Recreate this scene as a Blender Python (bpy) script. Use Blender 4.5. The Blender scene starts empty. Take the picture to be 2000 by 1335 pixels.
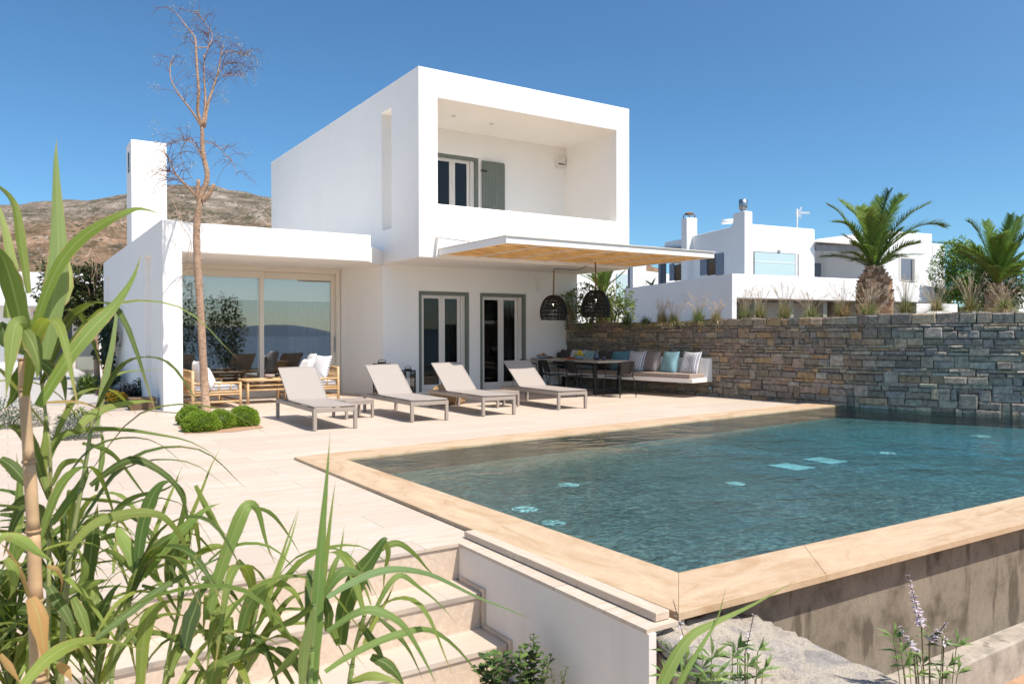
import bpy, bmesh, math, random
from mathutils import Vector, Matrix
R = random.Random(7)
S = bpy.context.scene
COL = S.collection
PI = math.pi

# ---------------------------------------------------------------- camera model (pixel of the 2000 x 1335 photo -> place in the world)
H, YAW, PIT, ROL, F = 1.35, 0.5751, -0.0102, 0.0023, 1521.9
EYE = Vector((0, 0, H))
def ray(x, y):
    a = (x-1000)/F; b = (y-667.5)/F
    c, s = math.cos(ROL), math.sin(ROL)
    a, b = a*c-b*s, a*s+b*c
    d = math.cos(PIT)+b*math.sin(PIT); z = math.sin(PIT)-b*math.cos(PIT)
    return Vector((a*math.cos(YAW)+d*math.sin(YAW), -a*math.sin(YAW)+d*math.cos(YAW), z))
FWD = Vector((math.sin(YAW), math.cos(YAW), 0))
def at(x, y, d):
    r = ray(x, y); return EYE + r*(d/r.dot(FWD))
def atz(x, y, z=0.0):
    r = ray(x, y); return EYE + r*((z-H)/r.z)
def aty(x, y, v):
    r = ray(x, y); return EYE + r*(v/r.y)
def atx(x, y, u):
    r = ray(x, y); return EYE + r*(u/r.x)
def atp(x, y, p, q):            # on the upright plane through p and q
    n = Vector((-(q[1]-p[1]), q[0]-p[0], 0)); r = ray(x, y)
    return EYE + r*(n.dot(Vector((p[0], p[1], 0))-EYE)/n.dot(r))

# ---------------------------------------------------------------- materials
def mat(name):
    m = bpy.data.materials.new(name); m.use_nodes = True
    nt = m.node_tree; nt.nodes.clear()
    return m, nt
def nd(nt, t, **kw):
    n = nt.nodes.new(t)
    for k, v in kw.items():
        if k[0] == '_': setattr(n, k[1:], v)
        else: n.inputs[k.replace('__', ' ')].default_value = v
    return n
def rgba(c): return (c[0], c[1], c[2], 1.0)
def coords(nt, scale=(1, 1, 1), rot=(0, 0, 0)):
    tc = nd(nt, 'ShaderNodeTexCoord'); mp = nd(nt, 'ShaderNodeMapping')
    mp.inputs['Scale'].default_value = scale; mp.inputs['Rotation'].default_value = rot
    nt.links.new(tc.outputs['Object'], mp.inputs['Vector'])
    return mp.outputs[0]
def noise(nt, vec, scale, detail=4, rough=.55, dist=0):
    n = nd(nt, 'ShaderNodeTexNoise'); n.inputs['Scale'].default_value = scale
    n.inputs['Detail'].default_value = detail; n.inputs['Roughness'].default_value = rough; n.inputs['Distortion'].default_value = dist
    nt.links.new(vec, n.inputs['Vector']); return n.outputs['Fac']
def ramp(nt, fac, stops):
    r = nd(nt, 'ShaderNodeValToRGB'); e = r.color_ramp.elements
    while len(e) < len(stops): e.new(.5)
    for i, (p, c) in enumerate(stops):
        e[i].position = p; e[i].color = rgba(c) if len(c) == 3 else c
    nt.links.new(fac, r.inputs[0]); return r.outputs[0]
def mixc(nt, fac, a, b, mode='MIX'):
    n = nd(nt, 'ShaderNodeMix', _data_type='RGBA', _blend_type=mode)
    for s, v in ((0, fac), (6, a), (7, b)):
        if hasattr(v, 'is_output'): nt.links.new(v, n.inputs[s])
        elif s == 0: n.inputs[0].default_value = v
        else: n.inputs[s].default_value = rgba(v)
    return n.outputs[2]
def bump(nt, h, strength=.3, dist=.01, nrm=None):
    b = nd(nt, 'ShaderNodeBump', Strength=strength, Distance=dist)
    nt.links.new(h, b.inputs['Height'])
    if nrm: nt.links.new(nrm, b.inputs['Normal'])
    return b.outputs[0]
def finish(nt, sh):
    o = nd(nt, 'ShaderNodeOutputMaterial'); nt.links.new(sh, o.inputs['Surface'])
def pbr(nt, col, rough=.6, nrm=None, metal=0, spec=.5):
    p = nd(nt, 'ShaderNodeBsdfPrincipled')
    p.inputs['Roughness'].default_value = rough if not hasattr(rough, 'is_output') else .5
    if hasattr(rough, 'is_output'): nt.links.new(rough, p.inputs['Roughness'])
    p.inputs['Metallic'].default_value = metal; p.inputs['Specular IOR Level'].default_value = spec
    if hasattr(col, 'is_output'): nt.links.new(col, p.inputs['Base Color'])
    else: p.inputs['Base Color'].default_value = rgba(col)
    if nrm: nt.links.new(nrm, p.inputs['Normal'])
    return p.outputs[0]
def simple(name, c1, c2=None, scale=8, rough=.6, bmp=.15, bdist=.004, metal=0, stretch=(1, 1, 1), spec=.4, bscale=None):
    m, nt = mat(name); v = coords(nt, stretch)
    n = noise(nt, v, scale, 5)
    c2 = c2 or tuple(x*.86 for x in c1)
    col = ramp(nt, n, [(.32, c2), (.68, c1)])
    nb = noise(nt, v, bscale or scale*6, 3)
    finish(nt, pbr(nt, col, rough, bump(nt, nb, bmp, bdist) if bmp else None, metal, spec)); return m
def vcol(name, rough=.75, amt=.3, scale=20, bmp=.5, bdist=.006, trans=0, spec=.3):
    # colour of each stone / blade comes from the "tint" attribute of its faces
    m, nt = mat(name); v = coords(nt)
    a = nd(nt, 'ShaderNodeAttribute', _attribute_name='tint')
    n = noise(nt, v, scale, 5, .65)
    lo = ramp(nt, n, [(.25, (1-amt,)*3), (.75, (1+amt*.3,)*3)])
    col = mixc(nt, 1.0, a.outputs['Color'], lo, 'MULTIPLY')
    sh = pbr(nt, col, rough, bump(nt, noise(nt, v, scale*2.5, 4), bmp, bdist) if bmp else None, 0, spec)
    if trans:
        t = nd(nt, 'ShaderNodeBsdfTranslucent'); nt.links.new(col, t.inputs[0])
        mx = nd(nt, 'ShaderNodeMixShader'); mx.inputs[0].default_value = trans
        nt.links.new(sh, mx.inputs[1]); nt.links.new(t.outputs[0], mx.inputs[2]); sh = mx.outputs[0]
    finish(nt, sh); return m
M = {}
def plaster(name, c, amt=.04):
    m, nt = mat(name); v = coords(nt)
    big = noise(nt, v, .7, 6, .6); st = noise(nt, coords(nt, (3, 3, .35)), 1.6, 5)
    col = ramp(nt, big, [(.3, tuple(x*(1-amt) for x in c)), (.7, c)])
    col = mixc(nt, ramp(nt, st, [(.55, (0, 0, 0)), (.8, (.35, .35, .35))]), col, tuple(x*(1-amt*2.0) for x in c))
    h = noise(nt, v, 9, 6, .7); h2 = noise(nt, v, 140, 2)
    finish(nt, pbr(nt, col, .85, bump(nt, h2, .12, .002, bump(nt, h, .22, .02)), 0, .2)); return m
M['white'] = plaster('white_plaster', (.90, .865, .815))
M['white_far'] = plaster('white_limewash', (.84, .84, .83), .06)
M['wallplaster'] = plaster('cream_plaster', (.80, .73, .655), .14)
M['soffit'] = plaster('cream_soffit', (.86, .81, .74), .03)
# paving: long stone planks
def paving(name, base, row=.42, width=1.35, joint=.005):
    m, nt = mat(name); v = coords(nt)
    b = nd(nt, 'ShaderNodeTexBrick'); b.offset = .37; b.squash = 1
    b.inputs['Scale'].default_value = 1; b.inputs['Brick Width'].default_value = width; b.inputs['Row Height'].default_value = row
    b.inputs['Mortar Size'].default_value = joint; b.inputs['Mortar Smooth'].default_value = .3
    b.inputs['Color1'].default_value = (.22, .22, .22, 1); b.inputs['Color2'].default_value = (.78, .78, .78, 1); b.inputs['Mortar'].default_value = (0, 0, 0, 1)
    nt.links.new(v, b.inputs['Vector'])
    tone = ramp(nt, b.outputs['Color'], [(.0, tuple(x*.52 for x in base)), (.06, tuple(x*.84 for x in base)), (.5, base), (.9, tuple(min(1, x*1.09) for x in base))])
    ve = noise(nt, coords(nt, (.8, 6, 1)), 3.2, 7, .65, .8)
    tone = mixc(nt, ramp(nt, ve, [(.40, (0, 0, 0)), (.66, (.95, .95, .95))]), tone, (base[0]*.93, base[1]*.84, base[2]*.74))
    bl = noise(nt, v, .9, 5)
    tone = mixc(nt, ramp(nt, bl, [(.45, (0, 0, 0)), (.75, (.4, .4, .4))]), tone, tuple(x*.86 for x in base))
    h = noise(nt, coords(nt, (1, 3, 1)), 18, 6, .7)
    nb = bump(nt, b.outputs['Fac'], -.35, .004, bump(nt, h, .22, .006))
    finish(nt, pbr(nt, tone, .62, nb, 0, .35)); return m
M['paving'] = paving('pale_stone_paving', (.57, .49, .41))
def travertine(name, c1, c2, stretch, scale=3):
    m, nt = mat(name)
    ve = noise(nt, coords(nt, stretch), scale, 8, .68, 1.2)
    fine = noise(nt, coords(nt), 45, 4, .7)
    col = ramp(nt, ve, [(.32, c2), (.52, c1), (.70, tuple(min(1, x*1.18) for x in c1))])
    col = mixc(nt, ramp(nt, fine, [(.35, (.3, .3, .3)), (.6, (0, 0, 0))]), col, tuple(x*.72 for x in c1))
    finish(nt, pbr(nt, col, .6, bump(nt, fine, .3, .004, bump(nt, ve, .3, .01)), 0, .35)); return m
M['coping'] = travertine('honey_sandstone', (.55, .40, .26), (.43, .27, .14), (.9, 3, 1), 1.7)
M['coping_side'] = travertine('honey_sandstone_lengthwise', (.55, .405, .265), (.43, .275, .145), (2.4, .9, 1), 1.7)
M['kerbstone'] = travertine('rose_beige_stone', (.60, .48, .37), (.55, .42, .32), (5, 1, 5), 3)
# stained concrete
def concrete(name, c, dark, scale=2.6):
    m, nt = mat(name); v = coords(nt)
    a = noise(nt, coords(nt, (1.1, 1.1, .9)), scale, 6, .66)
    b = noise(nt, coords(nt, (2.4, 2.4, .7)), scale*.8, 4, .5)
    f = noise(nt, v, 60, 4, .7)
    col = ramp(nt, a, [(.36, dark), (.50, c), (.66, tuple(x*1.22 for x in c))])
    col = mixc(nt, ramp(nt, b, [(.58, (0, 0, 0)), (.66, (.8, .8, .8))]), col, tuple(x*.7 for x in dark))
    col = mixc(nt, ramp(nt, f, [(.3, (.4, .4, .4)), (.6, (0, 0, 0))]), col, tuple(x*.6 for x in c))
    finish(nt, pbr(nt, col, .9, bump(nt, f, .3, .004), 0, .2)); return m
M['concrete'] = concrete('stained_concrete', (.24, .20, .152), (.12, .098, .072), 3.2)
M['ledge_concrete'] = concrete('pale_concrete', (.40, .35, .29), (.26, .23, .19), 5)
def flagrock():
    m, nt = mat('mortared_flag_rock'); v = coords(nt, (1, 1, .4))
    wob = nd(nt, 'ShaderNodeTexNoise', Scale=5.0, Detail=4.0); nt.links.new(v, wob.inputs['Vector'])
    ad = nd(nt, 'ShaderNodeVectorMath', _operation='MULTIPLY_ADD'); nt.links.new(wob.outputs['Color'], ad.inputs[0]); ad.inputs[1].default_value = (.14, .14, .14); nt.links.new(v, ad.inputs[2])
    e = nd(nt, 'ShaderNodeTexVoronoi', _feature='DISTANCE_TO_EDGE'); e.inputs['Scale'].default_value = 4.6; nt.links.new(ad.outputs[0], e.inputs['Vector'])
    c = nd(nt, 'ShaderNodeTexVoronoi'); c.inputs['Scale'].default_value = 4.6; nt.links.new(ad.outputs[0], c.inputs['Vector'])
    sx = nd(nt, 'ShaderNodeSeparateColor'); nt.links.new(c.outputs['Color'], sx.inputs[0])
    base = ramp(nt, sx.outputs[0], [(.1, (.33, .30, .27)), (.4, (.42, .37, .31)), (.7, (.47, .39, .30)), (.95, (.37, .345, .32))])
    n1 = noise(nt, v, 16, 6, .75); n2 = noise(nt, v, 55, 4, .7); n3 = noise(nt, v, 4.5, 3)
    base = mixc(nt, ramp(nt, n1, [(.35, (.75, .75, .75)), (.55, (0, 0, 0))]), base, (.17, .16, .15))
    base = mixc(nt, ramp(nt, n3, [(.66, (0, 0, 0)), (.72, (.8, .8, .8))]), base, (.34, .17, .08))
    col = mixc(nt, ramp(nt, e.outputs['Distance'], [(.03, (1, 1, 1)), (.10, (0, 0, 0))]), base, (.42, .37, .30))
    col = mixc(nt, ramp(nt, noise(nt, v, 130, 3, .8), [(.38, (.7, .7, .7)), (.5, (0, 0, 0))]), col, (.14, .13, .12))
    finish(nt, pbr(nt, col, .9, bump(nt, n2, .6, .006, bump(nt, n1, .7, .018, bump(nt, e.outputs['Distance'], .5, .02))), 0, .2)); return m
M['rockcap'] = flagrock()
M['stone'] = vcol('schist_stone', .85, .62, 13, 1.0, .022)
M['mortar'] = simple('dark_mortar', (.13, .115, .095), rough=.95)
M['soil'] = simple('red_gravel_soil', (.50, .31, .19), (.36, .21, .12), 30, .95, .8, .012, bscale=90)
M['earth'] = simple('dry_earth', (.30, .22, .15), (.20, .15, .10), 6, .95, .6, .02)
M['gravel'] = simple('white_gravel', (.55, .52, .49), (.36, .34, .31), 45, .9, .9, .015, bscale=60)
M['beige_metal'] = simple('taupe_powder_coat', (.36, .30, .25), (.34, .285, .235), 3, .42, .04, .001)
M['sling'] = simple('taupe_sling_mesh', (.37, .325, .285), (.33, .29, .255), 220, .75, .25, .0015)
M['frame_beige'] = simple('beige_window_frame', (.76, .68, .57), (.73, .65, .54), 3, .45, .02, .001)
M['frame_white'] = simple('offwhite_door_frame', (.74, .70, .64), (.70, .66, .60), 3, .5, .02, .001)
M['green'] = simple('sage_green_paint', (.17, .19, .155), (.15, .17, .14), 3, .55, .05, .001)
M['greenlight'] = simple('pale_sage_panel', (.30, .31, .26), (.27, .28, .235), 3, .6, .05, .001)
M['black'] = simple('black_metal', (.018, .017, .016), (.012, .012, .012), 8, .45, .05, .001)
M['rattan'] = simple('black_rattan', (.012, .011, .010), (.006, .006, .006), 60, .6, .3, .001)
M['bamboo'] = simple('pale_bamboo', (.62, .43, .24), (.50, .31, .14), 14, .5, .15, .002)
M['rope'] = simple('jute_rope', (.25, .15, .08), (.14, .08, .04), 90, .9, .5, .003)
M['cushion_white'] = simple('white_cotton', (.78, .77, .76), (.72, .71, .71), 12, .9, .3, .004)
M['teal'] = simple('teal_velvet', (.10, .24, .29), (.07, .18, .23), 7, .8, .3, .006)
M['lightblue'] = simple('pale_blue_satin', (.27, .46, .50), (.21, .39, .43), 5, .55, .3, .008)
M['darkgrey'] = simple('charcoal_linen', (.075, .068, .066), (.055, .05, .05), 20, .9, .3, .004)
M['greytaupe'] = simple('grey_taupe_linen', (.30, .27, .25), (.25, .225, .21), 20, .9, .3, .004)
M['seatpad'] = simple('taupe_seat_fabric', (.36, .285, .235), (.31, .245, .20), 30, .9, .3, .003)
M['tabletop'] = simple('weathered_table_board', (.50, .44, .36), (.36, .31, .25), 3, .6, .2, .003, stretch=(8, .6, 1))
M['interior'] = simple('dim_interior_wall', (.34, .32, .30), rough=.9, bmp=0)  # dimness of unlit white rooms is put into this grey
M['curtain'] = simple('grey_curtain', (.14, .13, .125), (.07, .065, .06), 3, .95, .1, .004, stretch=(14, 14, .1))
M['sheer'] = simple('pale_door_curtain', (.55, .53, .50), (.40, .385, .37), 3, .95, .1, .004, stretch=(14, 14, .1))
M['blind'] = simple('pale_blue_roller_blind', (.84, .85, .84), (.82, .83, .82), 3, .9, .02, .001)
M['bark'] = simple('peeling_pale_bark', (.56, .38, .26), (.30, .18, .11), 16, .9, .9, .012, stretch=(1, 1, 3))
M['twig'] = simple('reddish_twig', (.21, .095, .075), (.12, .055, .045), 20, .8, 0)
M['palmbark'] = vcol('palm_bark', .9, .3, 25, .5, .006)
M['leafcol'] = vcol('foliage_leaf', .5, .25, 6, 0, 0, .30, .35)
M['grasscol'] = vcol('grass_blade', .65, .2, 6, 0, 0, .30, .2)
M['box'] = vcol('box_leaf', .55, .2, 9, 0, 0, .30, .3)
M['greyblue'] = simple('grey_blue_shutter', (.20, .235, .29), (.17, .205, .26), 3, .6, .05, .001)
M['darkpane'] = simple('dark_window_glass', (.02, .022, .025), rough=.08, bmp=0, spec=.8)
M['aquapane'] = simple('aqua_window_blind', (.50, .63, .63), (.48, .61, .61), 1, .25, 0, spec=.8)
M['steel'] = simple('galvanised_steel', (.35, .40, .43), (.28, .33, .36), 5, .35, .02, .001, .9)
M['greybeam'] = simple('grey_painted_timber', (.30, .30, .30), (.26, .26, .26), 4, .7, .05, .001)
M['rock'] = simple('ochre_boulder', (.52, .35, .18), (.32, .20, .10), 5, .9, .9, .03)
M['basket'] = simple('woven_cane', (.26, .17, .10), (.12, .075, .045), 70, .9, .8, .006)
M['ceramic'] = simple('blue_grey_ceramic', (.30, .37, .42), (.27, .34, .39), 4, .3, 0)
M['bread'] = simple('golden_bread', (.55, .30, .12), (.40, .19, .07), 20, .8, .4, .004)
M['redfood'] = simple('red_tomato', (.42, .05, .025), (.30, .03, .02), 10, .3, 0)
M['lemon'] = simple('yellow_lemon', (.75, .50, .03), (.65, .42, .03), 8, .45, .2, .002)
M['lime'] = simple('green_grape', (.32, .42, .08), (.26, .36, .06), 8, .4, 0)
M['darkglass'] = simple('smoked_blue_glass', (.05, .065, .085), (.04, .05, .07), 4, .08, 0, spec=.9)
M['basin'] = None
def patterned():
    m, nt = mat('navy_dot_print')
    uv = nd(nt, 'ShaderNodeUVMap'); mp = nd(nt, 'ShaderNodeMapping'); mp.inputs['Scale'].default_value = (11, 11, 11)
    nt.links.new(uv.outputs[0], mp.inputs[0])
    sep = nd(nt, 'ShaderNodeSeparateXYZ'); nt.links.new(mp.outputs[0], sep.inputs[0])
    def mth(op, a, b=None):
        n = nd(nt, 'ShaderNodeMath', _operation=op)
        for i, x in enumerate((a, b)):
            if x is None: continue
            if hasattr(x, 'is_output'): nt.links.new(x, n.inputs[i])
            else: n.inputs[i].default_value = x
        return n.outputs[0]
    fx = mth('ABSOLUTE', mth('SUBTRACT', mth('FRACT', sep.outputs[0]), .5)); fy = mth('ABSOLUTE', mth('SUBTRACT', mth('FRACT', sep.outputs[1]), .5))
    inside = mth('MULTIPLY', mth('LESS_THAN', fx, .27), mth('LESS_THAN', fy, .33))
    hole = mth('MULTIPLY', mth('LESS_THAN', fx, .07), mth('LESS_THAN', fy, .12))
    f = mth('SUBTRACT', inside, hole)
    finish(nt, pbr(nt, mixc(nt, f, (.74, .73, .74), (.03, .035, .10)), .9, bump(nt, noise(nt, coords(nt), 60, 3), .2, .003))); return m
M['pattern'] = patterned()
def pompom():
    m, nt = mat('white_fabric_blue_motif')
    v = nd(nt, 'ShaderNodeTexVoronoi'); v.inputs['Scale'].default_value = 26; nt.links.new(coords(nt), v.inputs['Vector'])
    f = ramp(nt, v.outputs['Distance'], [(.16, (1, 1, 1)), (.22, (0, 0, 0))])
    finish(nt, pbr(nt, mixc(nt, f, (.80, .79, .78), (.30, .36, .48)), .9)); return m
M['motif'] = pompom()
def reedmat():
    m, nt = mat('reed_matting')
    st = noise(nt, coords(nt, (1.1, 19, 1)), 2.2, 6, .8)
    col = ramp(nt, st, [(.40, (.16, .075, .02)), (.49, (.66, .45, .21)), (.60, (.92, .74, .46))])
    d = pbr(nt, col, .8, bump(nt, st, .8, .012)); t = nd(nt, 'ShaderNodeBsdfTranslucent'); nt.links.new(col, t.inputs[0])
    mx = nd(nt, 'ShaderNodeMixShader'); mx.inputs[0].default_value = .5
    nt.links.new(d, mx.inputs[1]); nt.links.new(t.outputs[0], mx.inputs[2]); finish(nt, mx.outputs[0]); return m
M['reedmat'] = reedmat()
def glass(name, tint, refl, rough=.0):
    m, nt = mat(name)
    lw = nd(nt, 'ShaderNodeFresnel', IOR=1.5)
    ad = nd(nt, 'ShaderNodeMath', _operation='ADD'); ad.use_clamp = True; nt.links.new(lw.outputs[0], ad.inputs[0]); ad.inputs[1].default_value = refl
    t = nd(nt, 'ShaderNodeBsdfTransparent'); t.inputs[0].default_value = rgba(tint)
    g = nd(nt, 'ShaderNodeBsdfGlossy'); g.inputs['Roughness'].default_value = rough
    mx = nd(nt, 'ShaderNodeMixShader'); nt.links.new(ad.outputs[0], mx.inputs[0]); nt.links.new(t.outputs[0], mx.inputs[1]); nt.links.new(g.outputs[0], mx.inputs[2])
    finish(nt, mx.outputs[0]); return m
M['winglass'] = glass('window_glass', (.92, .94, .94), .12)
M['doorglass'] = glass('door_glass', (.5, .52, .52), -.015)
M['clearglass'] = glass('clear_glass', (.93, .96, .96), .03)
def water():
    m, nt = mat('rippled_pool_water')
    v = coords(nt, (1, 1, 1), (0, 0, .5)); a = noise(nt, coords(nt, (1, 2.2, 1), (0, 0, .3)), 3.4, 3, .5, .6); b = noise(nt, coords(nt, (1, 1.8, 1), (0, 0, -.5)), 13, 3, .55, .4); c = noise(nt, v, .8, 2)
    e = noise(nt, coords(nt, (1, 1.6, 1), (0, 0, .9)), 34, 3, .6, .5)
    gust = ramp(nt, noise(nt, coords(nt, (1, .6, 1), (0, 0, .4)), .55, 4, .6, .8), [(.34, (.12, .12, .12)), (.62, (1, 1, 1))])
    e = mixc(nt, 1, e, gust, 'MULTIPLY'); b = mixc(nt, 1, b, gust, 'MULTIPLY')
    n = bump(nt, e, .55, .014, bump(nt, b, .60, .035, bump(nt, a, .30, .09, bump(nt, c, .35, .3))))
    fr = nd(nt, 'ShaderNodeFresnel', IOR=1.33); nt.links.new(n, fr.inputs['Normal'])
    t = nd(nt, 'ShaderNodeBsdfTransparent'); t.inputs[0].default_value = (.74, .91, .92, 1)
    g = nd(nt, 'ShaderNodeBsdfGlossy'); g.inputs['Roughness'].default_value = .03; nt.links.new(n, g.inputs['Normal'])
    mx = nd(nt, 'ShaderNodeMixShader'); nt.links.new(fr.outputs[0], mx.inputs[0]); nt.links.new(t.outputs[0], mx.inputs[1]); nt.links.new(g.outputs[0], mx.inputs[2])
    finish(nt, mx.outputs[0]); return m
M['water'] = water()
def basin():
    m, nt = mat('green_slate_mosaic'); v = coords(nt)
    big = noise(nt, v, .55, 4); pat = noise(nt, v, 17, 5, .85, .6); vo = nd(nt, 'ShaderNodeTexVoronoi'); vo.inputs['Scale'].default_value = 30; nt.links.new(v, vo.inputs['Vector'])
    sp = nd(nt, 'ShaderNodeSeparateXYZ'); nt.links.new(coords(nt), sp.inputs[0])
    mr = nd(nt, 'ShaderNodeMapRange'); mr.inputs[1].default_value = 3.4; mr.inputs[2].default_value = 7.2; nt.links.new(sp.outputs[0], mr.inputs[0])
    deep = ramp(nt, pat, [(.36, (.008, .055, .068)), (.5, (.028, .12, .135)), (.62, (.17, .34, .35))])
    shal = ramp(nt, pat, [(.36, (.04, .05, .042)), (.5, (.10, .115, .095)), (.62, (.28, .29, .235))])
    col = mixc(nt, mr.outputs[0], shal, deep)
    col = mixc(nt, ramp(nt, big, [(.4, (0, 0, 0)), (.7, (.5, .5, .5))]), col, (.06, .105, .085))
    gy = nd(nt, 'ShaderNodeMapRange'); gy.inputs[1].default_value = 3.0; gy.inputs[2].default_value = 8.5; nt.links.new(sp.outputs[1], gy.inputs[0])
    col = mixc(nt, 1.0, col, ramp(nt, gy.outputs[0], [(0, (.85, 1.10, 1.32)), (.45, (1, 1.03, 1.02)), (1, (1.0, .86, .74))]), 'MULTIPLY')  # bluer towards the front: sky reflection painted into the floor colour
    finish(nt, pbr(nt, col, .6)); return m
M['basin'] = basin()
M['basinwall'] = simple('dark_slate_tiles', (.05, .07, .065), (.025, .04, .04), 14, .5, 0)
def lens():
    m, nt = mat('ripple_broken_lamp_lens'); v = coords(nt); a = noise(nt, v, 15, 4, .7, 1.0)  # noise gaps in the lens imitate ripples breaking up the lamp's image
    col = ramp(nt, a, [(.4, (.20, .46, .50)), (.6, (.62, .90, .94))]); d = pbr(nt, col, .4); t = nd(nt, 'ShaderNodeBsdfTransparent')
    mx = nd(nt, 'ShaderNodeMixShader'); nt.links.new(ramp(nt, noise(nt, v, 11, 5, .75, 1.2), [(.40, (0, 0, 0)), (.52, (1, 1, 1))]), mx.inputs[0]); nt.links.new(t.outputs[0], mx.inputs[1]); nt.links.new(d, mx.inputs[2]); finish(nt, mx.outputs[0]); return m
M['lampdisc'] = lens()
M['drain'] = simple('pale_drain_grille', (.42, .74, .80), (.24, .52, .58), 22, .4, 0)
def emis(name, c, s):
    m, nt = mat(name); e = nd(nt, 'ShaderNodeEmission', Strength=s); e.inputs[0].default_value = rgba(c); finish(nt, e.outputs[0]); return m
M['bulb'] = emis('lit_bulb', (1, .85, .6), 8)
def hillmat():
    m, nt = mat('scrub_hillside'); v = coords(nt)
    a = noise(nt, coords(nt, (1, 1, 2.2)), .035, 9, .72); b = noise(nt, coords(nt, (1, 1, 2.5)), .012, 7, .65); c = noise(nt, coords(nt, (1, 1, 3)), .16, 5, .75)
    col = ramp(nt, a, [(.34, (.06, .056, .036)), (.45, (.13, .11, .08)), (.56, (.235, .19, .148)), (.68, (.38, .33, .28))])
    sp = nd(nt, 'ShaderNodeSeparateXYZ'); nt.links.new(v, sp.inputs[0])
    ad = nd(nt, 'ShaderNodeMath', _operation='MULTIPLY_ADD'); nt.links.new(b, ad.inputs[0]); ad.inputs[1].default_value = 60; nt.links.new(sp.outputs[2], ad.inputs[2])
    low = ramp(nt, nd2(nt, ad.outputs[0], 50, 118), [(0, (1, 1, 1)), (.65, (.75, .75, .75)), (1, (0, 0, 0))])
    col = mixc(nt, low, col, ramp(nt, a, [(.36, (.05, .045, .025)), (.5, (.22, .135, .08)), (.66, (.38, .245, .155))]))
    dark = ramp(nt, nd2(nt, ad.outputs[0], 22, 72), [(0, (1, 1, 1)), (.75, (.9, .9, .9)), (1, (0, 0, 0))])
    col = mixc(nt, dark, col, ramp(nt, c, [(.35, (.018, .022, .012)), (.6, (.045, .05, .026)), (.72, (.14, .10, .065))]))
    vo = nd(nt, 'ShaderNodeTexVoronoi'); vo.inputs['Scale'].default_value = .30; nt.links.new(coords(nt, (1, 1, .6)), vo.inputs['Vector'])
    dots = mixc(nt, 1, ramp(nt, vo.outputs['Distance'], [(.28, (1, 1, 1)), (.50, (0, 0, 0))]), ramp(nt, noise(nt, v, .045, 4, .6), [(.36, (.15, .15, .15)), (.6, (1, 1, 1))]), 'MULTIPLY')
    col = mixc(nt, dots, col, (.050, .052, .030))
    vr = nd(nt, 'ShaderNodeTexVoronoi'); vr.inputs['Scale'].default_value = .42; nt.links.new(coords(nt, (1, 1, 1.2)), vr.inputs['Vector'])
    rk = mixc(nt, 1, ramp(nt, vr.outputs['Distance'], [(.22, (1, 1, 1)), (.38, (0, 0, 0))]), ramp(nt, noise(nt, v, .03, 4, .6), [(.48, (0, 0, 0)), (.62, (.9, .9, .9))]), 'MULTIPLY')
    col = mixc(nt, rk, col, (.40, .36, .32))
    finish(nt, pbr(nt, col, .95, bump(nt, c, .5, 1.2), 0, .1)); return m
def nd2(nt, v, lo, hi):
    mr = nd(nt, 'ShaderNodeMapRange'); mr.inputs[1].default_value = lo; mr.inputs[2].default_value = hi; nt.links.new(v, mr.inputs[0]); return mr.outputs[0]
M['hill'] = hillmat()
M['island'] = simple('haze_blue_hills', (.15, .21, .29), (.12, .175, .25), .004, .95, 0)  # distance haze is put into the hills' faded blue colour
M['sea'] = simple('deep_blue_sea', (.02, .07, .15), (.015, .055, .12), .02, .35, .6, .8, spec=.5, bscale=.3)
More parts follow.
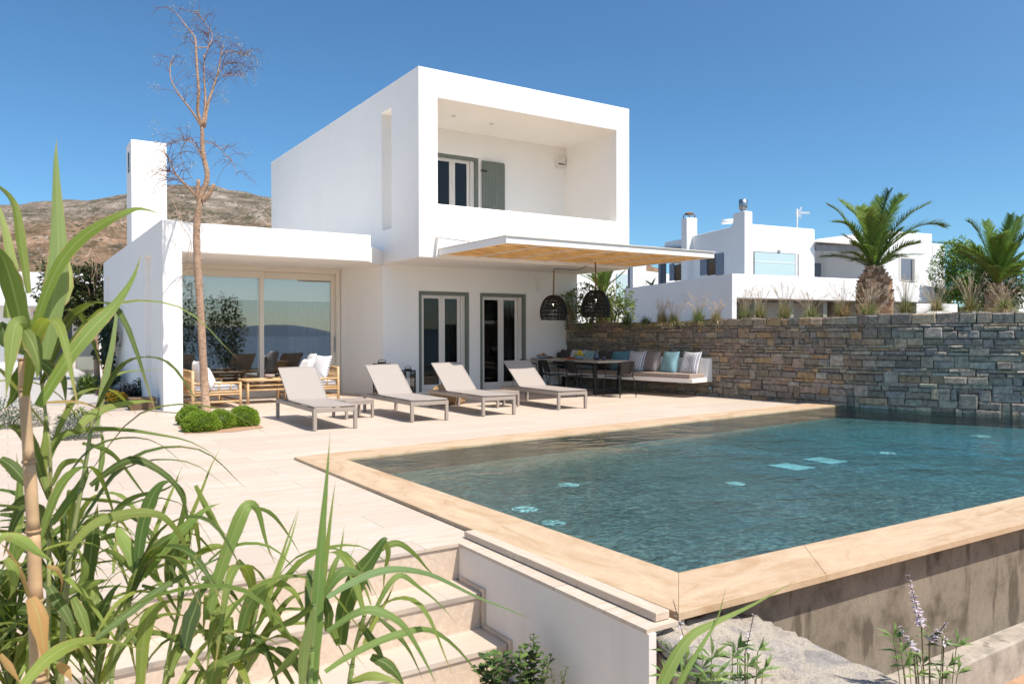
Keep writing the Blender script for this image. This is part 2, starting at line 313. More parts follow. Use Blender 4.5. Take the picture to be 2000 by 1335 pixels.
def reedleaf():
    m, nt = mat('reed_leaf')
    a = nd(nt, 'ShaderNodeAttribute', _attribute_name='tint'); uv = nd(nt, 'ShaderNodeUVMap')
    mp = nd(nt, 'ShaderNodeMapping'); mp.inputs['Scale'].default_value = (9, .6, 1); nt.links.new(uv.outputs[0], mp.inputs[0])
    st = noise(nt, mp.outputs[0], 2.5, 4, .6)
    sx = nd(nt, 'ShaderNodeSeparateXYZ'); nt.links.new(uv.outputs[0], sx.inputs[0])
    mid = nd(nt, 'ShaderNodeMath', _operation='SUBTRACT'); nt.links.new(sx.outputs[0], mid.inputs[0]); mid.inputs[1].default_value = .5
    ab = nd(nt, 'ShaderNodeMath', _operation='ABSOLUTE'); nt.links.new(mid.outputs[0], ab.inputs[0])
    col = mixc(nt, 1.0, a.outputs['Color'], ramp(nt, st, [(.3, (.78, .80, .72)), (.7, (1.1, 1.1, 1.05))]), 'MULTIPLY')
    col = mixc(nt, ramp(nt, ab.outputs[0], [(.02, (.45, .45, .45)), (.07, (0, 0, 0))]), col, (.34, .42, .16))
    tip = ramp(nt, sx.outputs[1], [(.86, (0, 0, 0)), (1, (.8, .8, .8))])
    col = mixc(nt, tip, col, (.42, .30, .13))
    sp_ = noise(nt, coords(nt), 30, 4, .7); col = mixc(nt, ramp(nt, sp_, [(.66, (0, 0, 0)), (.72, (.7, .7, .7))]), col, (.30, .25, .09))
    er = nd(nt, 'ShaderNodeMath', _operation='MULTIPLY'); nt.links.new(ramp(nt, ab.outputs[0], [(.40, (0, 0, 0)), (.47, (1, 1, 1))]), er.inputs[0]); nt.links.new(ramp(nt, noise(nt, coords(nt), 14, 4, .7), [(.48, (0, 0, 0)), (.6, (1, 1, 1))]), er.inputs[1])
    col = mixc(nt, er.outputs[0], col, (.40, .29, .13))
    d = pbr(nt, col, .52, bump(nt, st, .45, .003), 0, .35); t = nd(nt, 'ShaderNodeBsdfTranslucent')
    nt.links.new(mixc(nt, 1, col, (1.45, 1.35, .5), 'MULTIPLY'), t.inputs[0])
    mx = nd(nt, 'ShaderNodeMixShader'); mx.inputs[0].default_value = .40
    nt.links.new(d, mx.inputs[1]); nt.links.new(t.outputs[0], mx.inputs[2]); finish(nt, mx.outputs[0]); return m
M['reedleaf'] = reedleaf()
M['cane'] = vcol('cane_stalk', .5, .3, 12, .2, .003, .08)

# ---------------------------------------------------------------- mesh builder
class MB:
    def __init__(s): s.v = []; s.f = []; s.c = []; s.s = []; s.uv = []
    def add(s, vs, fs, col=None, smooth=False, uvs=None):
        o = len(s.v); s.v += [Vector(p) for p in vs]
        for i, f in enumerate(fs):
            s.f.append([o+k for k in f]); s.c.append(col); s.s.append(smooth); s.uv.append(uvs[i] if uvs else None)
        return s
    def box(s, x0, x1, y0, y1, z0, z1, col=None):
        return s.add([(x0,y0,z0),(x1,y0,z0),(x1,y1,z0),(x0,y1,z0),(x0,y0,z1),(x1,y0,z1),(x1,y1,z1),(x0,y1,z1)],
                     [(0,3,2,1),(4,5,6,7),(0,1,5,4),(1,2,6,5),(2,3,7,6),(3,0,4,7)], col)
    def bar(s, p, q, w, h, up=(0, 0, 1), col=None):
        p, q = Vector(p), Vector(q); t = (q-p).normalized(); u = Vector(up)
        if abs(t.dot(u)) > .98: u = Vector((0, 1, 0))
        a = t.cross(u).normalized()*w/2; b = a.cross(t).normalized()*h/2
        vs = [x+sa*a+sb*b for x in (p, q) for sa, sb in ((-1,-1),(1,-1),(1,1),(-1,1))]
        return s.add(vs, [(0,1,2,3),(7,6,5,4),(0,4,5,1),(1,5,6,2),(2,6,7,3),(3,7,4,0)], col)
    def tube(s, pts, r, n=8, col=None, cap=True, smooth=True):
        pts = [Vector(p) for p in pts]; rs = r if isinstance(r, (list, tuple)) else [r]*len(pts)
        vs = []; fs = []; prev = None
        for i, p in enumerate(pts):
            t = (pts[min(i+1, len(pts)-1)]-pts[max(i-1, 0)])
            if t.length < 1e-9: t = Vector((0, 0, 1))
            t.normalize()
            if prev is None: a = t.orthogonal().normalized()
            else:
                a = prev-t*prev.dot(t)
                a = a.normalized() if a.length > 1e-6 else t.orthogonal().normalized()
            prev = a; b = t.cross(a)
            for k in range(n):
                an = 2*PI*k/n; vs.append(p+(a*math.cos(an)+b*math.sin(an))*rs[i])
        for i in range(len(pts)-1):
            for k in range(n):
                fs.append((i*n+k, i*n+(k+1) % n, (i+1)*n+(k+1) % n, (i+1)*n+k))
        if cap: fs += [tuple(range(n))[::-1], tuple((len(pts)-1)*n+k for k in range(n))]
        return s.add(vs, fs, col, smooth)
    def lathe(s, prof, c=(0, 0, 0), n=20, col=None, smooth=True):
        vs = []; fs = []; c = Vector(c)
        for r, z in prof:
            for k in range(n): an = 2*PI*k/n; vs.append(c+Vector((r*math.cos(an), r*math.sin(an), z)))
        for i in range(len(prof)-1):
            for k in range(n): fs.append((i*n+k, i*n+(k+1) % n, (i+1)*n+(k+1) % n, (i+1)*n+k))
        if prof[0][0] > 1e-4: fs.append(tuple(range(n))[::-1])
        if prof[-1][0] > 1e-4: fs.append(tuple((len(prof)-1)*n+k for k in range(n)))
        return s.add(vs, fs, col, smooth)
    def prism(s, poly, z0, z1, col=None):
        n = len(poly); zz = z1 if isinstance(z1, (list, tuple)) else [z1]*n
        vs = [(p[0], p[1], z0) for p in poly]+[(p[0], p[1], zz[i]) for i, p in enumerate(poly)]
        return s.add(vs, [tuple(range(n))[::-1], tuple(range(n, 2*n))]+[(i, (i+1) % n, n+(i+1) % n, n+i) for i in range(n)], col)
    def blob(s, c, r, jit=.0, nu=12, nv=8, col=None, seed=0):
        rr = random.Random(seed); c = Vector(c); r = r if hasattr(r, '__len__') else (r, r, r); vs = []; fs = []
        for j in range(nv+1):
            for i in range(nu):
                th = PI*j/nv; ph = 2*PI*i/nu; k = 1+rr.uniform(-jit, jit)
                vs.append(c+Vector((r[0]*math.sin(th)*math.cos(ph), r[1]*math.sin(th)*math.sin(ph), r[2]*math.cos(th)))*k)
        for j in range(nv):
            for i in range(nu): fs.append((j*nu+i, (j+1)*nu+i, (j+1)*nu+(i+1) % nu, j*nu+(i+1) % nu))
        return s.add(vs, fs, col, True)
    def leaf(s, p, d, nrm, L, W, col=None, bend=.15):
        d = Vector(d).normalized(); n = Vector(nrm); n = n-d*n.dot(d)
        n = n.normalized() if n.length > 1e-5 else d.orthogonal().normalized()
        a = d.cross(n)*W/2; p = Vector(p)
        m1 = p+d*L*.45+n*L*bend*.6
        return s.add([p, m1-a+n*W*.15, m1+a+n*W*.15, p+d*L-n*L*bend*.3, m1], [(0, 4, 1), (0, 2, 4), (1, 4, 3), (4, 2, 3)], col)
    def build(s, name, m, parent=None, world=True, bevel=0, segs=2, kind=None, dup=False):
        me = bpy.data.meshes.new(name)
        off = wloc(parent) if (parent is not None and world) else Vector((0, 0, 0))
        me.from_pydata([tuple(p-off) for p in s.v], [], s.f); me.update()
        me.polygons.foreach_set('use_smooth', s.s)
        if any(c is not None for c in s.c):
            at_ = me.attributes.new('tint', 'FLOAT_COLOR', 'FACE')
            at_.data.foreach_set('color', [x for c in s.c for x in ((c[0], c[1], c[2], 1) if c else (.5, .5, .5, 1))])
        if any(u is not None for u in s.uv):
            ul = me.uv_layers.new(name='UVMap'); k = 0
            for f, u in zip(s.f, s.uv):
                for j in range(len(f)):
                    ul.data[k].uv = u[j] if u else (0, 0); k += 1
        me.materials.append(m)
        o = bpy.data.objects.new(name, me); COL.objects.link(o)
        if parent is not None: o.parent = parent
        if bevel:
            b = o.modifiers.new('Bevel', 'BEVEL'); b.width = bevel; b.segments = segs; b.limit_method = 'ANGLE'; b.angle_limit = .6
        if kind: o['kind'] = kind
        return o
def wloc(o):
    l = Vector((0, 0, 0))
    while o is not None: l = l+Vector(o.location); o = o.parent
    return l
def thing(name, label, cat, loc=(0, 0, 0), group=None, rz=0):
    o = bpy.data.objects.new(name, None); o.empty_display_size = .1; COL.objects.link(o)
    o.location = loc; o.rotation_euler = (0, 0, rz); return tag(o, label, cat, group)
def tag(o, label, cat, group=None):
    o['label'] = label; o['category'] = cat
    if group: o['group'] = group
    return o
def structure(o): o['kind'] = 'structure'; return o
def copy_thing(root, loc, rz=0, label=None):
    r = root.copy(); COL.objects.link(r); r.location = loc; r.rotation_euler = (0, 0, rz)
    if label: r['label'] = label
    for ch in list(root.children):
        c = ch.copy(); COL.objects.link(c); c.parent = r
        for g in list(ch.children):
            d = g.copy(); COL.objects.link(d); d.parent = c
    return r
def curve(pts, n=12):
    P = [Vector(p) for p in pts]; P = [2*P[0]-P[1]]+P+[2*P[-1]-P[-2]]; out = []
    k = len(P)-3
    for i in range(k):
        a, b, c, d = P[i:i+4]; m = max(2, n//k)
        for j in range(m):
            t = j/m; out.append(.5*((2*b)+(c-a)*t+(2*a-5*b+4*c-d)*t*t+(3*b-a-3*c+d)*t**3))
    out.append(P[-2]); return out
def vary(c, a=.15, rr=R):
    k = 1+rr.uniform(-a, a); return (c[0]*k*(1+rr.uniform(-a, a)*.5), c[1]*k, c[2]*k*(1+rr.uniform(-a, a)*.5))
# ---------------------------------------------------------------- camera, sun, sky
cam = bpy.data.cameras.new('camera'); co = bpy.data.objects.new('camera', cam); COL.objects.link(co); S.camera = co
fw = Vector((math.sin(YAW)*math.cos(PIT), math.cos(YAW)*math.cos(PIT), math.sin(PIT)))
r0 = Vector((math.cos(YAW), -math.sin(YAW), 0)); u0 = r0.cross(fw)
rt = r0*math.cos(ROL)-u0*math.sin(ROL); up = u0*math.cos(ROL)+r0*math.sin(ROL)
co.matrix_world = Matrix(((rt.x, up.x, -fw.x, EYE.x), (rt.y, up.y, -fw.y, EYE.y), (rt.z, up.z, -fw.z, EYE.z), (0, 0, 0, 1)))
cam.sensor_width = 36; cam.lens = F/2000*36; cam.clip_start = .05; cam.clip_end = 9000
cam.dof.use_dof = True; cam.dof.focus_distance = 13; cam.dof.aperture_fstop = 9
SUN = Vector((.42, -1.20, 2.2)).normalized()
sl = bpy.data.lights.new('sun', 'SUN'); sl.energy = 2.05; sl.angle = math.radians(.53); sl.color = (1, .93, .845)
so = bpy.data.objects.new('sun', sl); COL.objects.link(so); so.rotation_euler = (-SUN).to_track_quat('-Z', 'Y').to_euler()
W = bpy.data.worlds.new('World'); S.world = W; W.use_nodes = True
wt = W.node_tree; wt.nodes.clear()
sky = wt.nodes.new('ShaderNodeTexSky'); sky.sky_type = 'NISHITA'; sky.sun_disc = False
sky.sun_elevation = math.asin(SUN.z); sky.sun_rotation = math.atan2(SUN.x, SUN.y)
sky.altitude = 0; sky.air_density = .85; sky.dust_density = .3; sky.ozone_density = 5
bg = wt.nodes.new('ShaderNodeBackground'); bg.inputs[1].default_value = .097
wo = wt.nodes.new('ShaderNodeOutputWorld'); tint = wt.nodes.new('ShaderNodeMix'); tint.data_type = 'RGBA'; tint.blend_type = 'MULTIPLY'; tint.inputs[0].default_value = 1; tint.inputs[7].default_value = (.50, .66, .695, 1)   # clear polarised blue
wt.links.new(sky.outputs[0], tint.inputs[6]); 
# a polarising filter deepens the sky at right angles to the sun; warm sunward glow added to fill shade
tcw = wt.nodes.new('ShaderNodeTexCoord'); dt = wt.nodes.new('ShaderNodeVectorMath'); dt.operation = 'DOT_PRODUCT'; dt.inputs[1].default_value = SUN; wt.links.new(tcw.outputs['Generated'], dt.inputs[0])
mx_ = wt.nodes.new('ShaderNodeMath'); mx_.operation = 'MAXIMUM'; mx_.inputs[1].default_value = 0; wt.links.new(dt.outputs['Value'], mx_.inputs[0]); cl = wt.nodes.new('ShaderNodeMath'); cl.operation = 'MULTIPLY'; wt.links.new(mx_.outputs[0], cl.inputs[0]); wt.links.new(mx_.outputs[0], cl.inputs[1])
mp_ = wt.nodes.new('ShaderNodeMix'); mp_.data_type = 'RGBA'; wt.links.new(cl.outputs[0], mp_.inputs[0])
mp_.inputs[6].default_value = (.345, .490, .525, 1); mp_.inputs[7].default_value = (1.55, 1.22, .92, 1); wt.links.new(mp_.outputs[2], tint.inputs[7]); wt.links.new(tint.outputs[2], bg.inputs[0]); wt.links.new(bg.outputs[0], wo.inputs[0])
S.view_settings.view_transform = 'Standard'; S.view_settings.look = 'None'; S.view_settings.exposure = 1.55; S.view_settings.gamma = 1
S.cycles.max_bounces = 14; S.cycles.diffuse_bounces = 9; S.cycles.transparent_max_bounces = 16

# ---------------------------------------------------------------- terrain
g = MB(); g.add([(-3000, -14, -1.0), (3000, -14, -1.0), (3000, 2600, -1.0), (-3000, 2600, -1.0)], [(0, 1, 2, 3)])
structure(g.build('ground', M['earth']))
g = MB(); g.add([(-6000, -6000, -9), (6000, -6000, -9), (6000, -13.9, -9), (-6000, -13.9, -9)], [(0, 1, 2, 3)])
structure(g.build('sea', M['sea']))
g = MB(); rr = random.Random(3); n = 60
for i in range(n+1):
    x = -3500+7000*i/n; h = 35+26*math.sin(i*.37)+18*math.sin(i*.91+1)
    g.v += [Vector((x, -4200, -9)), Vector((x, -4500, max(15, h))), Vector((x, -5200, -9))]
for i in range(n):
    for k in (0, 1): g.f.append([i*3+k, i*3+3+k, i*3+4+k, i*3+1+k]); g.c.append(None); g.s.append(True); g.uv.append(None)
structure(g.build('island_hills', M['island']))
# hillside behind the house
from mathutils import noise as mn
def ridge(px):
    P = [(-900, 470), (-300, 430), (0, 401), (100, 394), (180, 389), (245, 380), (300, 366), (345, 361), (400, 363), (430, 366), (480, 376), (530, 386), (620, 412), (760, 455), (900, 500), (1080, 520), (1260, 518), (1290, 527), (1320, 545), (1500, 580), (1900, 618), (2400, 640)]
    for (a, ya), (b, yb) in zip(P, P[1:]):
        if a <= px <= b: t = (px-a)/(b-a); return ya+(yb-ya)*t
    return 640
g = MB(); nx, ny = 260, 70
for j in range(ny+1):
    t = j/ny
    for i in range(nx+1):
        px = -900+3300*i/nx; top = at(px, ridge(px), 760); d = 150+610*t
        q = at(px, 650, d); hh = (top.z+1)*(.02+.98*t**1.25)
        w = mn.fractal(Vector((q.x*.012, q.y*.012, 0)), .9, 2.1, 5)*15*math.sin(PI*min(1, t*1.02))**.8*(.3+t)
        w += mn.fractal(Vector((q.x*.05, q.y*.05, 3)), 1, 2, 3)*2.2*t
        g.v.append(Vector((q.x, q.y, -1+hh+w)))
for j in range(ny):
    for i in range(nx):
        a = j*(nx+1)+i; g.f.append([a, a+1, a+nx+2, a+nx+1]); g.c.append(None); g.s.append(True); g.uv.append(None)
structure(g.build('hillside', M['hill']))

# ---------------------------------------------------------------- terrace, garden sheets
WALL = [(12.03, 15.985), (12.72, 12.1), (12.93, 9.5), (13.02, 8.25), (13.26, 7.4), (13.86, 6.05), (14.6, 4.7), (15.4, 3.3), (16.2, 1.9)]
t = MB(); t.prism([(-14, 4.4), (2.44, 4.4), (2.44, 2.64), (2.64, 2.64), (2.592, 8.34), (12.95, 9.4), (12.72, 12.1), (12.03, 16.1), (12.03, 26), (-14, 26)], -.02, 0)
o = t.build('terrace_paving', M['paving']); structure(o)
bm = bmesh.new(); bm.from_mesh(o.data); bmesh.ops.triangulate(bm, faces=bm.faces[:]); bm.to_mesh(o.data); bm.free()
g = MB(); g.add([(-14, 17.6, .004), (2.32, 17.3, .004), (2.32, 60, .004), (-14, 60, .004)], [(0, 1, 2, 3)])
structure(g.build('gravel_path', M['gravel']))
g = MB(); g.add([(2.02, 11.33, .004), (2.62, 11.16, .004), (3.12, 11.42, .004), (3.16, 12.0, .004), (2.9, 12.5, .004), (2.1, 12.3, .004)], [tuple(range(6))])
structure(g.build('tree_bed_soil', M['soil']))
bed = [(WALL[0][0]+.25, 16.3)]+[(a+.3, b+.06) for a, b in WALL[1:]]+[(60, 1.9), (60, 70), (12.6, 70), (12.6, 16.3)]
g = MB(); g.prism(bed, -1, 1.5); o = g.build('raised_garden_ground', M['earth']); structure(o)
bm = bmesh.new(); bm.from_mesh(o.data); bmesh.ops.triangulate(bm, faces=bm.faces[:]); bm.to_mesh(o.data); bm.free()
g = MB(); g.add([(3.0, -3, -.985), (16, -3, -.985), (16, 2.46, -.985), (3.0, 2.6, -.985)], [(0, 1, 2, 3)])
structure(g.build('red_soil', M['soil']))

# ---------------------------------------------------------------- pool
IN = [(3.113, 3.113), (3.007, 7.937), (12.98, 8.80), (13.10, 8.0), (13.32, 7.25), (13.92, 5.95), (14.66, 4.6), (15.6, 2.86)]
pool = thing('swimming_pool', 'rectangular infinity pool with honey sandstone rim and green slate lining', 'pool', (3, 3, 0))
b = MB(); n = len(IN); zf = -.20
b.add([(x, y, zf) for x, y in IN], [tuple(range(n))[::-1]])
for i in range(n):
    pass
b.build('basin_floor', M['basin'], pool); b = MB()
for i in range(n):
    (x, y), (x2, y2) = IN[i], IN[(i+1) % n]; b.add([(x, y, zf), (x2, y2, zf), (x2, y2, -.005), (x, y, -.005)], [(0, 1, 2, 3)])
b.build('basin_wall', M['basinwall'], pool)
CT, CB = .028, -.012
def slabs(name, outer, inner, ts, m):
    k = MB(); O1, O2 = map(Vector, outer); I1, I2 = map(Vector, inner)
    for a, c in zip(ts, ts[1:]):
        L = (O2-O1).length; e = .0009/L
        a2 = a+(e if a > 0 else 0); c2 = c-(e if c < 1 else 0)
        k.prism([tuple(O1.lerp(O2, a2)), tuple(O1.lerp(O2, c2)), tuple(I1.lerp(I2, c2)), tuple(I1.lerp(I2, a2))], CB, CT)
    return k.build(name, m, pool, bevel=.0025)
slabs('coping_slab', ((2.592, 8.336), (2.663, 2.663)), ((3.007, 7.937), (3.113, 3.113)), [0, .36, .68, 1], M['coping_side'])
slabs('coping_slab', ((2.6638, 2.6622), (15.6, 2.42)), ((3.1138, 3.1122), (15.6, 2.86)), [0, .085, .26, .43, .6, .8, 1], M['coping'])
slabs('coping_slab', ((12.97, 9.36), (2.593, 8.337)), ((12.98, 8.80), (3.008, 7.938)), [0, .2, .41, .6, .8, 1], M['coping'])
w = MB(); w.prism([(2.72, 2.77), (15.6, 2.53), (15.6, 2.75), (3.0, 2.98)], -1.0, -.014); w.build('front_wall', M['concrete'], pool)
w = MB(); w.add([(x, y, .008) for x, y in IN], [tuple(range(n))[::-1]]); o = w.build('pool_water', M['water']); structure(o)
bm = bmesh.new(); bm.from_mesh(o.data); bmesh.ops.triangulate(bm, faces=bm.faces[:]); bm.to_mesh(o.data); bm.free()
# underwater lamps: flat lenses on the floor
lamps = [(1003, 879, .16, 'oval underwater lamp nearest the terrace side rim of the pool'), (1080, 1018, .15, 'bright round underwater lamp near the low kerb at the pool left edge'), (1024, 992, .17, 'faint round underwater lamp just behind the bright one by the left rim'),
         (1436, 942, .15, 'round underwater lamp out in mid pool in front of the pair of square drains'), (1461, 819, .19, 'small underwater lamp under the far rim below the bench'), (1733, 883, .15, 'small underwater lamp right of the two square drains'), (1915, 850, .2, 'underwater lamp closest to the stone wall at far right of the pool'), (1110, 945, .16, 'dim turquoise underwater lamp in the left middle of the pool')]
for x, y, r, lab in lamps:
    p = atz(x, y, -.19); r *= .72
    k = MB(); k.lathe([(r, .001), (r*.9, .005), (r*.3, .007), (0, .007)], Vector((p.x, p.y, zf)), 20); tag(k.build('pool_lamp', M['lampdisc']), lab, 'pool lamp', 'underwater lamps')
for x, y, lab in ((1545, 910, 'square pale floor drain, nearer and left of two'), (1612, 898, 'square pale floor drain, farther and right of two')):
    p = atz(x, y, -.19); k = MB(); k.box(p.x-.17, p.x+.17, p.y-.2, p.y+.2, zf+.002, zf+.008)
    tag(k.build('floor_drain', M['drain'], None), lab, 'drain', 'floor drains')

# ---------------------------------------------------------------- steps, retaining wall, kerb
st = thing('garden_steps', 'broad pale stone steps going down from the terrace beside the plaster wall', 'steps', (0, 4.1, -.65))
Z0, V0 = [0, -.232, -.448, -.64], [4.40, 4.10, 3.80, 3.5]
for i in range(3):
    k = MB(); k.box(-3.4, 2.4435, V0[i]+.012, V0[i]+.05, Z0[i+1], Z0[i]-(.0205 if i == 0 else .0335)); k.build('riser', M['kerbstone'], st)
    if i < 2:
        k = MB(); k.box(-3.4, 2.425, V0[i+1], V0[i]+.02, Z0[i+1]-.033, Z0[i+1]); k.build('tread', M['paving'], st, bevel=.003)
k = MB(); k.box(-3.4, 2.42, 1.0, 4.5, -.9, -.66); structure(k.build('lower_path', M['paving']))
rw = thing('retaining_wall', 'low cream plastered wall beside the steps with thin stone cap', 'wall', (2.44, 3.5, -1))
k = MB(); k.box(2.445, 2.49, 2.63, 4.43, -1, -.0205); k.build('wall', M['wallplaster'], rw); k = MB(); k.box(2.491, 2.72, 2.68, 4.43, -1, -.0205); k.build('core', M['ledge_concrete'], rw)
k = MB(); k.add([(2.428, V0[0]-.01, -.036), (2.428, V0[0]-.01, Z0[1]), (2.428, V0[1]-.0, Z0[1]), (2.428, V0[1], Z0[2]), (2.428, V0[2], Z0[2]), (2.428, V0[2], -.64)], [])
for a, c2, zz in ((V0[1], V0[0], Z0[1]), (V0[2], V0[1], Z0[2])):
    k.box(2.428, 2.444, a-.028, c2-.026, zz-.004, zz+.024)
k.box(2.428, 2.444, V0[1]-.028, V0[1]-.002, Z0[2], Z0[1]-.004); k.box(2.428, 2.444, V0[2]-.028, V0[2]-.002, -.64, Z0[2]-.004)
k.build('skirting', M['kerbstone'], rw)
k = MB()
for a, c2 in ((2.68, 3.28), (3.2815, 3.9), (3.9015, 4.50)): k.box(2.535, 2.622, a, c2, .003, .045)
tag(k.build('kerb_bar', M['kerbstone'], None, bevel=.004), 'long rose beige stone bar lying along the pool rim above the steps', 'kerb')
# rock ledge with rubble side in the lower right corner
lp = [tuple(atz(x, y, z)) for x, y, z in ((1268, 1226, -.045), (1345, 1205, -.05), (1430, 1189, -.10), (1490, 1206, -.13), (1560, 1244, -.16), (1640, 1280, -.18), (1735, 1322, -.2), (1850, 1385, -.22), (1700, 1480, -.22), (1520, 1400, -.2), (1420, 1338, -.15), (1340, 1280, -.1), (1290, 1250, -.06))]
lg = thing('rock_ledge', 'weathered pale rock capped rubble ledge under the pool corner', 'wall', (3, 2.5, -1))
k = MB(); rr = random.Random(5); N = 30; cx = sum(p[0] for p in lp)/len(lp); cy = sum(p[1] for p in lp)/len(lp)
edge = []
for i in range(len(lp)):
    a, c2 = Vector(lp[i]), Vector(lp[(i+1) % len(lp)]); m = max(2, int((c2-a).length/.035))
    for j in range(m):
        p = a.lerp(c2, j/m); edge.append(p+Vector((rr.uniform(-.012, .012), rr.uniform(-.012, .012), rr.uniform(-.008, .008))))
ne = len(edge); ctr = Vector((cx, cy, sum(p.z for p in edge)/ne)); rings = 9; vs = []
for q in range(rings):
    f = q/rings
    for p in edge:
        s_ = p.lerp(ctr, f); s_ = s_+Vector((0, 0, mn.fractal(Vector((s_.x*6, s_.y*6, 1)), 1, 2, 4)*.018+(.012 if q else 0))); vs.append(s_)
vs.append(ctr); fs = []
for q in range(rings-1):
    for i in range(ne): fs.append((q*ne+i, q*ne+(i+1) % ne, (q+1)*ne+(i+1) % ne, (q+1)*ne+i))
for i in range(ne): fs.append(((rings-1)*ne+i, (rings-1)*ne+(i+1) % ne, len(vs)-1))
low = len(vs); vs += [Vector((p.x+(ctr.x-p.x)*.05, p.y+(ctr.y-p.y)*.05, p.z-.07)) for p in edge]
for i in range(ne): fs.append((i, low+i, low+(i+1) % ne, (i+1) % ne))
k.add(vs, fs, None, True); k.build('rock_cap', M['rockcap'], lg)
k = MB()
for i in range(0, ne, 3):
    p = edge[i]; q = edge[(i+3) % ne]; z = p.z-.075
    while z > -1.0:
        h = rr.uniform(.06, .13); m = (p+q)/2; inn = (ctr-m); inn.z = 0; inn = inn.normalized(); tdir = (q-p); tdir.z = 0
        L = tdir.length*rr.uniform(.85, 1.05)
        if L > 1e-3:
            tdir.normalize(); c0 = Vector((m.x, m.y, z-h/2))+inn*(.08+rr.uniform(-.015, .02)); col = vary(rr.choice([(.26, .23, .20), (.17, .16, .15), (.34, .29, .24)]), .2, rr)
            k.bar(c0-tdir*L/2, c0+tdir*L/2, .12, h-.012, (0, 0, 1), col)
        z -= h
k.build('rubble', M['stone'], lg, bevel=.012)
k = MB(); k.prism([(p.x+(ctr.x-p.x)*.12, p.y+(ctr.y-p.y)*.12) for p in edge[::3]], -1, -.2); k.build('core', M['mortar'], lg)
# overflow channel wall
T1, T2, T3, T4 = atz(1735, 1312, -.74), atz(2000, 1203, -.74), atz(2000, 1246, -.74), atz(1836, 1320, -.74)
dv = (T2-T1).normalized(); wv = Vector((dv.y, -dv.x, 0))*.2
k = MB(); a, c2 = T1-dv*1.2, T1+dv*10
k.prism([(a.x, a.y), ((a+wv).x, (a+wv).y), ((c2+wv).x, (c2+wv).y), (c2.x, c2.y)], -1.02, -.74)
tag(k.build('overflow_channel_wall', M['ledge_concrete'], None, bevel=.012), 'low pale concrete channel edge in front of the stained pool wall', 'wall')

# ---------------------------------------------------------------- dry stone wall along the pool
sw = thing('stone_wall', 'long dry laid schist wall behind bench and pool', 'wall', (12.9, 9, 0))
rr = random.Random(11)
seg = [Vector((a, c2, 0)) for a, c2 in WALL]; acc = [0]
for a, c2 in zip(seg, seg[1:]): acc.append(acc[-1]+(c2-a).length)
def wp(s):
    s = max(0, min(acc[-1]-1e-4, s))
    for i in range(len(acc)-1):
        if s <= acc[i+1]:
            tt = (s-acc[i])/(acc[i+1]-acc[i]); d = (seg[i+1]-seg[i]).normalized()
            d0 = (seg[i]-seg[i-1]).normalized() if i else d; d1 = (seg[i+2]-seg[i+1]).normalized() if i < len(seg)-2 else d
            dd = d0.lerp(d, min(1, tt*2)) if tt < .5 else d.lerp(d1, (tt-.5))
            return seg[i].lerp(seg[i+1], tt), Vector((d.y, -d.x, 0)) # towards the pool
def topz(s): return 1.60+.010*s+.012*math.sin(s*1.7)
k = MB(); pal = [(.27, .225, .18), (.22, .19, .16), (.29, .24, .19), (.32, .255, .185), (.36, .26, .155), (.21, .19, .17), (.30, .26, .22), (.25, .205, .16), (.31, .265, .215), (.24, .20, .16), (.28, .235, .19)]
pal2 = [(.35, .31, .265), (.29, .262, .23), (.385, .34, .285), (.40, .345, .28), (.27, .248, .22), (.43, .345, .24), (.36, .32, .28), (.31, .28, .245), (.33, .295, .255)]
def stone(s0, s1, z0, z1, tone):
    vs = []; pr = rr.uniform(.0, .04); g_ = rr.uniform(.002, .006); ch = min(.020, (z1-z0)*.24); wp_t = (wp(s1)[0]-wp(s0)[0]).normalized()
    for d, e in ((-.10, 0), (pr-.012, 0), (pr, ch)):
        for si, zi in ((0, 0), (1, 0), (1, 1), (0, 1)):
            s_ = (s0+g_+e, s1-g_-e)[si]; z_ = (z0+g_+e, z1-g_-e)[zi]
            p, nn = wp(s_); j = rr.uniform(-1, 1)*.009 if d > -.05 else 0
            vs.append(p+nn*(d+j*.8)+Vector((0, 0, z_+j*.7))+wp_t*(rr.uniform(-1, 1)*.010 if d > -.05 else 0))
    k.add(vs, [(8, 9, 10, 11)]+[(a_, (a_+1) % 4, 4+(a_+1) % 4, 4+a_) for a_ in range(4)]+[(4+a_, 4+(a_+1) % 4, 8+(a_+1) % 4, 8+a_) for a_ in range(4)], tone)
def tone(s):
    f = min(1, max(0, (s-6.2+rr.uniform(-2, 2))/3.2)); c = rr.choice(pal2 if rr.random() < f else pal); c = vary(c, .15, rr); return (c[0]*1.22, c[1]*1.20, c[2]*1.16)
# coursed field with random double height stones
z = -.06; occupied = {}
courses = []
while z < 1.50:
    h = rr.choice([.05, .06, .07, .08, .09, .10, .115, .13]); courses.append((z, z+h)); z += h
tall = [[] for _ in courses]
for ci, (z0, z1) in enumerate(courses):
    s = rr.uniform(-.2, 0); blocks = sorted(tall[ci])
    while s < acc[-1]:
        L = rr.choice([.12, .17, .21, .25, .30, .36, .44])*rr.uniform(.8, 1.2); e = s+L
        hit = [b_ for b_ in blocks if b_[0] < e and b_[1] > s]
        if hit:
            if hit[0][0]-s > .07: stone(s, hit[0][0], z0, z1, tone(s))
            s = max(hit[0][1], s+.001); continue
        zz = z1
        if ci+1 < len(courses) and rr.random() < .2 and L < .3: zz = courses[ci+1][1]; tall[ci+1].append((s, e))
        stone(max(s, 0), min(e, acc[-1]), z0+rr.uniform(-.004, .004), zz+rr.uniform(-.004, .004), tone(s)); s = e
s = 0; zt = courses[-1][1]
while s < acc[-1]:
    L = rr.uniform(.15, .4); stone(s, min(s+L, acc[-1]), zt, topz(s)+rr.uniform(-.018, .018), tone(s)); s += L
k.build('stones', M['stone'], sw)
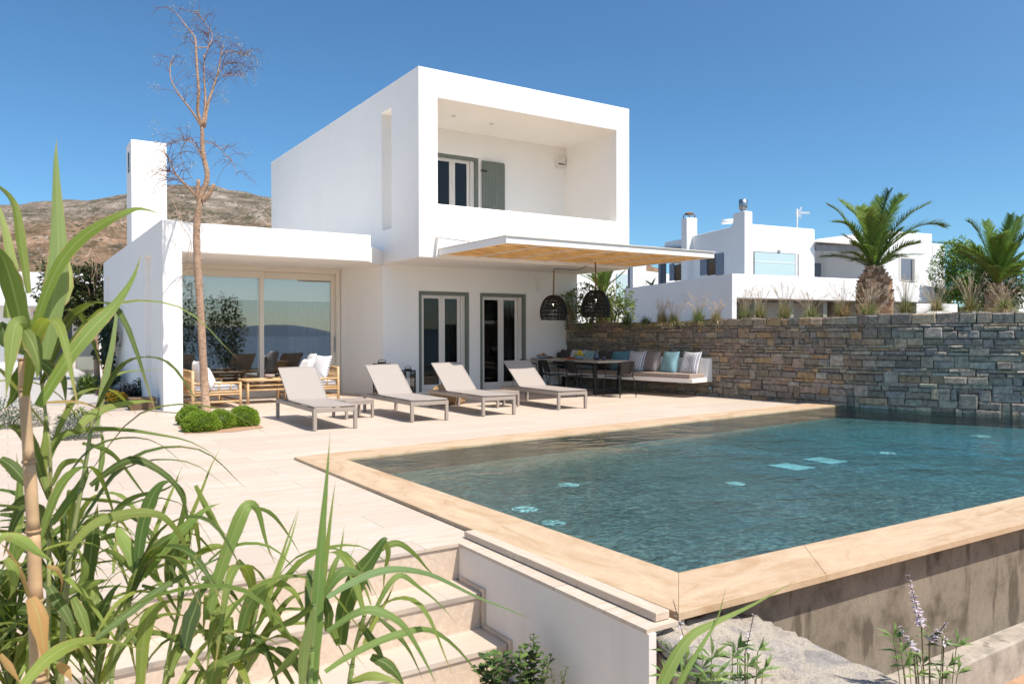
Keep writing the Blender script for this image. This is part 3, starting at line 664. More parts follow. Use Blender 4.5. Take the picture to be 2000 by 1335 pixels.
k = MB(); pts = [wp(acc[-1]*i/60) for i in range(61)]
for i in range(60):
    (p, n1), (q, n2) = pts[i], pts[i+1]; z1, z2 = topz(acc[-1]*i/60)-.03, topz(acc[-1]*(i+1)/60)-.03
    a, b_, c2, d = p-n1*.02, q-n2*.02, q-n2*.36, p-n1*.36
    k.add([(a.x, a.y, -1), (b_.x, b_.y, -1), (b_.x, b_.y, z2), (a.x, a.y, z1), (c2.x, c2.y, z2), (d.x, d.y, z1)], [(0, 1, 2, 3), (3, 2, 4, 5)])
k.build('mortar_core', M['mortar'], sw)
k = MB(); s = 0
while s < acc[-1]-.05:
    L = rr.uniform(.18, .5); e = min(s+L, acc[-1]); (p, n1), (q, n2) = wp(s+.004), wp(e-.004); zt_ = topz((s+e)/2)+rr.uniform(-.012, .014)
    a, b_, c2, d = p-n1*.05, q-n2*.05, q-n2*.40, p-n1*.40
    k.prism([(a.x, a.y), (d.x, d.y), (c2.x, c2.y), (b_.x, b_.y)], zt_-.07, zt_, tone(s)); s = e
k.build('cap_stones', M['stone'], sw)
p, nn = wp(4.35); k = MB(); pc = atp(1389, 757.5, WALL[1], WALL[2]); 
d0 = (Vector((pc.x, pc.y, 0))-Vector((WALL[1][0], WALL[1][1], 0))); k.tube([pc+nn*.02, pc+nn*.07], .045, 14); k.tube([pc+nn*.07, pc+nn*.10], .028, 12)
tag(k.build('wall_light', M['steel']), 'small round steel spotlight set in the stone wall under the bench end', 'wall light')
# ---------------------------------------------------------------- the white house
hs = thing('modern_house', 'white cubic two storey house with deep upper balcony and glass fronted side wing', 'house', (7, 15, 0))
U0, U1, V1, V2, ZB, ZT = 6.975, 12.575, 14.2, 24.6, 2.9, 6.74
ui, uo, zi, zo = 7.412, 12.17, 4.012, 6.165      # balcony opening
def shell():
    # one closed skin: outside box, balcony recess and the slot in the left wall
    k = MB(); bv = 16.25; y0, y1, s0, s1 = 15.53, 16.05, 3.64, 6.22
    # front ring
    k.add([(U0, V1, ZB), (U1, V1, ZB), (U1, V1, ZT), (U0, V1, ZT), (ui, V1, zi), (uo, V1, zi), (uo, V1, zo), (ui, V1, zo)],
          [(0, 1, 5, 4), (1, 2, 6, 5), (2, 3, 7, 6), (3, 0, 4, 7)])
    zf = 3.22
    k.add([(ui, V1, zi), (uo, V1, zi), (uo, V1+.22, zi), (ui, V1+.22, zi), (ui, V1+.22, zf), (uo, V1+.22, zf)], [(0, 1, 2, 3), (3, 2, 5, 4)])      # parapet top and back
    k.add([(ui, V1, zo), (uo, V1, zo), (uo, bv, zo), (ui, bv, zo)], [(0, 3, 2, 1)])                       # ceiling
    k.add([(ui, V1+.22, zf), (uo, V1+.22, zf), (uo, bv, zf), (ui, bv, zf)], [(0, 1, 2, 3)])              # floor
    k.add([(uo, V1, zi), (uo, V1+.22, zi), (uo, V1+.22, zf), (uo, bv, zf), (uo, bv, zo), (uo, V1, zo)], [(0, 1, 2, 3, 4, 5)])
    # inner left wall with slot
    def slotwall(u, ylo, yhi, zlo, zhi):
        P = [(u, ylo, zlo), (u, yhi, zlo), (u, yhi, zhi), (u, ylo, zhi), (u, y0, s0), (u, y1, s0), (u, y1, s1), (u, y0, s1)]
        k.add(P, [(0, 1, 5, 4), (1, 2, 6, 5), (2, 3, 7, 6), (3, 0, 4, 7)])
    slotwall(U0, V1, V2, ZB, ZT)
    P = [(ui, V1, zi), (ui, V1+.22, zi), (ui, V1+.22, zf), (ui, bv, zf), (ui, bv, zo+.06), (ui, V1, zo)]
    k.add([(ui, V1, zi), (ui, V1+.22, zi), (ui, V1+.22, zf), (ui, y0, zf), (ui, y0, zo), (ui, V1, zo)], [(0, 1, 2, 3, 4, 5)])
    k.add([(ui, y0, zf), (ui, y1, zf), (ui, y1, s0), (ui, y0, s0), (ui, y1, zf), (ui, bv, zf), (ui, bv, zo), (ui, y1, zo)], [(0, 1, 2, 3), (4, 5, 6, 7)])
    k.add([(U0, y0, s0), (ui, y0, s0), (ui, y1, s0), (U0, y1, s0), (U0, y0, s1), (ui, y0, s1), (ui, y1, s1), (U0, y1, s1)], [(0, 1, 2, 3), (4, 7, 6, 5), (0, 4, 5, 1), (3, 2, 6, 7)])
    # right, back, top, bottom
    k.add([(U1, V1, ZB), (U1, V2, ZB), (U1, V2, ZT), (U1, V1, ZT)], [(0, 1, 2, 3)])
    k.add([(U0, V2, ZB), (U1, V2, ZB), (U1, V2, ZT), (U0, V2, ZT)], [(0, 3, 2, 1)])
    k.add([(U0, V1, ZT), (U1, V1, ZT), (U1, V2, ZT), (U0, V2, ZT)], [(0, 1, 2, 3)])
    k.add([(U0, V1, ZB), (U1, V1, ZB), (U1, V2, ZB), (U0, V2, ZB)], [(0, 3, 2, 1)])
    return k
def weld(o, w=.018):
    bm = bmesh.new(); bm.from_mesh(o.data); bmesh.ops.remove_doubles(bm, verts=bm.verts[:], dist=.0005); bmesh.ops.recalc_face_normals(bm, faces=bm.faces[:]); bm.to_mesh(o.data); bm.free()
    b = o.modifiers.new('Bevel', 'BEVEL'); b.width = w; b.segments = 3; b.limit_method = 'ANGLE'; b.angle_limit = .9
k = shell(); o = k.build('upper_storey', M['white'], hs); weld(o)
def holed_wall(k, y, x0, x1, z0, z1, holes, th):
    # upright wall facing -y at y with rectangular holes; reveals th deep
    xs = [x0]
    for a, b, c, d in holes:
        k.add([(xs[-1], y, z0), (a, y, z0), (a, y, z1), (xs[-1], y, z1)], [(0, 1, 2, 3)])
        if c > z0+.001: k.add([(a, y, z0), (b, y, z0), (b, y, c), (a, y, c)], [(0, 1, 2, 3)])
        k.add([(a, y, d), (b, y, d), (b, y, z1), (a, y, z1)], [(0, 1, 2, 3)])
        k.add([(a, y, c), (a, y, d), (a, y+th, d), (a, y+th, c)], [(0, 1, 2, 3)])
        k.add([(b, y, c), (b, y, d), (b, y+th, d), (b, y+th, c)], [(0, 3, 2, 1)])
        k.add([(a, y, d), (b, y, d), (b, y+th, d), (a, y+th, d)], [(0, 1, 2, 3)])
        k.add([(a, y, c), (b, y, c), (b, y+th, c), (a, y+th, c)], [(0, 3, 2, 1)])
        xs.append(b)
    k.add([(xs[-1], y, z0), (x1, y, z0), (x1, y, z1), (xs[-1], y, z1)], [(0, 1, 2, 3)])
GV = 15.99
D1, D2 = (7.845, 9.17, .03, 2.335), (9.46, 10.79, .03, 2.335)
k = MB(); holed_wall(k, GV, U0, 12.37, 0, ZB+.0, [D1, D2], .3)
k.add([(12.37, GV, 0), (12.37, V2, 0), (12.37, V2, ZB), (12.37, GV, ZB)], [(0, 1, 2, 3)])
k.add([(U0, GV, 0), (U0, GV, ZB), (6.52, 17.42, ZB), (6.52, 17.42, 0)], [(0, 1, 2, 3)])
k.add([(6.52, 17.42, 0), (6.52, V2, 0), (12.37, V2, 0), (6.52, 17.42, ZB), (6.52, V2, ZB), (12.37, V2, ZB)], [(0, 3, 4, 1), (1, 4, 5, 2)])
k.build('ground_storey', M['white'], hs)
# balcony back wall with door
bd = (atp(840, 300, (0, 16.25), (1, 16.25)).x, aty(935, 311, 16.25).x, 3.22, aty(900, 304, 16.25).z)
k = MB(); holed_wall(k, 16.25, ui, uo, 3.22, zo, [bd], .28); k.build('balcony_wall', M['white'], hs)
def door(parent, name, x0, x1, z0, z1, y, leaf_gap=.14, kind='door', curtain=False):
    d = MB(); f = .085
    d.box(x0+.003, x0+f, y-.006, y+.10, z0+.003, z1-.003); d.box(x1-f, x1-.003, y-.006, y+.10, z0+.003, z1-.003); d.box(x0+f, x1-f, y-.006, y+.10, z1-f, z1-.003)
    d = d.build(name, M['green'], parent, bevel=.003)
    a, b = x0+f, x1-f; side = .13; m = (a+b-side)/2; t = .075
    l = MB(); yl = y+.045
    for p, q in ((a, m+.03), (m+.034, b-side)):
        l.box(p, p+t, yl, yl+.05, z0+.05, z1-f); l.box(q-t, q, yl, yl+.05, z0+.05, z1-f)
        l.box(p+t, q-t, yl, yl+.05, z1-f-t, z1-f); l.box(p+t, q-t, yl, yl+.05, z0+.05, z0+.16)
    for i in range(3): l.box(b-side+.008+.042*i, b-side+.042+.042*i, yl-.03+.012*i, yl+.05, z0+.05, z1-f)
    l.box(a, b, yl-.02, yl+.06, z0+.005, z0+.045)
    l.build('leaf_frame', M['frame_white'], d, bevel=.003)
    for p, q in ((a, m+.03), (m+.034, b-side)):
        gl = MB(); gl.box(p+t, q-t, yl+.02, yl+.03, z0+.16, z1-f-t); gl.build('pane', M['doorglass'], d)
    return d
door(hs, 'terrace_door', *D1, GV+.03); door(hs, 'terrace_door', *D2, GV+.03)
door(hs, 'balcony_door', *bd, 16.28)
# interior rooms seen dimly through the glass
def room(k, x0, x1, y0, y1, z0, z1):
    P = [(x0,y0,z0),(x1,y0,z0),(x1,y1,z0),(x0,y1,z0),(x0,y0,z1),(x1,y0,z1),(x1,y1,z1),(x0,y1,z1)]
    k.add(P, [(0,1,2,3),(4,7,6,5),(1,5,6,2),(2,6,7,3),(3,7,4,0)])
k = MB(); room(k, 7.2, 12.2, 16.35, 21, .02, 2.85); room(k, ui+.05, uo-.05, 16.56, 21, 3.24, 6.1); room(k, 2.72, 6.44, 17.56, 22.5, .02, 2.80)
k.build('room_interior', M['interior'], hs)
def drape(k, x0, x1, y, z0, z1, amp=.04, per=.13):
    n = max(6, int((x1-x0)/per*6)); vs = []; fs = []
    for i in range(n+1):
        x = x0+(x1-x0)*i/n; yy = y+amp*math.sin(2*PI*(x-x0)/per); vs += [(x, yy, z0), (x, yy, z1)]
    for i in range(n): fs.append((2*i, 2*i+2, 2*i+3, 2*i+1))
    k.add(vs, fs, None, True)
for a in ((8.78, 9.06, 16.5, .05, 2.5), (10.45, 10.72, 16.5, .05, 2.5), (5.45, 6.42, 18.0, .05, 2.75, .05, .2)):
    k = MB(); drape(k, *a); k.build('curtain', M['sheer' if a[2] < 17 else 'curtain'], hs)
# sage shutter leaf folded back on the balcony wall
s0, s1 = aty(941.5, 313, 16.21), aty(985, 321, 16.21)
k = MB(); zt = aty(945, 314, 16.21).z; w = s1.x-s0.x
pr = [(s0.x, 3.26), (s1.x, 3.26), (s1.x, zt-.05), (s1.x-.012, zt-.018), (s1.x-.05, zt), (s0.x, zt)]
k.add([(x, 16.185, z) for x, z in pr]+[(x, 16.225, z) for x, z in pr], [tuple(range(6)), tuple(range(6, 12))[::-1]]+[(i, 6+i, 6+(i+1) % 6, (i+1) % 6) for i in range(6)])
for i in range(1, 7): k.box(s0.x+w*i/7-.003, s0.x+w*i/7+.003, 16.181, 16.186, 3.28, zt-.03)
sh = k.build('balcony_shutter', M['green'], hs)
for z in (zt-.25, 3.7): k = MB(); k.box(s0.x-.05, s0.x+.12, 16.17, 16.180, z-.02, z+.02); k.build('hinge', M['black'], sh)
# wing: roof with parapets, left wall, chimney
wg = MB(); WU, WI, WV, WT, WS = 2.33, 2.662, 15.05, 3.39, 2.845
wg.box(WI+.001, 6.30, WV, WV+.24, WS, WT-.004)
wg.box(WI+.001, 6.30, WV+.241, 25, WS+.012, WT-.18)
wg.add([(6.301, WV+.24, WS+.012), (U0, 16.0, WS+.012), (U0, 24, WS+.012), (6.301, 24, WS+.012), (6.301, WV+.24, 3.2), (U0, 16.0, 3.2), (U0, 24, 3.2), (6.301, 24, 3.2)], [(0, 3, 2, 1), (4, 5, 6, 7), (0, 1, 5, 4)])
wing = wg.build('wing_roof', M['white'], hs, bevel=.012)
k = MB()
# left wall of the wing with two tall niches
def nichewall(u, y0, y1, z0, z1, holes, depth):
    ys = y0
    for a, b, c, d in holes:
        k.add([(u, ys, z0), (u, a, z0), (u, a, z1), (u, ys, z1)], [(0, 3, 2, 1)])
        if c > z0: k.add([(u, a, z0), (u, b, z0), (u, b, c), (u, a, c)], [(0, 3, 2, 1)])
        k.add([(u, a, d), (u, b, d), (u, b, z1), (u, a, z1)], [(0, 3, 2, 1)])
        e = u+depth
        k.add([(u, a, c), (u, b, c), (u, b, d), (u, a, d), (e, a, c), (e, b, c), (e, b, d), (e, a, d)], [(4, 7, 6, 5), (0, 4, 5, 1), (3, 2, 6, 7), (0, 3, 7, 4), (1, 5, 6, 2)])
        ys = b
    k.add([(u, ys, z0), (u, y1, z0), (u, y1, z1), (u, ys, z1)], [(0, 3, 2, 1)])
nichewall(WU, 15.02, 25.05, 0, WT+.012, [(16.35, 17.15, 0.02, 2.9), (23.6, 24.3, .9, 2.95)], .13)
zt = WT+.012
k.add([(WU, 15.02, 0), (WI, 15.02, 0), (WI, 15.02, zt), (WU, 15.02, zt), (WU, 25.05, 0), (WI, 25.05, 0), (WI, 25.05, zt), (WU, 25.05, zt)], [(0, 1, 2, 3), (1, 5, 6, 2), (3, 2, 6, 7), (5, 4, 7, 6)])
weld(k.build('wing_side_wall', M['white'], hs), .015)
k = MB(); k.box(WU+.002, 3.06, 19.05, 19.85, 3.0, 5.67); ch = k.build('chimney', M['white'], hs, bevel=.015)
k = MB(); k.box(WU-.004, WU+.006, 19.33, 19.55, 5.0, 5.45); k.build('flue_vent', M['black'], ch)
# sliding window of the wing
GW = 17.42
x0, x1, z0, z1 = WI+.01, 6.50, .03, 2.80
k = MB(); mx = aty(510, 650, GW).x; t = .10
k.box(x0, x1, GW-.05, GW+.10, z1-.06, 2.856); k.box(x1-.09, x1, GW-.05, GW+.10, z0, z1-.06); k.box(x0, x1, GW-.05, GW+.12, -.01, z0+.03)
sw_ = k.build('sliding_window', M['frame_beige'], hs, bevel=.004)
k = MB()
for p, q, yy in ((x0, mx+.06, GW-.02), (mx-.06, x1-.09, GW+.045)):
    k.box(p, p+t, yy, yy+.05, z0+.031, z1-.062); k.box(q-t, q, yy, yy+.05, z0+.031, z1-.062); k.box(p+t, q-t, yy, yy+.05, z1-.062-.15, z1-.062); k.box(p+t, q-t, yy, yy+.05, z0+.031, z0+.12)
k.build('sash_frame', M['frame_beige'], sw_, bevel=.004)
for p, q, yy in ((x0, mx+.06, GW-.02), (mx-.06, x1-.09, GW+.045)):
    k = MB(); k.box(p+t, q-t, yy+.02, yy+.03, z0+.12, z1-.212); k.build('pane', M['winglass'], sw_)
    k = MB(); k.box(p+.06, q-.06, yy+.10, yy+.106, 2.12, z1-.16); k.bar((p+.06, yy+.103, 2.12), (q-.06, yy+.103, 2.12), .02, .025); k.build('roller_blind', M['blind'], sw_)
k = MB(); k.box(x1-.12, x1-.10, GW+.02, GW+.045, .95, 1.3); k.build('handle', M['steel'], sw_)
# ground storey wall ornament, balcony wall fittings, ceiling spots
ob = aty(1050, 556, GV-.02); k = MB()
k.tube([ob+Vector((-.10, 0, .17)), ob+Vector((-.05, -.01, .12)), ob+Vector((-.02, -.01, .0)), ob+Vector((-.025, 0, -.12)), ob+Vector((0, -.01, -.17)), ob+Vector((.025, 0, -.12)), ob+Vector((.02, -.01, 0)), ob+Vector((.05, -.01, .12)), ob+Vector((.10, 0, .17))], .011, 6)
tag(k.build('wall_ornament', M['white']), 'small white forked ornament on the wall above right door', 'ornament')
b0 = aty(1086, 306, 16.2); b1 = aty(1101, 328, 16.2)
sp = thing('wall_speaker', 'small cream box fixed high in the balcony corner', 'speaker', ((b0.x+b1.x)/2, 16.24, b1.z))
k = MB(); k.box(b0.x, b1.x, 16.13, 16.247, b1.z, b0.z); k.build('housing', M['frame_white'], sp, bevel=.012)
k = MB(); k.box(b0.x+.02, b1.x-.02, 16.122, 16.131, b1.z+.06, b1.z+.085); k.build('slot', M['black'], sp)
for x, y, lab in ((886, 227, 'tiny left recessed spotlight in the balcony ceiling'), (960, 242, 'tiny right recessed spotlight in the balcony ceiling')):
    p = atz(x, y, zo-.004); k = MB(); k.lathe([(.055, 0), (.05, -.012), (.03, -.012), (.028, .0)], p, 14)
    tag(k.build('ceiling_spot', M['frame_white']), lab, 'ceiling light', 'balcony ceiling spotlights')

# ---------------------------------------------------------------- pergola canopy
pg = thing('pergola_canopy', 'white framed canopy with golden reed ceiling over the dining corner', 'pergola', (10, 13, 2.9))
PL, PR, PF, PB, PZ = 7.40, 12.66, 11.60, 14.18, 2.955
k = MB()
k.box(PL, PL+.055, PF, PB, PZ, PZ+.12); k.box(PR-.055, PR, PF, PB, PZ, PZ+.12); k.box(PL+.055, PR-.055, PF+.0, PF+.055, PZ, PZ+.085); k.box(PL+.055, PR-.055, PB-.05, PB, PZ, PZ+.12)
k.build('frame', M['white'], pg, bevel=.004)
k = MB(); n = 6
for i in range(1, n):
    x = PL+.0+(PR-PL)*i/n; k.box(x-.014, x+.014, PF+.057, PB-.052, PZ-.004, PZ+.021)
k.build('batten', M['frame_white'], pg)
k = MB(); nx_ = 60
k.box(PL+.057, PR-.057, PF+.057, PB-.052, PZ+.022, PZ+.04); k.build('reed_mat', M['reedmat'], pg)
k = MB(); k.box(PL-.012, PR+.012, PF-.025, PF+.07, PZ+.122, PZ+.137); k.box(PL-.012, PL+.07, PF+.071, PB-.002, PZ+.122, PZ+.137); k.box(PR-.07, PR+.012, PF+.071, PB-.002, PZ+.122, PZ+.137); k.box(PL+.056, PR-.056, PF+.004, PF+.05, PZ+.086, PZ+.121); k.build('trim_board', M['frame_white'], pg)
k = MB(); q0 = aty(838, 460, 14.18)
k.bar((PL-.03, 14.17, 2.93), (PL-.03, 14.17, q0.z), .05, .03); k.bar((PL-.03, 14.18, q0.z-.02), (PL+.03, 12.9, PZ+.15), .05, .022); k.build('tie_bracket', M['white'], pg)
# pendant lamps of woven black rattan
def pendant(px, ptop, pc, ph, rad, hgt, d, label, wire=None):
    top = at(px, ptop, d); ctr = at(pc[0], pc[1], d); root = thing('pendant_lamp', label, 'lamp', ctr, 'pendant lamps')
    zt_, zb = ctr.z+hgt/2, ctr.z-hgt/2
    prof = [(.03, 1), (.32, .97), (.55, .90), (.74, .78), (.88, .62), (.97, .45), (1, .30), (.98, .15), (.90, 0)]
    prof = [(a*rad, zb+b*hgt) for a, b in prof]
    k = MB(); rr = random.Random(int(px)); ribs = 58
    for i in range(ribs):
        an = 2*PI*i/ribs; off = rr.uniform(-.03, .03)
        k.tube([Vector((ctr.x+r*math.cos(an+off*j*.2), ctr.y+r*math.sin(an+off*j*.2), z)) for j, (r, z) in enumerate(prof)], .006, 4, cap=False)
    def rad_at(z):
        for (r1, z1), (r2, z2) in zip(prof, prof[1:]):
            if z2 <= z <= z1: return r1+(r2-r1)*(z1-z)/(z1-z2+1e-9)
        return prof[-1][0]
    for z in [0, .012, .03, .12, .135, .15, .28, .295, .31, .43, .445, .56, .575, .59, .69, .705, .79, .80, .87, .88, .93]:
        zz = zb+z*hgt; r = rad_at(zz); k.tube([Vector((ctr.x+r*math.cos(2*PI*i/28), ctr.y+r*math.sin(2*PI*i/28), zz+rr.uniform(-.006, .006))) for i in range(29)], .0065, 4, cap=False)
    for i in range(150):   # loose weave strands
        z = rr.uniform(.03, .85); an = rr.uniform(0, 2*PI); L = rr.uniform(.3, 1.1); dz = rr.uniform(-.25, .25); pts = []
        for j in range(7):
            zz = zb+min(.95, max(0, z+dz*j/6))*hgt; r = rad_at(zz)*1.01; pts.append(Vector((ctr.x+r*math.cos(an+L*j/6), ctr.y+r*math.sin(an+L*j/6), zz)))
        k.tube(pts, .006, 4, cap=False)
    k.build('shade', M['rattan'], root)
    k = MB(); nseg = 14; k.tube([Vector((ctr.x+(top.x-ctr.x)*j/nseg+.006*math.sin(j*2.2), ctr.y+(top.y-ctr.y)*j/nseg, zt_-.02+(top.z-zt_+.02)*j/nseg)) for j in range(nseg+1)], .017, 7)
    k.build('rope', M['rope'], root)
    k = MB(); k.tube([(ctr.x, ctr.y, zt_), (ctr.x, ctr.y, ctr.z+hgt*.16)], .022, 8); k.build('bulb_holder', M['black'], root)
    k = MB(); k.blob((ctr.x, ctr.y, ctr.z+hgt*.10), .024); k.build('bulb', M['bulb'], root)
    if wire:
        k = MB(); k.tube(curve([top+Vector((0, 0, .01))]+[Vector(p) for p in wire], 10), .008, 6); k.build('cable', M['black'], root)
    return root
t1 = at(1082, 527, 17.6)
pendant(1082, 527, (1081, 600), 52, .305, .56, 17.6, 'left black woven pendant lamp hanging before the white wall', [t1+Vector((.12, -.02, .03)), t1+Vector((.5, -.2, .01)), at(1146, 519, 17.4)])
pendant(1163, 512, (1163.5, 592), 56, .325, .615, 17.6, 'right black woven pendant lamp hanging in front of green shrub')
# ---------------------------------------------------------------- sun loungers
def lounger(label):
    r = thing('sun_lounger', label, 'sun lounger', (0, 0, 0), 'sun loungers in a row facing the pool')
    w, L, zt_ = .64, 2.03, .315
    k = MB(); k.box(0, .045, .05, L-.05, zt_-.055, zt_); k.box(w-.045, w, .05, L-.05, zt_-.055, zt_); k.box(.05, w-.05, 0, .05, zt_-.06, zt_-.002); k.box(.05, w-.05, L-.05, L, zt_-.06, zt_-.002)
    for y in (.62, 1.28): k.box(.045, w-.045, y, y+.03, zt_-.045, zt_-.015)
    k.build('frame', M['beige_metal'], r, False, .004)
    for x in (0, w-.05):
        for y in (0, L-.05):
            k = MB(); k.box(x, x+.05, y, y+.05, .012, zt_); k.box(x+.004, x+.046, y+.004, y+.046, 0, .012); k.build('leg', M['beige_metal'], r, False, .004)
    k = MB(); n = 14; hy, hz = 1.31, zt_+.028
    def sheet(k, f, e=.0):
        vs = []; fs = []
        for i in range(n+1):
            for j in range(7):
                p = f(i/n); x = .022+(w-.044)*j/6; sag = -.012*math.sin(PI*j/6)*math.sin(PI*i/n); vs.append((x, p[0], p[1]+sag))
        for i in range(n):
            for j in range(6): a = i*7+j; fs.append((a, a+1, a+8, a+7))
        m = len(vs); vs2 = [(x, y, z-.008) for x, y, z in vs]
        k.add(vs+vs2, fs+[tuple(m+q for q in f_[::-1]) for f_ in fs], None, True)
        for j in (0, 6):
            k.tube([Vector(vs[i*7+j])+Vector((0, 0, -.006)) for i in range(n+1)], .0125, 6)
        for i in (0, n): k.tube([Vector(vs[i*7])+Vector((0, 0, -.006)), Vector(vs[i*7+6])+Vector((0, 0, -.006))], .0125, 6)
    sheet(k, lambda t: (.012+t*(hy-.012), hz)); k.build('seat_sling', M['sling'], r, False)
    ty, tz = hy+.62, hz+.475
    k = MB(); sheet(k, lambda t: (hy+.006+t*(ty-hy), hz+t*(tz-hz)+.006*math.sin(PI*t))); k.build('backrest', M['sling'], r, False)
    k = MB()
    for x in (.07, w-.07): k.tube([(x, hy+.30, hz+.215), (x, hy+.37, zt_-.02)], .008, 6)
    k.tube([(.07, hy+.37, zt_-.02), (w-.07, hy+.37, zt_-.02)], .008, 6); k.build('support_strut', M['beige_metal'], r, False)
    return r
LG = [(3.575, 10.60, -.03, 'taupe sling sun lounger nearest the bare tree, with green box balls at its left'), (5.165, 10.80, -.02, 'taupe sling sun lounger with the black lantern behind its backrest'),
      (6.51, 10.93, -.02, 'taupe sling sun lounger before the left glazed door, its backrest top right corner shaded'), (8.18, 11.12, -.03, 'taupe sling sun lounger closest to the dining table, a shadow band along its backrest top')]
p0 = lounger(LG[0][3]); p0.location = LG[0][:2]+(0,); p0.rotation_euler.z = LG[0][2]
for x, y, rz, lab in LG[1:]: copy_thing(p0, (x, y, 0), rz, lab)
def lowtable(label):
    r = thing('side_table', label, 'side table', (0, 0, 0), 'small tables between the sun loungers'); w = .5
    k = MB(); k.box(-w/2, w/2, -w/2, w/2, .265, .295); k.build('top', M['beige_metal'], r, False, .004)
    k = MB()
    for s in (-1, 1): k.box(-w/2+.04, w/2-.04, s*(w/2-.02)-.018, s*(w/2-.02)+.018, .225, .264); k.box(s*(w/2-.02)-.018, s*(w/2-.02)+.018, -w/2+.04, w/2-.04, .225, .264)
    k.build('apron', M['beige_metal'], r, False)
    for sx in (-1, 1):
        for sy in (-1, 1):
            k = MB(); x, y = sx*(w/2-.02), sy*(w/2-.02); k.box(x-.02, x+.02, y-.02, y+.02, 0, .264); k.build('leg', M['beige_metal'], r, False)
    return r
s0_ = lowtable('low square taupe side table between the two loungers nearest the tree'); s0_.location = (4.72, 12.05, 0); s0_.rotation_euler.z = .1
copy_thing(s0_, (7.72, 12.30, 0), .05, 'low square taupe side table between the two loungers nearest the dining table')
# ---------------------------------------------------------------- pillow maker
def pillow(k, c, right, upv, size=.45, th=.13, hgt=None, seed=0, pinch=.10, n=14):
    right = Vector(right).normalized(); upv = Vector(upv).normalized(); nn = right.cross(upv); hgt = hgt or size; c = Vector(c); rr = random.Random(seed); ph = rr.uniform(0, 6)
    for side in (1, -1):
        vs = []; fs = []; uvs = []
        for j in range(n+1):
            for i in range(n+1):
                u, v = 2*i/n-1, 2*j/n-1
                e = 1-pinch*(1-abs(v)**1.6)*abs(u)**3; f = 1-pinch*(1-abs(u)**1.6)*abs(v)**3
                t = max(0, (1-u**4)*(1-v**4))**.55*th/2*(1+.10*math.sin(3*u+2*v+ph))
                t += .006*math.sin(7*u*v+ph*2)*(1-abs(u))*(1-abs(v))
                vs.append(c+right*u*e*size/2+upv*v*f*hgt/2+nn*side*t)
        for j in range(n):
            for i in range(n):
                a = j*(n+1)+i; q = (a, a+1, a+n+2, a+n+1); fs.append(q if side > 0 else q[::-1])
                uq = [(i/n, j/n), ((i+1)/n, j/n), ((i+1)/n, (j+1)/n), (i/n, (j+1)/n)]; uvs.append(uq if side > 0 else uq[::-1])
        k.add(vs, fs, None, True, uvs)
    return k
# ---------------------------------------------------------------- built in bench
wd = (Vector((WALL[1][0], WALL[1][1], 0))-Vector((WALL[0][0], WALL[0][1], 0))).normalized(); wn = Vector((wd.y, -wd.x, 0))
WO = Vector((WALL[0][0], WALL[0][1], 0))
sR = 4.32
def bp_(s, w, z): return WO+wd*s+wn*w+Vector((0, 0, z))
bench = thing('wall_bench', 'long cream floating bench built against the stone wall', 'bench', bp_(2.2, .4, .3))
def wf(s): return .80-.16*(1-s/sR)        # seat depth
k = MB(); a = [bp_(0.03, .05, 0), bp_(sR, .05, 0), bp_(sR, wf(sR), 0), bp_(.03, wf(.03), 0)]
k.prism([(p.x, p.y) for p in a], .315, .405); k.build('seat_slab', M['soffit'], bench, bevel=.006)
k = MB(); P = []
for s in (.03, sR): P += [bp_(s, .05, .406), bp_(s, .235, .406), bp_(s, .15, .82), bp_(s, .05, .82)]
k.add(P, [(0, 1, 2, 3), (7, 6, 5, 4), (0, 4, 5, 1), (1, 5, 6, 2), (2, 6, 7, 3), (3, 7, 4, 0)]); k.build('backrest', M['white'], bench, bevel=.006)
def pad(s0, s1, lab):
    k = MB(); a = [bp_(s0, .24, 0), bp_(s1, .24, 0), bp_(s1, wf(s1)-.01, 0), bp_(s0, wf(s0)-.01, 0)]
    k.prism([(p.x, p.y) for p in a], .408, .50); tag(k.build('seat_cushion', M['seatpad'], None, bevel=.02, segs=3), lab, 'cushion', 'bench seat cushions')
pad(2.42, sR-.07, 'long taupe seat cushion on the open right half of the bench'); pad(.06, 2.40, 'long taupe seat cushion on the bench half behind the dining table')
cs = [(1349, .0, 'pattern', 'white scatter cushion with navy dots at the right end of the bench'), (1308, .0, 'lightblue', 'smooth pale blue scatter cushion, second from the right bench end'), (1273, .01, 'greytaupe', 'plain grey taupe scatter cushion between a dotted and a pale blue one'),
      (1243, -.0, 'pattern', 'white scatter cushion with navy dots beside the table end'), (1211, .0, 'teal', 'teal velvet scatter cushion just right of the glass vase'), (1184, .0, 'darkgrey', 'charcoal scatter cushion behind the glass vase and dark cup'),
      (1152, .0, 'lightblue', 'blue scatter cushion between fruit bowl and glass vase'), (1128, .0, 'pattern', 'navy dotted white scatter cushion half hidden behind the fruit bowl'), (1103, .0, 'darkgrey', 'charcoal scatter cushion in the bench corner by the house wall')]
for i, (px, dz, m, lab) in enumerate(cs):
    o_ = WO+wn*.36; p = atp(px, 704, (o_.x, o_.y), ((o_+wd).x, (o_+wd).y)); rr = random.Random(i)
    c = Vector((p.x, p.y, .715+dz)); tilt = wn*-.30+Vector((0, 0, 1))+wd*rr.uniform(-.12, .12); yaw = wd+wn*rr.uniform(-.15, .35)
    k = MB(); pillow(k, c, -yaw if False else yaw, tilt-yaw*tilt.dot(yaw)/yaw.length_squared, .53, .17, .52, i)
    tag(k.build('scatter_cushion', M[m]), lab, 'cushion', 'scatter cushions along the bench')
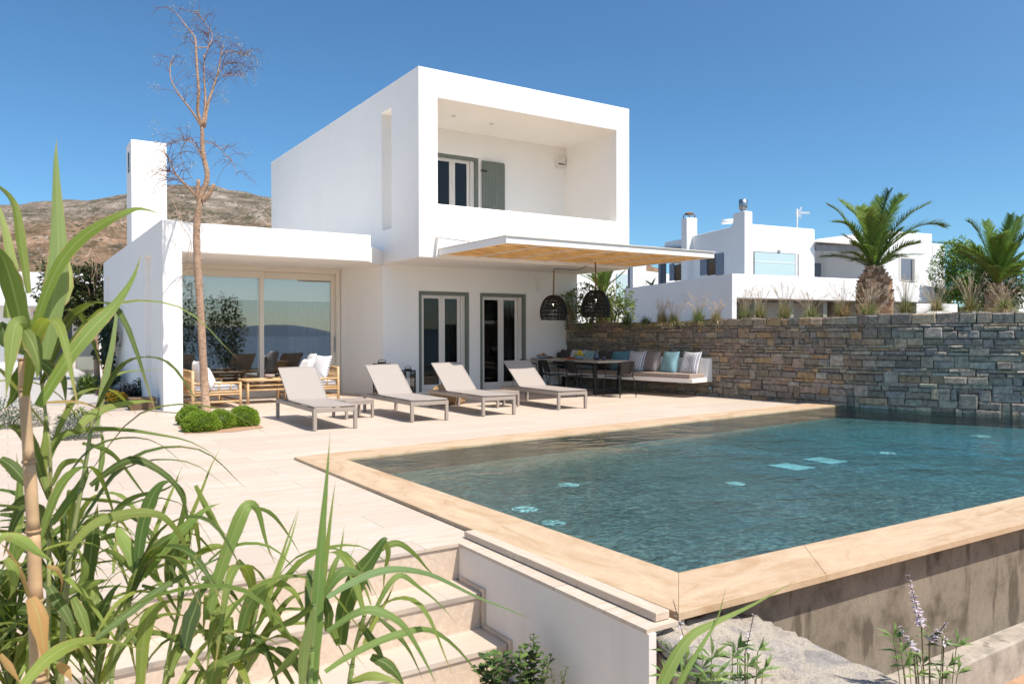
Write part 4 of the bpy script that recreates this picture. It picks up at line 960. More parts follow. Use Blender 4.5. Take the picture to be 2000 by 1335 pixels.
# ---------------------------------------------------------------- dining table and chairs
tx = Vector((math.cos(.0), math.sin(.0), 0)); ty_ = Vector((-tx.y, tx.x, 0)); T0 = Vector((10.88, 13.32, 0))
def tp(a, b, z): return T0+tx*a+ty_*b+Vector((0, 0, z))
table = thing('dining_table', 'long weathered board dining table on black steel frames', 'table', tp(.4, 1.1, 0))
k = MB(); TL, TW = 2.62, .90
for i in range(6):
    a0, a1 = TW*i/6+.0015, TW*(i+1)/6-.0015; P = [tp(a0, 0, 0), tp(a1, 0, 0), tp(a1, TL, 0), tp(a0, TL, 0)]; k.prism([(p.x, p.y) for p in P], .705, .752)
k.build('tabletop', M['tabletop'], table, bevel=.003)
for b in (.22, TL-.3):
    k = MB(); k.bar(tp(.06, b, .0425), tp(TW-.06, b, .0425), .07, .085); k.build('foot_rail', M['black'], table, bevel=.004)
    for a0, a1 in ((.12, .07), (TW-.12, TW-.07)):
        k = MB(); k.bar(tp(a0, b, .086), tp(a1, b, .70), .075, .075, tx); k.build('leg', M['black'], table, bevel=.004)
k = MB(); k.bar(tp(TW/2, .26, .66), tp(TW/2, TL-.34, .66), .05, .06); k.build('stretcher', M['black'], table)
def chair(label):
    r = thing('garden_chair', label, 'chair', (0, 0, 0), 'black metal chairs round the dining table')
    k = MB(); vs = []; fs = []; n = 8
    for j in range(n+1):
        for i in range(n+1):
            u, v = 2*i/n-1, 2*j/n-1; ww = .215-.02*(v < 0)*(-v); vs.append((u*ww, v*.21, .445-.012*(1-u*u)*(1-v*v)))
    for j in range(n):
        for i in range(n): q = j*(n+1)+i; fs.append((q, q+1, q+n+2, q+n+1))
    m = len(vs); k.add(vs+[(x, y, z-.008) for x, y, z in vs], fs+[tuple(m+q for q in f[::-1]) for f in fs], None, True); k.tube([(-.21, .21, .44), (.21, .21, .44), (.195, -.21, .44), (-.195, -.21, .44), (-.21, .21, .44)], .009, 6)
    k.build('seat', M['black'], r, False)
    k = MB(); vs = []; fs = []
    for j in range(7):
        for i in range(11):
            u = 2*i/10-1; t = j/6; vs.append((u*(.17+.03*t), -.215-.10*t+.05*u*u, .50+.26*t+.012*(1-u*u)*t))
    for j in range(6):
        for i in range(10): q = j*11+i; fs.append((q, q+1, q+12, q+11))
    m = len(vs); k.add(vs+[(x, y-.006, z) for x, y, z in vs], fs+[tuple(m+q for q in f[::-1]) for f in fs], None, True); k.build('backrest', M['black'], r, False)
    for s in (-1, 1):
        k = MB(); k.tube(curve([(s*.175, -.28, .70), (s*.245, -.15, .685), (s*.25, .10, .655), (s*.245, .19, .615), (s*.225, .195, .45)], 16), .010, 7); k.build('arm', M['black'], r, False)
        k = MB(); k.tube(curve([(s*.20, .16, .44), (s*.232, .205, .40), (s*.25, .235, 0)], 8), .0105, 7); k.build('leg', M['black'], r, False)
        k = MB(); k.tube(curve([(s*.165, -.285, .68), (s*.19, -.20, .44), (s*.215, -.22, .38), (s*.235, -.26, 0)], 10), .0105, 7); k.build('leg', M['black'], r, False)
    return r
c0 = chair('black metal armchair at the sunlit near end of the dining table'); c0.location = (10.98, 12.72, 0); c0.rotation_euler.z = .05
copy_thing(c0, (10.46, 13.42, 0), -1.62, 'black metal armchair at the table side, nearest the lounger end')
copy_thing(c0, (10.36, 14.22, 0), -1.80, 'black metal armchair in the middle of the table side')
copy_thing(c0, (10.30, 14.95, 0), -1.70, 'black metal armchair at the table side farthest back by the door')
# ---------------------------------------------------------------- things on the table
ZT_ = .753
def bowl(k, p, r, h, t=.008): k.lathe([(r*.35, 0), (r*.7, h*.35), (r, h), (r-t, h), (r*.68, h*.42), (r*.3, h*.15), (0, h*.15)], p, 22)
def onT(px, py):
    p = atz(px, py, ZT_); v = p-T0; a = min(TW-.08, max(.08, v.dot(tx))); b = min(TL-.08, max(.08, v.dot(ty_))); q = tp(a, b, ZT_); return q
p = onT(1044, 700); t_ = thing('bread_bowl', 'dark blue bowl heaped with bread at the far left table end', 'bowl', p); k = MB(); bowl(k, p, .17, .07); k.build('bowl', M['ceramic'], t_)
rr = random.Random(2)
for i in range(9):
    an = i*.75; rr_ = .09 if i < 6 else .03; k = MB(); k.blob(p+Vector((rr_*math.cos(an), rr_*math.sin(an), .075+(.03 if i >= 6 else 0))), (.05, .035, .028), .1, 8, 6, seed=i); tag(k.build('bread_roll', M['bread']), 'golden bread roll heaped in the dark blue bowl', 'bread', 'bread rolls in the bowl')
p = onT(1072, 699); t_ = thing('serving_platter', 'flat dark platter of meats beside the bread bowl', 'platter', p); k = MB(); k.lathe([(.10, 0), (.17, .015), (.165, .02), (.09, .008), (0, .008)], p, 22); k.build('plate', M['ceramic'], t_)
k = MB()
for i in range(16): k.blob(p+Vector((rr.uniform(-.1, .1), rr.uniform(-.1, .1), .03)), (.035, .03, .016), .2, 7, 5, seed=i)
k.build('sliced_food', M['redfood'], t_)
for px, r_, h, lab in ((1082, .055, .13, 'clear glass jar left of its twin on the dining table'), (1094, .05, .115, 'clear glass jar right of its twin on the dining table')):
    p = onT(px, 697); k = MB(); k.lathe([(r_, 0), (r_, h), (r_-.004, h), (r_-.004, .006), (0, .006)], p, 18); tag(k.build('glass_jar', M['clearglass']), lab, 'jar', 'glass jars on the table')
p = onT(1112, 702); t_ = thing('cutting_board', 'thin wooden board with red tomatoes in front of the fruit bowl', 'board', p)
k = MB(); q = [p+tx*a+ty_*b for a, b in ((-.10, -.2), (.10, -.2), (.10, .2), (-.10, .2))]; k.prism([(v.x, v.y) for v in q], ZT_, ZT_+.016); k.build('board', M['bread'], t_, bevel=.003)
for i in range(8):
    k = MB(); k.blob(p+ty_*(-.15+.04*i)+tx*rr.uniform(-.05, .05)+Vector((0, 0, .036)), .024, .03, 8, 6, seed=i); tag(k.build('tomato', M['redfood']), 'red tomato lying on the thin wooden board', 'tomato', 'tomatoes on the board')
p = onT(1132, 702); t_ = thing('fruit_bowl', 'white blue bowl piled with lemons and grapes', 'bowl', p); k = MB(); bowl(k, p, .165, .085); k.build('bowl', M['ceramic'], t_)
for i, (a, b, h, m) in enumerate(((-.05, 0, .12, 'lemon'), (.05, .03, .125, 'lemon'), (.0, -.06, .115, 'lemon'), (.02, .02, .175, 'lemon'), (.08, -.05, .115, 'lime'), (-.09, -.05, .11, 'lime'), (-.07, .07, .11, 'lime'), (.06, .09, .11, 'lime'))):
    k = MB(); k.blob(p+Vector((a, b, h)), (.05, .04, .037) if m == 'lemon' else .036, .03, 10, 8, seed=i)
    tag(k.build('lemon' if m == 'lemon' else 'green_fruit', M[m]), 'yellow lemon piled in the fruit bowl' if m == 'lemon' else 'small green fruit at the rim of the fruit bowl', 'fruit', 'lemons in the fruit bowl' if m == 'lemon' else 'green fruit in the bowl')
p = onT(1165, 703); t_ = thing('flower_vase', 'blue glass vase with thin dry sprigs on the table', 'vase', p); k = MB(); k.lathe([(.055, 0), (.075, .04), (.078, .09), (.05, .15), (.032, .20), (.04, .23), (.036, .23), (.028, .2), (.045, .15), (.07, .09), (.065, .03), (0, .012)], p, 20); k.build('vase_body', M['darkglass'], t_)
k = MB()
for i in range(16):
    an = rr.uniform(0, 6.28); s = rr.uniform(.03, .14); q = p+Vector((0, 0, .2)); e = q+Vector((s*math.cos(an), s*math.sin(an), rr.uniform(.12, .3))); k.tube(curve([q, q.lerp(e, .5)+Vector((0, 0, .04)), e], 6), .0022, 4, (.30, .20, .13))
    for j in range(5): k.leaf(q.lerp(e, rr.uniform(.5, 1)), (rr.uniform(-1, 1), rr.uniform(-1, 1), rr.uniform(0, 1)), (0, 0, 1), .03, .012, vary((.35, .28, .22)))
k.build('dry_sprigs', M['grasscol'], t_)
p = onT(1179, 703); k = MB(); k.lathe([(.035, 0), (.055, .03), (.058, .085), (.054, .085), (.05, .03), (0, .01)], p, 18); tag(k.build('dark_cup', M['darkglass']), 'dark glass cup standing right of the vase', 'cup')
# ---------------------------------------------------------------- bamboo seats by the big window
def bamboo_sofa(k2, label, u0, u1, v0, v1, back_low):
    # back_low True: backrest along u0, sitter looks to +u
    r = thing('bamboo_sofa', label, 'sofa', ((u0+u1)/2, (v0+v1)/2, 0), 'bamboo seats on the porch'); f = .023
    ub, uf = (u0, u1) if back_low else (u1, u0); s = 1 if back_low else -1
    k = MB()
    for v in (v0, v1):
        for z in (.46, .30, .255, .12): k.tube([(ub, v, z), (uf, v, z)], f if z > .4 else f*.85, 7)
        for t in (.28, .55, .8): k.tube([(ub+(uf-ub)*t, v, .30), (ub+(uf-ub)*t, v, .46)], .011, 6)
        k.tube([(ub+(uf-ub)*.55, v, .12), (ub+(uf-ub)*.55, v, .25)], .011, 6)
    for z in (.30, .255, .12): k.tube([(uf, v0, z), (uf, v1, z)], f*.85, 7); k.tube([(ub, v0, z), (ub, v1, z)], f*.85, 7)
    for i in range(9): u = ub+(uf-ub)*(i+.5)/9; k.tube([(u, v0, .285), (u, v1, .285)], .014, 5)
    k.build('seat_frame', M['bamboo'], r)
    k = MB(); n = int((v1-v0)/.075)
    for z in (.68, .50): k.tube([(ub, v0, z), (ub, v1, z)], f*.9, 7)
    for i in range(1, n): v = v0+(v1-v0)*i/n; k.tube([(ub, v, .30), (ub, v, .68)], .012, 5)
    k.build('backrest', M['bamboo'], r)
    for u, h in ((ub, .70), (uf, .475)):
        for v in (v0, v1):
            k = MB(); k.tube([(u, v, 0), (u, v, .18), (u, v, .19), (u, v, h)], [.027, .027, .029, .026], 8); k.build('leg', M['bamboo'], r)
    k = MB(); k.box(min(ub, uf)+.03, max(ub, uf)-.02, v0+.03, v1-.03, .325, .41); tag(k.build('seat_cushion', M['cushion_white'], None, bevel=.03, segs=3), k2, 'cushion', 'white seat pads on the bamboo seats')
    return r
bamboo_sofa('white seat pad on the bamboo seat behind the tree trunk', 'bamboo seat with slatted back half hidden by the white pillar', 2.80, 3.63, 14.88, 16.42, True)
bamboo_sofa('white seat pad on the bamboo seat behind the first lounger', 'bamboo seat behind the first lounger facing left', 4.86, 5.66, 15.25, 16.62, False)
def loose(c, right, upv, size, m, lab, th=.16, seed=0, pom=False):
    k = MB(); pillow(k, c, right, upv, size, th, size, seed, .08); o = tag(k.build('throw_pillow', M[m]), lab, 'pillow', 'white throw pillows on the bamboo seats')
    if pom:
        k = MB(); rgt = Vector(right).normalized(); u = Vector(upv).normalized()
        for i in range(9): k.blob(Vector(c)+rgt*size*.47+u*size*(-.46+.92*i/8), .012, 0, 6, 4)
        k.build('pompom_trim', M['pompom'], o)
M['pompom'] = simple('navy_pompom', (.03, .04, .16), bmp=0)
loose((2.98, 15.25, .64), (0, 1, 0), (-.25, 0, 1), .48, 'cushion_white', 'white pillow leaning on the back of the left bamboo seat', seed=1, pom=True)
loose((3.08, 15.0, .58), (.35, 1, 0), (-.5, 0, 1), .42, 'motif', 'blue flecked pillow low against the left bamboo arm', seed=2, pom=True)
loose((5.42, 15.55, .68), (.3, -1, 0), (.30, .05, 1), .50, 'cushion_white', 'plain white pillow on the right bamboo seat with navy pompoms', seed=3, pom=True)
loose((5.36, 16.05, .72), (-.1, -1, 0), (.28, 0, 1), .50, 'motif', 'blue flecked pillow standing highest on the right bamboo seat', seed=4)
loose((5.18, 15.85, .64), (.2, -1, .05), (.45, 0, 1), .46, 'cushion_white', 'plain white pillow in front of the flecked one on the right seat', seed=5)
bt = thing('bamboo_table', 'slatted bamboo coffee table between the two bamboo seats', 'coffee table', (4.27, 15.68, 0))
k = MB()
for i in range(17): v = 15.37+.62*i/16; k.tube([(3.86, v, .455), (4.68, v, .455)], .02, 6)
k.build('top', M['bamboo'], bt)
k = MB()
for v in (15.40, 15.96):
    for z in (.36, .27): k.tube([(3.9, v, z), (4.64, v, z)], .016, 6)
for u in (3.9, 4.64):
    for z in (.36, .27): k.tube([(u, 15.40, z), (u, 15.96, z)], .016, 6)
for i in range(8): v = 15.44+.48*i/7; k.tube([(3.9, v, .285), (4.64, v, .285)], .012, 5)
k.build('shelf', M['bamboo'], bt)
for u in (3.9, 4.64):
    for v in (15.40, 15.96): k = MB(); k.tube([(u, v, 0), (u, v, .44)], .026, 8); k.build('leg', M['bamboo'], bt)
k = MB(); k.lathe([(.03, 0), (.09, .02), (.10, .06), (.085, .085), (.075, .08), (.085, .055), (0, .02)], (4.38, 15.62, .477), 16); tag(k.build('clay_bowl', M['seatpad']), 'small clay bowl on the bamboo coffee table', 'bowl')
bp2 = thing('bud_vase', 'small bottle with a green sprig on the bamboo table', 'vase', (4.60, 15.52, .477)); k = MB(); k.lathe([(.03, 0), (.032, .06), (.014, .09), (.014, .12), (0, .12)], (4.60, 15.52, .477), 12); k.build('bottle', M['darkglass'], bp2)
k = MB()
for i in range(14): k.leaf((4.60, 15.52, .59), (rr.uniform(-1, 1), rr.uniform(-1, 1), rr.uniform(.4, 1.6)), (0, 0, 1), .09, .02, vary((.10, .14, .05)))
k.build('sprig', M['leafcol'], bp2)
# ---------------------------------------------------------------- lanterns, boulder, basket
def lantern(p, w, h, label):
    r = thing('lantern', label, 'lantern', p, 'black lanterns by the house wall'); p = Vector(p); e = .012
    for sx in (-1, 1):
        for sy in (-1, 1): k = MB(); k.bar(p+Vector((sx*w/2, sy*w/2, .02)), p+Vector((sx*w/2, sy*w/2, h)), .024, .024); k.build('post', M['black'], r)
    k = MB(); k.box(p.x-w/2-e, p.x+w/2+e, p.y-w/2-e, p.y+w/2+e, p.z, p.z+.02); k.build('base', M['black'], r)
    k = MB(); k.box(p.x-w/2-e, p.x+w/2+e, p.y-w/2-e, p.y+w/2+e, p.z+h, p.z+h+.03); k.box(p.x-w/4, p.x+w/4, p.y-w/4, p.y+w/4, p.z+h+.03, p.z+h+.06); k.build('lid', M['black'], r)
    k = MB(); k.tube(curve([p+Vector((-w*.3, 0, h+.03)), p+Vector((-w*.25, 0, h+.10)), p+Vector((w*.25, 0, h+.10)), p+Vector((w*.3, 0, h+.03))], 9), .007, 6); k.build('handle', M['black'], r)
    k = MB()
    for sx in (-1, 1): k.box(p.x+sx*w/2-.003, p.x+sx*w/2+.003, p.y-w/2+.012, p.y+w/2-.012, p.z+.03, p.z+h-.01); k.box(p.x-w/2+.012, p.x+w/2-.012, p.y+sx*w/2-.003, p.y+sx*w/2+.003, p.z+.03, p.z+h-.01)
    k.build('glass', M['clearglass'], r); k = MB(); k.tube([p+Vector((0, 0, .02)), p+Vector((0, 0, .2))], .04, 12); k.build('candle', M['cushion_white'], r)
q = aty(746, 712, 15.45); lantern((q.x, q.y, 0), .27, q.z, 'tall black lantern showing above the second lounger backrest')
q = aty(797, 723, 15.62); lantern((q.x, q.y, 0), .23, q.z-.02, 'lower black lantern against the white wall between two loungers')
q = atz(832, 770, 0); k = MB()
for i in range(3):
    vs0 = len(k.v); k.blob((0, 0, 0), 1, 0, 26, 18)
k = MB(); k.blob((0, 0, 0), 1, 0, 40, 26); c_ = Vector((7.17, 13.28, .20))
for i, v in enumerate(k.v):
    d = mn.fractal(v*1.3+Vector((4, 1, 2)), 1, 2, 5)*.32; v2 = v*(1+d); k.v[i] = Vector((c_.x+v2.x*.36, c_.y+v2.y*.27, max(0, c_.z+v2.z*.25)))
tag(k.build('boulder', M['rock']), 'rugged ochre boulder on the terrace between the second and third lounger', 'rock')
k = MB(); q = Vector((2.06, 15.52, 0)); b_ = thing('wicker_box', 'low brown woven box against the shaded side wall', 'basket', q)
k.box(q.x-.22, q.x+.20, q.y-.17, q.y+.17, 0, .19)
for i in range(6): k.box(q.x-.226, q.x+.206, q.y-.176, q.y+.176, .012+.03*i, .03+.03*i)
k.build('body', M['basket'], b_, bevel=.006); k = MB(); k.box(q.x-.235, q.x+.215, q.y-.185, q.y+.185, .192, .215); k.build('lid', M['basket'], b_, bevel=.006)
# ---------------------------------------------------------------- neighbouring house
nb = thing('neighbour_house', 'white stepped house with grey blue shutters up behind the stone wall', 'house', at(1560, 640, 37))
def XY(v): return (v.x, v.y)
GZ = 1.0
def block(name, pts, top, m='white_far', z0=GZ):
    k = MB(); k.prism([XY(p) for p in pts], z0, top); return k.build(name, M[m], nb, bevel=.05)
A0, A1 = at(1454, 500, 36.5), at(1591.5, 500, 38.6); A2 = at(1340, 500, 41.8); A3 = A2+(A1-A0)
ztop = at(1454, 436, 36.5).z
block('main_block', [A0, A1, A3, A2], ztop)
def panel(name, m, rect, P, Q, proud=.03, th=.06, parent=None, bev=0):
    x0, x1, y0, y1 = rect; a, b = atp(x0, (y0+y1)/2, P, Q), atp(x1, (y0+y1)/2, P, Q); xm = (x0+x1)/2
    zt, zb = atp(xm, y0, P, Q).z, atp(xm, y1, P, Q).z; d = Vector((b.x-a.x, b.y-a.y, 0)).normalized(); n = Vector((d.y, -d.x, 0))
    if n.dot(FWD) > 0: n = -n
    q = [a+n*proud, b+n*proud, b+n*(proud-th), a+n*(proud-th)]; k = MB(); k.prism([XY(p) for p in q], zb, zt)
    return k.build(name, M[m], parent or nb, bevel=bev)
dn = (A1-A0).normalized()
# chimney flush with the corner
c0_, c1_ = at(1454, 500, 36.46), at(1470, 500, 36.7); cb = (A2-A0).normalized()
cz = at(1454, 411.5, 36.5).z; ch2 = block('chimney', [c0_, c1_, c1_+cb*1.0, c0_+cb*1.0], cz)
cc = (c0_+c1_)/2+cb*.45; k = MB(); zz = cz
k.tube([(cc.x, cc.y, zz), (cc.x, cc.y, zz+.2)], .13, 14); k.lathe([(.18, .14), (.20, .15), (.20, .58), (.185, .585), (.18, .60), (.19, .61), (0, .615)], (cc.x, cc.y, zz), 20); k.build('chimney_cowl', M['steel'], ch2)
c0_, c1_ = at(1341, 470, 41.0), at(1362, 470, 41.3); z2 = at(1350, 424, 41).z; ch3 = block('chimney', [c0_, c1_, c1_+cb*.6, c0_+cb*.6], z2, z0=4)
cc = (c0_+c1_)/2+cb*.3; k = MB()
for sx in (-.2, .2):
    for sy in (-.2, .2): k.tube([(cc.x+sx, cc.y+sy, z2), (cc.x+sx, cc.y+sy, z2+.2)], .03, 5)
k.lathe([(.34, .2), (.30, .26), (.05, .33), (0, .34)], (cc.x, cc.y, z2), 4); k.build('chimney_cap', M['basket'], ch3)
# large blinded window with deep frame
w_ = panel('window', 'greybeam', (1471, 1560, 493, 540), A0, A1, .01, .08); panel('pane', 'aquapane', (1473, 1552, 494.5, 540), A0, A1, .035, .02, w_); panel('blind_rail', 'white_far', (1473, 1552, 511.5, 513), A0, A1, .045, .01, w_)
panel('window_reveal', 'white_far', (1552.5, 1556, 495, 540), A0, A1, .05, .03, w_)
k = MB(); wl = atp(1521, 489, A0, A1); k.blob(wl, (.12, .12, .1), 0, 10, 8); k.build('wall_lamp', M['frame_white'], nb)
# long balcony parapet
P0, P1, P2_ = at(1430, 540, 33), at(1862, 540, 39.5), at(1219, 540, 43.9)
zt0 = at(1430, 534, 33).z; zb0 = at(1430, 582, 33).z
def slab(name, a, b, z0, z1, th, m='white_far', back=cb, zb=None):
    k = MB(); q = [a, b, b+back*th, a+back*th]; zz_ = [z1, zb if zb is not None else z1, zb if zb is not None else z1, z1]
    k.prism([XY(p) for p in q], z0, zz_); return k.build(name, M[m], nb, bevel=.04)
Pm = at(1738, 540, 37.0); fr = (P1-P0).normalized(); Pm = P0+fr*(Pm-P0).length
slab('parapet', P0, Pm, zb0, zt0, .25)
slab('parapet', Pm+fr*.01, P1, zb0, at(1800, 547, 38.2).z, .25, zb=at(1860, 566, 39.5).z)
k = MB(); sd = (P2_-P0).normalized(); q = [P0, P2_, P2_+dn*.25, P0+dn*.25]; k.prism([XY(p) for p in q], GZ, zt0-.005); k.build('side_parapet', M['white_far'], nb)
k = MB(); q = [P0+cb*.26+fr*.3, P1+cb*.26, P1+cb*9, P0+sd*9+fr*.5]; k.prism([XY(p) for p in q], zb0-.02, zb0+.25); k.build('terrace_slab', M['greybeam'], nb)
k = MB(); q = [P0+sd*3.2+fr*.4, P1+cb*3.2, P1+cb*3.4, P0+sd*3.4+fr*.4]; k.prism([XY(p) for p in q], GZ, zb0-.03); k.build('undercroft_wall', M['interior'], nb)
for i in range(6): q = P0+fr*(1.6+2.1*i)+cb*.5; k = MB(); k.box(q.x-.14, q.x+.14, q.y-.14, q.y+.14, GZ, zb0-.025); k.build('undercroft_post', M['greenlight'], nb)
q = at(1690, 596, 33); k = MB(); k.prism([XY(p) for p in (at(1790, 596, 35), at(1870, 596, 36), at(1870, 596, 37.5), at(1790, 596, 36.5))], GZ, at(1800, 592, 35).z); k.build('garden_wall', M['white_far'], nb)
# left face windows with shutters
for (a, b, y0, y1, l, r_) in ((1369, 1414, 496, 537, 1382, 1400), (1309, 1340, 515, 548, 1318, 1332)):
    f = panel('window', 'darkpane', (l, r_, y0+1, y1), A2, A0, .01, .05); panel('shutter', 'greyblue', (a, l, y0, y1), A2, A0, .06, .05, f); panel('shutter', 'greyblue', (r_, b, y0-1, y1), A2, A0, .06, .05, f)
lb0, lb1 = at(1262, 484, 46), at(1345, 484, 41.5); k = MB(); q = [lb0, lb1, lb1+dn*1.4, lb0+dn*2.5]; za, zb_ = at(1262, 483, 46).z, at(1345, 481, 41.5).z
k.prism([XY(p) for p in q], min(za, zb_)-.15, [za, zb_, zb_+.1, za+.1]); k.build('side_canopy', M['greybeam'], nb)
k = MB(); q = [at(1298, 470, 46), at(1346, 470, 42.2), at(1346, 470, 42.2)+dn*4, at(1298, 470, 46)+dn*4]; k.prism([XY(p) for p in q], 5.5, [at(1298, 473, 46).z, at(1346, 464, 42.2).z, 6.6, 6.6]); k.build('rear_block', M['white_far'], nb)
k = MB()
for x in (1290, 1297): q = at(x, 530, 45); k.box(q.x-.09, q.x+.09, q.y-.09, q.y+.09, GZ, at(x, 486, 45).z)
k.build('canopy_post', M['greyblue'], nb)
# right hand porch and block
B0, B1 = at(1716, 500, 38.6), at(1846, 500, 41.0); bn = (B1-B0).normalized(); B0b = B0
zr = at(1780, 449, 39.6).z
Bs = atp(1821, 470, B0, B1); Bs = Vector((Bs.x, Bs.y, 0))
k = MB(); q = [B0, Bs, Bs+cb*6, B0+cb*6]; k.prism([XY(p) for p in q], GZ, [at(1716, 449, 38.6).z, at(1821, 456, 40.4).z, zr, zr]); k.build('right_block', M['white_far'], nb, bevel=.06)
k = MB(); q = [Bs+bn*.003, Vector((B1.x, B1.y, 0)), Vector((B1.x, B1.y, 0))+cb*5, Bs+bn*.003+cb*5]; k.prism([XY(p) for p in q], GZ, at(1838, 477, 40.9).z); k.build('low_block', M['white_far'], nb, bevel=.06)
f = panel('window', 'frame_white', (1755.5, 1787, 502, 549), B0, B1, .03, .05); panel('shutter', 'greyblue', (1759, 1778, 505, 546), B0, B1, .045, .02, f); panel('shutter_edge', 'greybeam', (1778.3, 1783, 506, 548), B0, B1, .10, .09, f)
C0, C1 = at(1590, 500, 42.5), at(1724, 500, 42.5)
k = MB(); q = [C0, C1, C1+cb*.3, C0+cb*.3]; k.prism([XY(p) for p in q], GZ, at(1650, 470, 42.5).z); k.build('porch_wall', M['white_far'], nb)
f = panel('porch_door', 'white_far', (1646, 1682, 502, 545), C0, C1, .06, .06); panel('shutter', 'greyblue', (1651, 1676, 508, 545), C0, C1, .09, .04, f)
f = panel('window', 'greyblue', (1590, 1603, 514, 540), C0, C1, .05, .05)
R0, R1 = at(1592, 470, 38.3), at(1720, 480, 38.5)
k = MB(); za, zb_ = at(1592, 468, 38.3).z, at(1720, 477, 38.5).z
r2, r3 = at(1600, 455, 43), at(1735, 447, 43); k.add([R0.to_tuple()[:2]+(za,), R1.to_tuple()[:2]+(zb_,), r3.to_tuple()[:2]+(r3.z-.1,), r2.to_tuple()[:2]+(r2.z-.7,), R0.to_tuple()[:2]+(za-.1,), R1.to_tuple()[:2]+(zb_-.1,), r3.to_tuple()[:2]+(r3.z-.2,), r2.to_tuple()[:2]+(r2.z-.8,)], [(0, 1, 2, 3), (7, 6, 5, 4), (0, 4, 5, 1), (1, 5, 6, 2), (2, 6, 7, 3), (3, 7, 4, 0)])
k.build('porch_roof', M['soffit'], nb)
k = MB(); a, b = at(1592, 484, 38.7), at(1722, 487, 38.9); k.bar((a.x, a.y, a.z), (b.x, b.y, a.z-.02), .2, .28)
for i in range(12): q = a.lerp(b, (i+.5)/12); k.bar((q.x, q.y, a.z+.22), (q.x+cb.x*3, q.y+cb.y*3, a.z+.5), .09, .12)
k.build('porch_beam', M['greybeam'], nb)
# aerial on the roof
an_ = at(1557, 450, 39.5); r = thing('roof_aerial', 'thin television aerial standing on the neighbouring flat roof', 'aerial', (an_.x, an_.y, ztop))
k = MB(); zt_a = at(1557, 408, 39.5).z; k.tube([(an_.x, an_.y, ztop-.3), (an_.x, an_.y, zt_a)], .035, 6); k.build('mast', M['frame_white'], r)
k = MB(); z = at(1557, 416, 39.5).z; rgt = Vector((math.cos(YAW), -math.sin(YAW), 0)); o_ = Vector((an_.x, an_.y, z)); k.tube([o_-rgt*.1, o_+rgt*.62+Vector((0, 0, .02))], .02, 5)
for i in range(6): q = o_+rgt*(.15+.09*i); k.tube([q+Vector((0, 0, -.08))-FWD*.1, q+Vector((0, 0, .08))+FWD*.1], .012, 4)
for s in (-1, 1): k.tube([o_, o_+rgt*.22+Vector((0, 0, .3*s))], .02, 5); k.tube([o_+rgt*.05+Vector((0, 0, .12*s)), o_+rgt*.26+Vector((0, 0, .12*s))], .014, 4)
k.build('antenna', M['frame_white'], r)
# roof tank glimpsed behind the parapet
sp_ = at(1432, 432, 41); t_ = thing('roof_water_heater', 'pale cylinder lying behind the roof edge left of the steel topped chimney', 'water heater', sp_); k = MB(); k.tube([sp_, sp_-rgt*.5+FWD*.3], .13, 12); k.build('tank', M['white_far'], t_)
k = MB(); k.bar(sp_+Vector((0, 0, -.7)), sp_, .06, .06); k.build('bracket', M['steel'], t_)
# far white house glimpsed under the canopy
fh = thing('far_house', 'plain white house glimpsed under the right end of the canopy', 'house', at(1235, 560, 58))
k = MB(); a, b, c_ = at(1120, 540, 56), at(1262, 540, 60), at(1330, 540, 66); bk = FWD*8
k.prism([XY(p) for p in (a, b, b+bk, a+bk)], GZ-1, at(1200, 505, 57).z); k.prism([XY(p) for p in (b+rgt*.01, c_, c_+bk, b+rgt*.01+bk)], GZ-1, [at(1262, 529, 60).z, at(1330, 538, 66).z, at(1262, 533, 60).z, at(1262, 533, 60).z]); k.build('wall', M['white_far'], fh)
k = MB(); q = at(1213, 560, 55.5); k.box(q.x-.5, q.x+.5, q.y-.1, q.y, q.z-1.4, q.z+.9); k.build('window', M['aquapane'], fh)
q = at(1231, 545, 50); po = MB(); po.box(q.x-.12, q.x+.12, q.y-.12, q.y+.12, GZ, at(1231, 500, 50).z); tag(po.build('grey_post', M['greyblue']), 'dark grey upright post in front of the far white house', 'post')
# low annex at the far left
ax = thing('garden_annex', 'low white flat roofed annex with sage panel at far left', 'house', at(100, 700, 31))
a, b = at(-160, 600, 29.5), at(214, 600, 32.5); d_ = (b-a).normalized(); bk = Vector((-d_.y, d_.x, 0)); zt_, zs = at(100, 530, 31).z, at(150, 598, 32).z
k = MB(); k.prism([XY(p) for p in (a, b, b+bk*5, a+bk*5)], zs, zt_); k.build('roof_band', M['white_far'], ax)
k = MB(); k.prism([XY(p) for p in (a+bk*1.2, b+bk*1.2, b+bk*5, a+bk*5)], -.5, zs-.004); k.build('wall', M['white'], ax)
PA, PB = a+bk*1.2, b+bk*1.2
def panel2(name, m, rect, proud, th, parent):
    x0, x1, y0, y1 = rect; p, q = atp(x0, 660, PA, PB), atp(x1, 660, PA, PB); xm = (x0+x1)/2; z1, z0_ = atp(xm, y0, PA, PB).z, atp(xm, y1, PA, PB).z
    w4 = [p-bk*proud, q-bk*proud, q-bk*(proud-th), p-bk*(proud-th)]; k = MB(); k.prism([XY(v) for v in w4], z0_, z1); return k.build(name, M[m], parent)
f = panel2('glazed_door', 'frame_beige', (60, 150, 604, 724), .03, .06, ax); panel2('pane', 'darkpane', (66, 141, 608, 719), .05, .03, f)
panel2('sliding_panel', 'greenlight', (149, 190, 604, 722), .10, .05, ax)
gs = at(60, 740, 27); k = MB()

